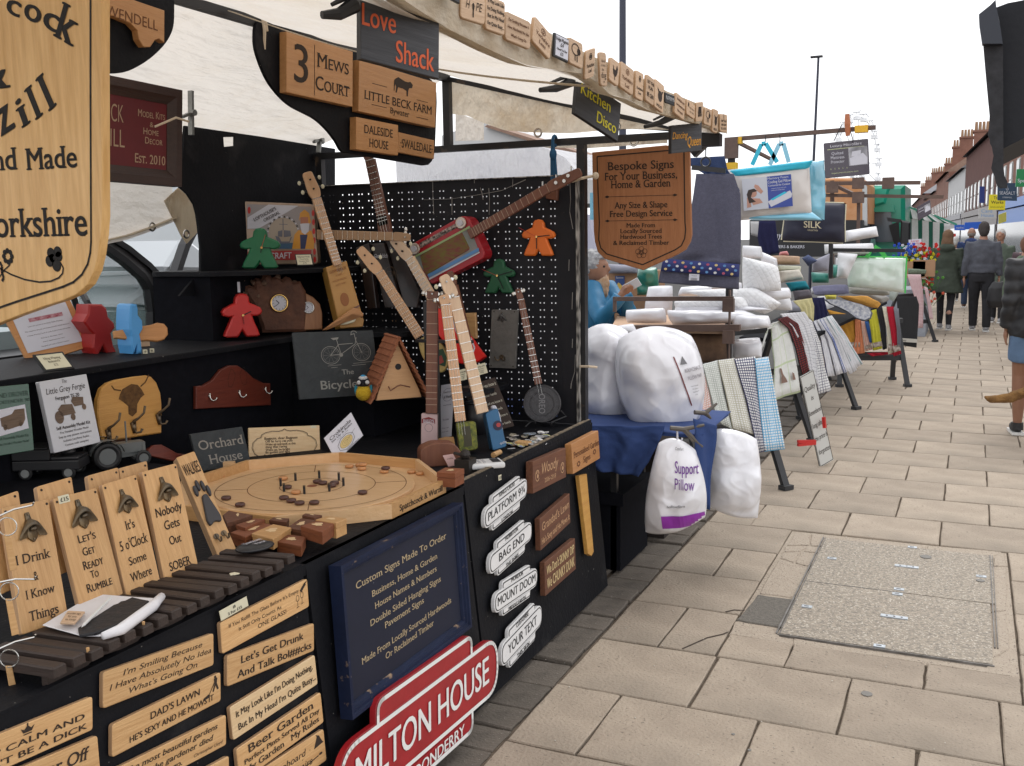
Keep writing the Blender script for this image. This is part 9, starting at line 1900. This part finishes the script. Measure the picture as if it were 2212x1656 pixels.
# ================================================================ vans behind the stall
vw=mat('white_van_paint',(.62,.66,.68),rough=.25,spec=.6);vgl=mat('van_glass',(.35,.5,.5),rough=.05,spec=1.,alpha=.35)
van=empty('van','dark framed vehicle door and windscreen pillar seen behind the stall','van',MT((-3.9,3.2,0)))
vp_=PX(-3.75)
def strip(k,pts,wd,pl,m,par,name='door_frame',t=.05):
 P=[pl.px(*q)for q in c(k,*pts)];b=B();M=basis(P[0],(0,1,0),(1,0,0));q=[(M.inverted()@p).xy for p in P];L=[];Rr=[]
 for i,p in enumerate(q):
  d=(q[min(i+1,len(q)-1)]-q[max(i-1,0)]).normalized();n_=V((-d.y,d.x))*(wd[i]if isinstance(wd,list)else wd)/2;L.append(tuple(p+n_));Rr.append(tuple(p-n_))
 n_=len(L);vs=[(*p,z)for z in(0,-t)for p in L+Rr];m2=2*n_
 fs=[(i,n_+i,n_+i+1,i+1)for i in range(n_-1)]+[(m2+i,m2+i+1,m2+n_+i+1,m2+n_+i)for i in range(n_-1)]+[(i,i+1,m2+i+1,m2+i)for i in range(n_-1)]+[(n_+i,m2+n_+i,m2+n_+i+1,n_+i+1)for i in range(n_-1)]
 b.add(vs,fs);return b.obj(name,m,par,M)
vg=mat('grey_car_paint',(.16,.16,.165),rough=.3,metal=.3)
strip('A5',[(700,330),(1000,500),(1130,590),(1300,740),(1400,850),(1460,1000),(1470,1200)],[.02,.05,.07,.09,.09,.08,.07],PX(-3.74),vg,van)
strip('A5',[(700,300),(1000,450),(1150,545),(1330,690),(1460,830),(1510,950)],.028,PX(-3.72),blackpl,van);strip('A5',[(700,380),(1000,565),(1120,650),(1280,790),(1345,900),(1370,1100),(1370,1250)],.03,PX(-3.72),blackpl,van)
strip('A5',[(1560,830),(1600,700),(1660,520),(1720,400),(1760,330)],.035,PX(-3.7),blackpl,van,'pillar')
P=[PX(-3.76).px(*q)for q in c('A5',(700,450),(1000,580),(1290,800),(1350,1000),(1360,1300),(700,1300))];M=basis(P[0],(0,1,0),(1,0,0));b=B();b.prism([tuple((M.inverted()@p).xy)for p in P],.006);b.obj('window',vgl,van,M)
b=B();b.box((-4.2,1.6,.02),(-3.68,3.35,1.17));wb('door_panel',b,blackpl,van)
P=[PX(-3.6).px(*q)for q in c('A5',(1480,1480),(1500,1000),(1530,830),(1560,810),(1640,770),(2000,770),(2000,1500))];M=basis(P[0],(0,1,0),(1,0,0));b=B();b.prism([tuple((M.inverted()@p).xy)for p in P],.04);b.obj('rear_panel',blackpl,van,M)
b=B();P=PX(-3.78);wh=P.px(*c('A5',(760,1120)));b.ring(wh,.17,.016,ax=(.5,.8,.3),n=28);wb('steering_wheel',b,blackpl,van)
b=B();b.box((-4.25,2.3,1.17),(-3.95,3.3,1.25));wb('dashboard',b,mat('dash_grey',(.25,.3,.31),rough=.5),van)
wv=empty('van','white panel van parked behind the dark framed door','van',MT((-8.2,7,0)),'white vans parked behind the stalls')
b=B();b.box((-9.6,3.8,.35),(-7.6,9.2,2.5));o=bevel(wb('body',b,vw,wv),.12,3)
for z in(1.35,1.55,1.95):b=B();b.box((-7.6,3.9,z),(-7.585,9.1,z+.03));wb('body_moulding',b,vw,wv)
b=B();b.box((-7.6,3.85,.5),(-7.57,9.15,1.0));wb('sill_band',b,mat('dull_teal_band',(.11,.15,.15),rough=.5),wv)
for y in(5,8):b=B();wheel(b,(-7.62,y,.35),.35,.2);wb('wheel',b,[tyre,galv],wv)
b=B();P=[PX(-6.5).px(*q)for q in c('A5',(1090,1030),(1180,950),(1290,880),(1360,860),(1430,1060),(1430,1100),(1090,1060))];M=basis(P[0],(0,1,0),(1,0,0));b.prism([tuple((M.inverted()@p).xy)for p in P],1.2,.04);o=b.obj('car',vw,None,M);
tag(o,'pale blue white car bonnet showing through the dark framed window','car')
b=B();P=[PX(-6).px(*q)for q in c('A5',(1460,700),(1600,470),(1700,480),(1800,560),(1800,740),(1480,735))];M=basis(P[0],(0,1,0),(1,0,0));b.prism([tuple((M.inverted()@p).xy)for p in P],1.5,.03);o=b.obj('car',mat('silver_car',(.5,.53,.55),rough=.3),None,M);tag(o,'silver car with sloping windscreen beyond the back board edge','car')
f_=[PX(-5.98).px(*q)for q in c('A5',(1500,715),(1600,520),(1640,510),(1590,715))];b=B();b.prism([tuple((M.inverted()@p).xy)for p in f_],.01,z=.03);b.obj('windscreen',mat('dark_windscreen',(.06,.08,.1),rough=.1,spec=1),o,M)
# ================================================================ street beyond: lorry, tent, wheel, lamps, shops
grl=mat('green_lorry_paint',(.008,.26,.16),rough=.3,coat=.5);dgr=mat('dark_cab_glass',(.06,.08,.10),rough=.12,spec=1)
lo=empty('lorry','green lorry cab with a big black mirror behind the towel stall','lorry',MT((-2.0,22,0)))
def pbox(name,k,pts,y,dep,m,par,bev=.0,pl=None):
 pl=pl or PY(y);P=[pl.px(*q)for q in c(k,*pts)];M=basis(P[0],pl.n.cross(V((0,0,1)))*-1,pl.n);b=B();b.prism([tuple((M.inverted()@p).xy)for p in P],dep,bev);return b.obj(name,m,par,M)
pbox('cab','A4',[(1010,1500),(1010,1010),(1060,990),(1050,815),(1325,812),(1330,1500)],22,2.2,grl,lo,.08)
pbox('windscreen','A4',[(1045,990),(1220,990),(1245,1230),(1050,1235)],21.9,.03,dgr,lo);pbox('visor','A4',[(1050,985),(1240,960),(1250,1010),(1060,1010)],21.8,.1,grl,lo);pbox('roof_deflector','A4',[(1060,985),(1060,830),(1240,815),(1210,850),(1180,950)],21.95,.5,mat('light_green_panel',(.02,.36,.24),rough=.3),lo,.05)
pbox('mirror','A4',[(1295,1070),(1365,1085),(1362,1250),(1285,1265)],20.9,.15,blackpl,lo,.03);pbox('mirror_arm','A4',[(1190,1050),(1300,1065),(1300,1090),(1200,1080)],21,.06,blackpl,lo);pbox('side_window','A4',[(1205,1110),(1280,1080),(1290,1250),(1250,1262)],21.85,.02,inkb,lo)
ob=empty('market_lorry','orange brown box body lorry with dark base showing bakers lettering','lorry',MT((-3.4,20,0)))
orm=mat('orange_tarp',(.5,.2,.06),rough=.6,c2=(.6,.32,.16),scale=3)
pbox('box_body','A4',[(640,1090),(640,800),(700,762),(1000,760),(1035,800),(1035,1095)],20,3,orm,ob,.03);pbox('door_edge','A4',[(1012,1110),(1012,800),(1045,820),(1048,1110)],19.9,.06,mat('pale_steel',(.5,.52,.52),rough=.4),ob)
bk2=pbox('trailer','A4',[(180,1340),(180,1070),(1010,1070),(1010,1340)],19.5,1.5,mat('black_trailer',(.012,.012,.014),rough=.4),ob)
fr=Fr(c('A4',(360,1150),(620,1150),(360,1290)),PY(19.45));b=B();letters(fr,[('Taylor',.2,.38,.32,.5,'i'),('BUTCHERS & BAKERS',.32,.9,.15,1.1,'b')],b);b.obj('lettering',paper,ob,fr.M)
pbox('van_side','A8',[(85,130),(85,-200),(120,-200),(180,130)],9.5,.5,mat('pale_lilac_panel',(.45,.45,.55)),empty('parked_van','strip of a van with blue edge showing beside the end post','van',MT((-4,9.5,0))))
pbox('turquoise_panel','A3',[(1030,1620),(1030,1420),(1052,1420),(1052,1620)],6.9,.3,turq2,empty('bedding_carrier','sliver of turquoise bag between the end post and the shield sign','bedding bag',MT((-2.6,6.9,1.3))))
tent=empty('tent','green and white striped market tent beyond the lorry','tent',MT((-1,24,0)))
stm=patm('striped_canvas',(.8,.8,.8),'stripe',(.02,.13,.09),(4,1),.4)
def sheetp(name,k,tl,tr,br,bl,y0,y1,m,par):
 A_=[PY(y0).px(*c(k,tl)),PY(y1).px(*c(k,tr))];B__=[PY(y0).px(*c(k,bl)),PY(y1).px(*c(k,br))];return cloth(name,[(A_[0],A_[1]),(B__[0],B__[1])],m,par,nx=20,sub_=8,fold=.02,freq=4,t=.01)
sheetp('side_wall','A4',(1340,975),(1660,1100),(1650,1350),(1345,1350),24,24.5,stm,tent);sheetp('roof_slope','A4',(1340,960),(1540,1030),(1705,1105),(1350,1060),23.8,24,patm('striped_canvas2',(.8,.8,.8),'stripe',(.02,.14,.09),(4,1),.35),tent)
b=B();b.bar(PY(23.7).px(*c('A4',(1540,1035))),PY(23.7).px(*c('A4',(1708,1104))),.04,.04);b.bar(PY(23.7).px(*c('A4',(1340,968))),PY(23.7).px(*c('A4',(1420,1000))),.04,.04);wb('green_edge',b,grl,tent)
# ferris wheel
fw=empty('ferris_wheel','pale white ferris wheel far behind the stalls','ferris wheel',MT((-9.1,90,6)))
fwm=mat('white_steel_far',(.93,.94,.95),rough=.6);ctr=PY(90).px(*c('A4',(975,640)));rw,rh_=(PY(90).px(*c('A4',(1110,640)))-ctr).length,(PY(90).px(*c('A4',(975,262)))-ctr).length
ayaw=math.acos(min(1,rw/rh_));ax=V((cos(ayaw),sin(ayaw),0))
pt_=lambda a,r:ctr+ax*cos(a)*r+V((0,0,sin(a)*r))
for r_ in(rh_,rh_*.88):b=B();b.tube([pt_(2*pi*i/48,r_)for i in range(49)],.05,n=5);wb('rim',b,fwm,fw)
for i in range(16):b=B();b.tube([ctr,pt_(2*pi*i/16,rh_)],.045,n=4);wb('spoke',b,fwm,fw)
for i in range(20):
 p=pt_(2*pi*i/20+.1,rh_*.95);b=B();b.box((p.x-.25,p.y-.25,p.z-.6),(p.x+.25,p.y+.25,p.z-.3));b.box((p.x-.3,p.y-.3,p.z+.02),(p.x+.3,p.y+.3,p.z+.06));b.tube([(p.x,p.y,p.z-.4),(p.x,p.y,p.z+.1)],.04,n=4);wb('gondola',b,fwm,fw)
b=B();b.tube([ctr,V((ctr.x-3,90,0))],.2,n=6);b.tube([ctr,V((ctr.x+3,90,0))],.2,n=6);wb('support_leg',b,fwm,fw)
# lamp posts
def lamp(u0,v0,u1,v1,y,r,lab,head=True):
 a,e=PY(y).px(u0,v0),PY(y).px(u1,v1);t=empty('street_lamp',lab,'street lamp',MT((e.x,y,0)),'tall street lamps');b=B();b.tube([V((e.x,y,0)),V((e.x,y,a.z*.5)),V((a.x,y,a.z))],[r*1.2,r,r*.8],n=12);wb('pole',b,mat('dark_blue_steel',(.03,.035,.06),rough=.5),t)
 if head:b=B();b.box((a.x-.17,y-.05,a.z),(a.x+.09,y+.05,a.z+.04));wb('lamp_head',b,blackm,t)
lamp(1345,-250,1345,150,9.5,.036,'thick dark lamp post rising behind the canopy magnets');lamp(1768,125,1757,330,24,.032,'thin dark lamp post against the white sky');
# flowers on the far stall
fs_=empty('flower_stall','flower stall with boxes and a price notice beside the walkers','market stall',MT((-.9,18,0)))
b=B();b.box((-1.35,17.3,.0),(-.62,18.6,.75));wb('table',b,fab('pale_blue_cloth',(.3,.32,.36)),fs_)
for i,(x,y,cc,n_)in enumerate(((1325,1305,(.03,.1,.6),26),(1395,1315,(.62,.62,.66),30),(1470,1300,(.6,.012,.01),34),(1370,1375,(.68,.62,.02),30),(1445,1365,(.68,.62,.02),34),(1410,1340,(.3,.4,.6),16),(1465,1545,(.6,.05,.02),14),(1540,1510,(.1,.3,.05),12),(1505,1630,(.6,.1,.05),12),(1290,1320,(.04,.1,.5),14))):
 p=PY(17.2).px(*c('A4',(x,y)));rr=random.Random(i);t=empty('flower_bunch',('blue','white','scarlet','yellow','second yellow','pale blue','low red','low green','lowest red','small dark blue')[i]+' bunch of flowers on the flower stall','flowers',MT((p.x,17.2,p.z-.15)),'bunches of flowers');b=B()
 for k in range(n_):
  o_=V((rr.uniform(-.2,.2),rr.uniform(-.12,.12),rr.uniform(.06,.28)));b.tube([V((o_.x*.3,o_.y*.3,0)),o_],.004,1,n=3)
  for q in range(5):a=2*pi*q/5;b.ball(o_+V((.014*cos(a),.0,.014*sin(a))),.012,0,n=5,m_=4)
 b.obj('bloom',[fab('petal%d'%i,cc,var=.3),fab('stem_green',(.04,.12,.03))],t)
for q in((1395,1430),(1465,1420)):p=PY(17.1).px(*c('A4',q));b=B();b.box((p.x-.16,17.05,p.z-.14),(p.x+.16,17.35,p.z+.12));tag(b.obj('cardboard_box',cb),'brown cardboard box of flowers, '+('nearer the tent' if q[0]<1400 else 'nearer the parka woman'),'cardboard box')
fr=Fr(c('A4',(1352,1215),(1448,1208),(1352,1272)),PY(17.4));sign('price_notice','white flower price notice with red writing','notice',fr,.01,paper,[('Large',.5,.3,.2,.6,'b'),('3 Bunches',.5,.6,.2,.8,'b'),('for £5',.6,.92,.22,.5,'b')],redp)
# ---- terrace of shops along the opposite side, the street curving away
d_=V((-.0759,.9971,0)).normalized();nrm_=V((-d_.y,d_.x,0));nrm_=V((-.9971,-.0759,0))
brick=mat('red_brick_wall',(.25,.125,.09),rough=.95,c2=(.19,.09,.065),scale=1.4,bump=.3,bscale=30);dbrick=mat('brown_brick_wall',(.13,.055,.045),rough=.95,var=.2,scale=1.4);whw=mat('white_render',(.55,.55,.55),rough=.8,var=.05,scale=1)
roofm=mat('clay_tile_roof',(.30,.19,.14),rough=.9,var=.25,scale=3);sroof=mat('pale_slate_roof',(.42,.42,.44),rough=.7,var=.1,scale=3)
def along(s):return V((2.25,40.5,0))+d_*s
def box_al(s0,s1,z0,z1,dep,m,name,par,off=0):
 a,e=along(s0)+nrm_*off,along(s1)+nrm_*off;back=-nrm_*dep
 vs=[(a.x,a.y,z0),(e.x,e.y,z0),(e.x,e.y,z1),(a.x,a.y,z1)];vs=[V(v)for v in vs];vs+=[v+back for v in vs]
 b=B();b.add(vs,[(0,1,2,3)[::-1],(4,5,6,7),(0,4,5,1),(1,5,6,2),(2,6,7,3),(3,7,4,0)]);return wb(name,b,m,par)
wtrim=mat('window_trim',(.5,.5,.48),rough=.6)
def shop(s0,s1,h,wm,lab,nwin=3,storeys=2,chim=2,shopc=(.05,.1,.2),rm=roofm,group='terraced shop buildings along the street'):
 t=empty('building',lab,'building',MT(along((s0+s1)/2)),group)
 box_al(s0,s1,0,h,3.6,wm,'wall',t)
 a,e=along(s0)+nrm_*.3,along(s1)+nrm_*.3;bk=-nrm_*2.1;rh=h+1.5;b=B()
 P=[V((a.x,a.y,h)),V((e.x,e.y,h)),V((e.x,e.y,rh))+bk,V((a.x,a.y,rh))+bk,V((e.x,e.y,h))+bk*2,V((a.x,a.y,h))+bk*2]
 b.add(P,[(0,3,2,1),(3,5,4,2),(0,5,3),(1,2,4)]);r_=wb('roof',b,rm,t)
 for k in range(chim):
  s=s0+(s1-s0)*(k+.5)/chim;m0=along(s)-nrm_*1.7;b=B();b.box((m0.x-.55,m0.y-.8,h+.6),(m0.x+.55,m0.y+.8,rh+1.9));b.box((m0.x-.65,m0.y-.9,rh+1.75),(m0.x+.65,m0.y+.9,rh+1.9));ch=wb('chimney',b,brick,t)
  for q in range(4):b=B();b.tube([(m0.x-.4+.27*q,m0.y,rh+1.9),(m0.x-.4+.27*q,m0.y,rh+2.6)],[.13,.10],n=8);wb('chimney_pot',b,cb,r_)
 for st_ in range(1,storeys):
  for k in range(nwin):
   s=s0+(s1-s0)*(k+.5)/nwin;z=3.2+(st_-1)*2.9;w_=box_al(s-.5,s+.5,z,z+1.6,.1,wtrim,'window',t,.04);box_al(s-.47,s+.47,z+.08,z+.76,.05,dgr,'pane',w_,.06);box_al(s-.47,s+.47,z+.84,z+1.52,.05,dgr,'pane',w_,.06)
 sc_m=mat('shopfront_%d'%int(s0*10),shopc,rough=.4);sf=box_al(s0+.2,s1-.2,0,2.7,.2,sc_m,'shopfront',t,.12);box_al(s0+.5,s1-.5,.5,2.1,.1,dgr,'shop_window',sf,.16);box_al(s0+.3,s1-.3,2.75,3.1,.2,sc_m,'fascia',t,.2)
shop(-26,-12,6.4,brick,'red brick shop nearest on the opposite side with a blue shopfront',6,2,1,(.03,.07,.13));shop(-11.7,1,7.3,brick,'taller red brick building with white window trims above the bookshop sign',6,2,1,(.02,.05,.12),sroof);shop(1.3,14,6.0,brick,'low brick building with blue fascias beyond the near shops',5,2,1,(.04,.16,.5),sroof);shop(14.3,38,7.0,dbrick,'dark brown brick building with pale slate roof',9,2,2,(.1,.08,.08),sroof)
shop(38.3,58,6.3,whw,'white rendered building in the middle of the row',6,2,1,(.15,.15,.17),sroof);shop(58.3,80,7.2,brick,'red brick terrace past the white building',7,2,2,(.2,.1,.08));shop(80.3,112,6.4,brick,'far red brick terrace with two chimneys',8,2,2,(.2,.1,.08),sroof);shop(112.3,180,7.4,dbrick,'farthest brown terrace closing the street',10,2,3,(.2,.1,.08),sroof)
# hanging shop signs
def psign(lab,k,pts,y,m,lines,tm,**kw):
 return sign('shop_sign',lab,'shop sign',Fr(c(k,*pts),PV((1,y,3),6)),.06,m,lines,tm,**kw)
psign('navy hanging shop sign with a small anchor','A4',[(2008,795),(2150,798),(2008,925)],24.5,mat('sign_navy',(.02,.05,.10),rough=.5),[('SEASALT',.5,.66,.18,.82,''),('CORNWALL',.5,.86,.08,.5,''),('⚓',.5,.4,.2,.15,'')],paper)
psign('yellow hanging bookshop sign','A4',[(1948,882),(2068,882),(1942,995)],27.5,mat('sign_yellow',(.8,.68,.02),rough=.5),[('The',.42,.3,.18,.32,'b'),('Works',.5,.6,.2,.76,'b'),('books and gifts',.5,.85,.09,.8,'')],inkb)
psign('green hanging optician sign at the picture edge','A4',[(2150,695),(2260,695),(2140,825)],22.5,mat('sign_green',(.01,.22,.07),rough=.5),[('Specs',.5,.75,.2,.8,'b')],paper)
psign('white projecting card shop sign','A4',[(1868,980),(2000,980),(1868,1058)],30,whw,[('Card',.45,.45,.3,.6,'b'),('House',.5,.85,.3,.7,'b')],mat('sign_text_blue',(.2,.35,.6)))
psign('blue projecting shop awning board','A4',[(1690,1105),(1770,1105),(1690,1145)],38,mat('sign_blue',(.02,.12,.6),rough=.5),[('market',.5,.7,.4,.7,'')],paper);psign('broad blue fascia sign over the far shop door','A4',[(1765,1088),(1898,1082),(1765,1140)],36,mat('sign_blue',(0,0,0)),[],paper)
psign('small dull yellow square sign low on the shops','A4',[(2015,1030),(2072,1010),(2015,1100)],25.5,mat('sign_dull_yellow',(.55,.5,.1),rough=.5),[],paper);psign('round red badge sign behind the parka woman','A4',[(1655,1170),(1700,1170),(1655,1220)],30,redp,[('O',.5,.8,.5,.4,'b')],paper)
pk_b=mat('banner_blue',(.02,.04,.2));psign('blue and red hanging banner on the brown brick wall','A4',[(1875,822),(1912,822),(1875,945)],33,pk_b,[],paper)
# tiled roof seen under the canopy end
rb2=empty('building','low building with orange tiled roof glimpsed under the canopy end','building',MT((-14,30,0)))
A_=wpx(PY(30),'A3',(260,925),(520,1010));b=B()
P=[PY(30).px(*q)for q in c('A3',(-60,1000),(240,900),(300,930),(900,1140),(1050,1230),(1050,1500),(-60,1500))];M=basis(P[0],(1,0,0),(0,-1,0));b.prism([tuple((M.inverted()@p).xy)for p in P],6);b.obj('wall',whw,rb2,M)
P=[PY(29.8).px(*q)for q in c('A3',(255,935),(275,920),(700,1050),(1050,1150),(1050,1250),(960,1225),(800,1110))];M=basis(P[0],(1,0,0),(0,-1,0));b=B();b.prism([tuple((M.inverted()@p).xy)for p in P],3);b.obj('roof',roofm,rb2,M)
# ---- black awning hanging in from the near shop side
aw=empty('awning','black awning with a ragged hanging valance at the upper edge','awning',MT((1.2,4,2.2)))
awm=mat('black_awning',(.008,.009,.013),rough=.8,bump=.3,bscale=20);awg=mat('dark_grey_valance',(.03,.03,.035),rough=.8,c2=(.012,.012,.014),scale=8,stretch=(3,3,.4))
Z_=lambda y,pts:[PY(y).px(2052+a*.4815,e*.4815)for a,e in pts]
def poly_al(name,P,t,m):M=basis(P[0],(1,0,0),(0,-1,0));b=B();b.prism([tuple((M.inverted()@p).xy)for p in P],t);return b.obj(name,m,aw,M)
poly_al('gutter_box',Z_(4.16,[(205,0),(180,25),(130,65),(132,110),(145,197),(237,197),(226,120),(208,30)]),.05,mat('navy_black_vinyl',(.02,.024,.036),rough=.5))
poly_al('valance',Z_(4.2,[(148,190),(160,330),(172,460),(178,520),(175,570),(170,605),(178,625),(180,645),(188,660),(192,685),(196,700),(190,730),(185,755),(192,775),(200,790),(204,810),(210,832),(225,847),(242,845),(258,845),(257,815),(245,790),(240,745),(240,640),(238,190)]),.012,awg)
poly_al('roof_cloth',Z_(4.24,[(207,35),(260,15),(320,4),(520,-40),(520,525),(240,668),(232,190),(222,90)]),1.2,awm)
b=B();b.bar(PY(4.28).px(*c('A4',(2045,120))),PY(4.28).px(*c('A4',(2300,95))),.006,.004,up=(0,1,0));wb('seam',b,paper,aw)

bpy.data.scenes.remove(SS)
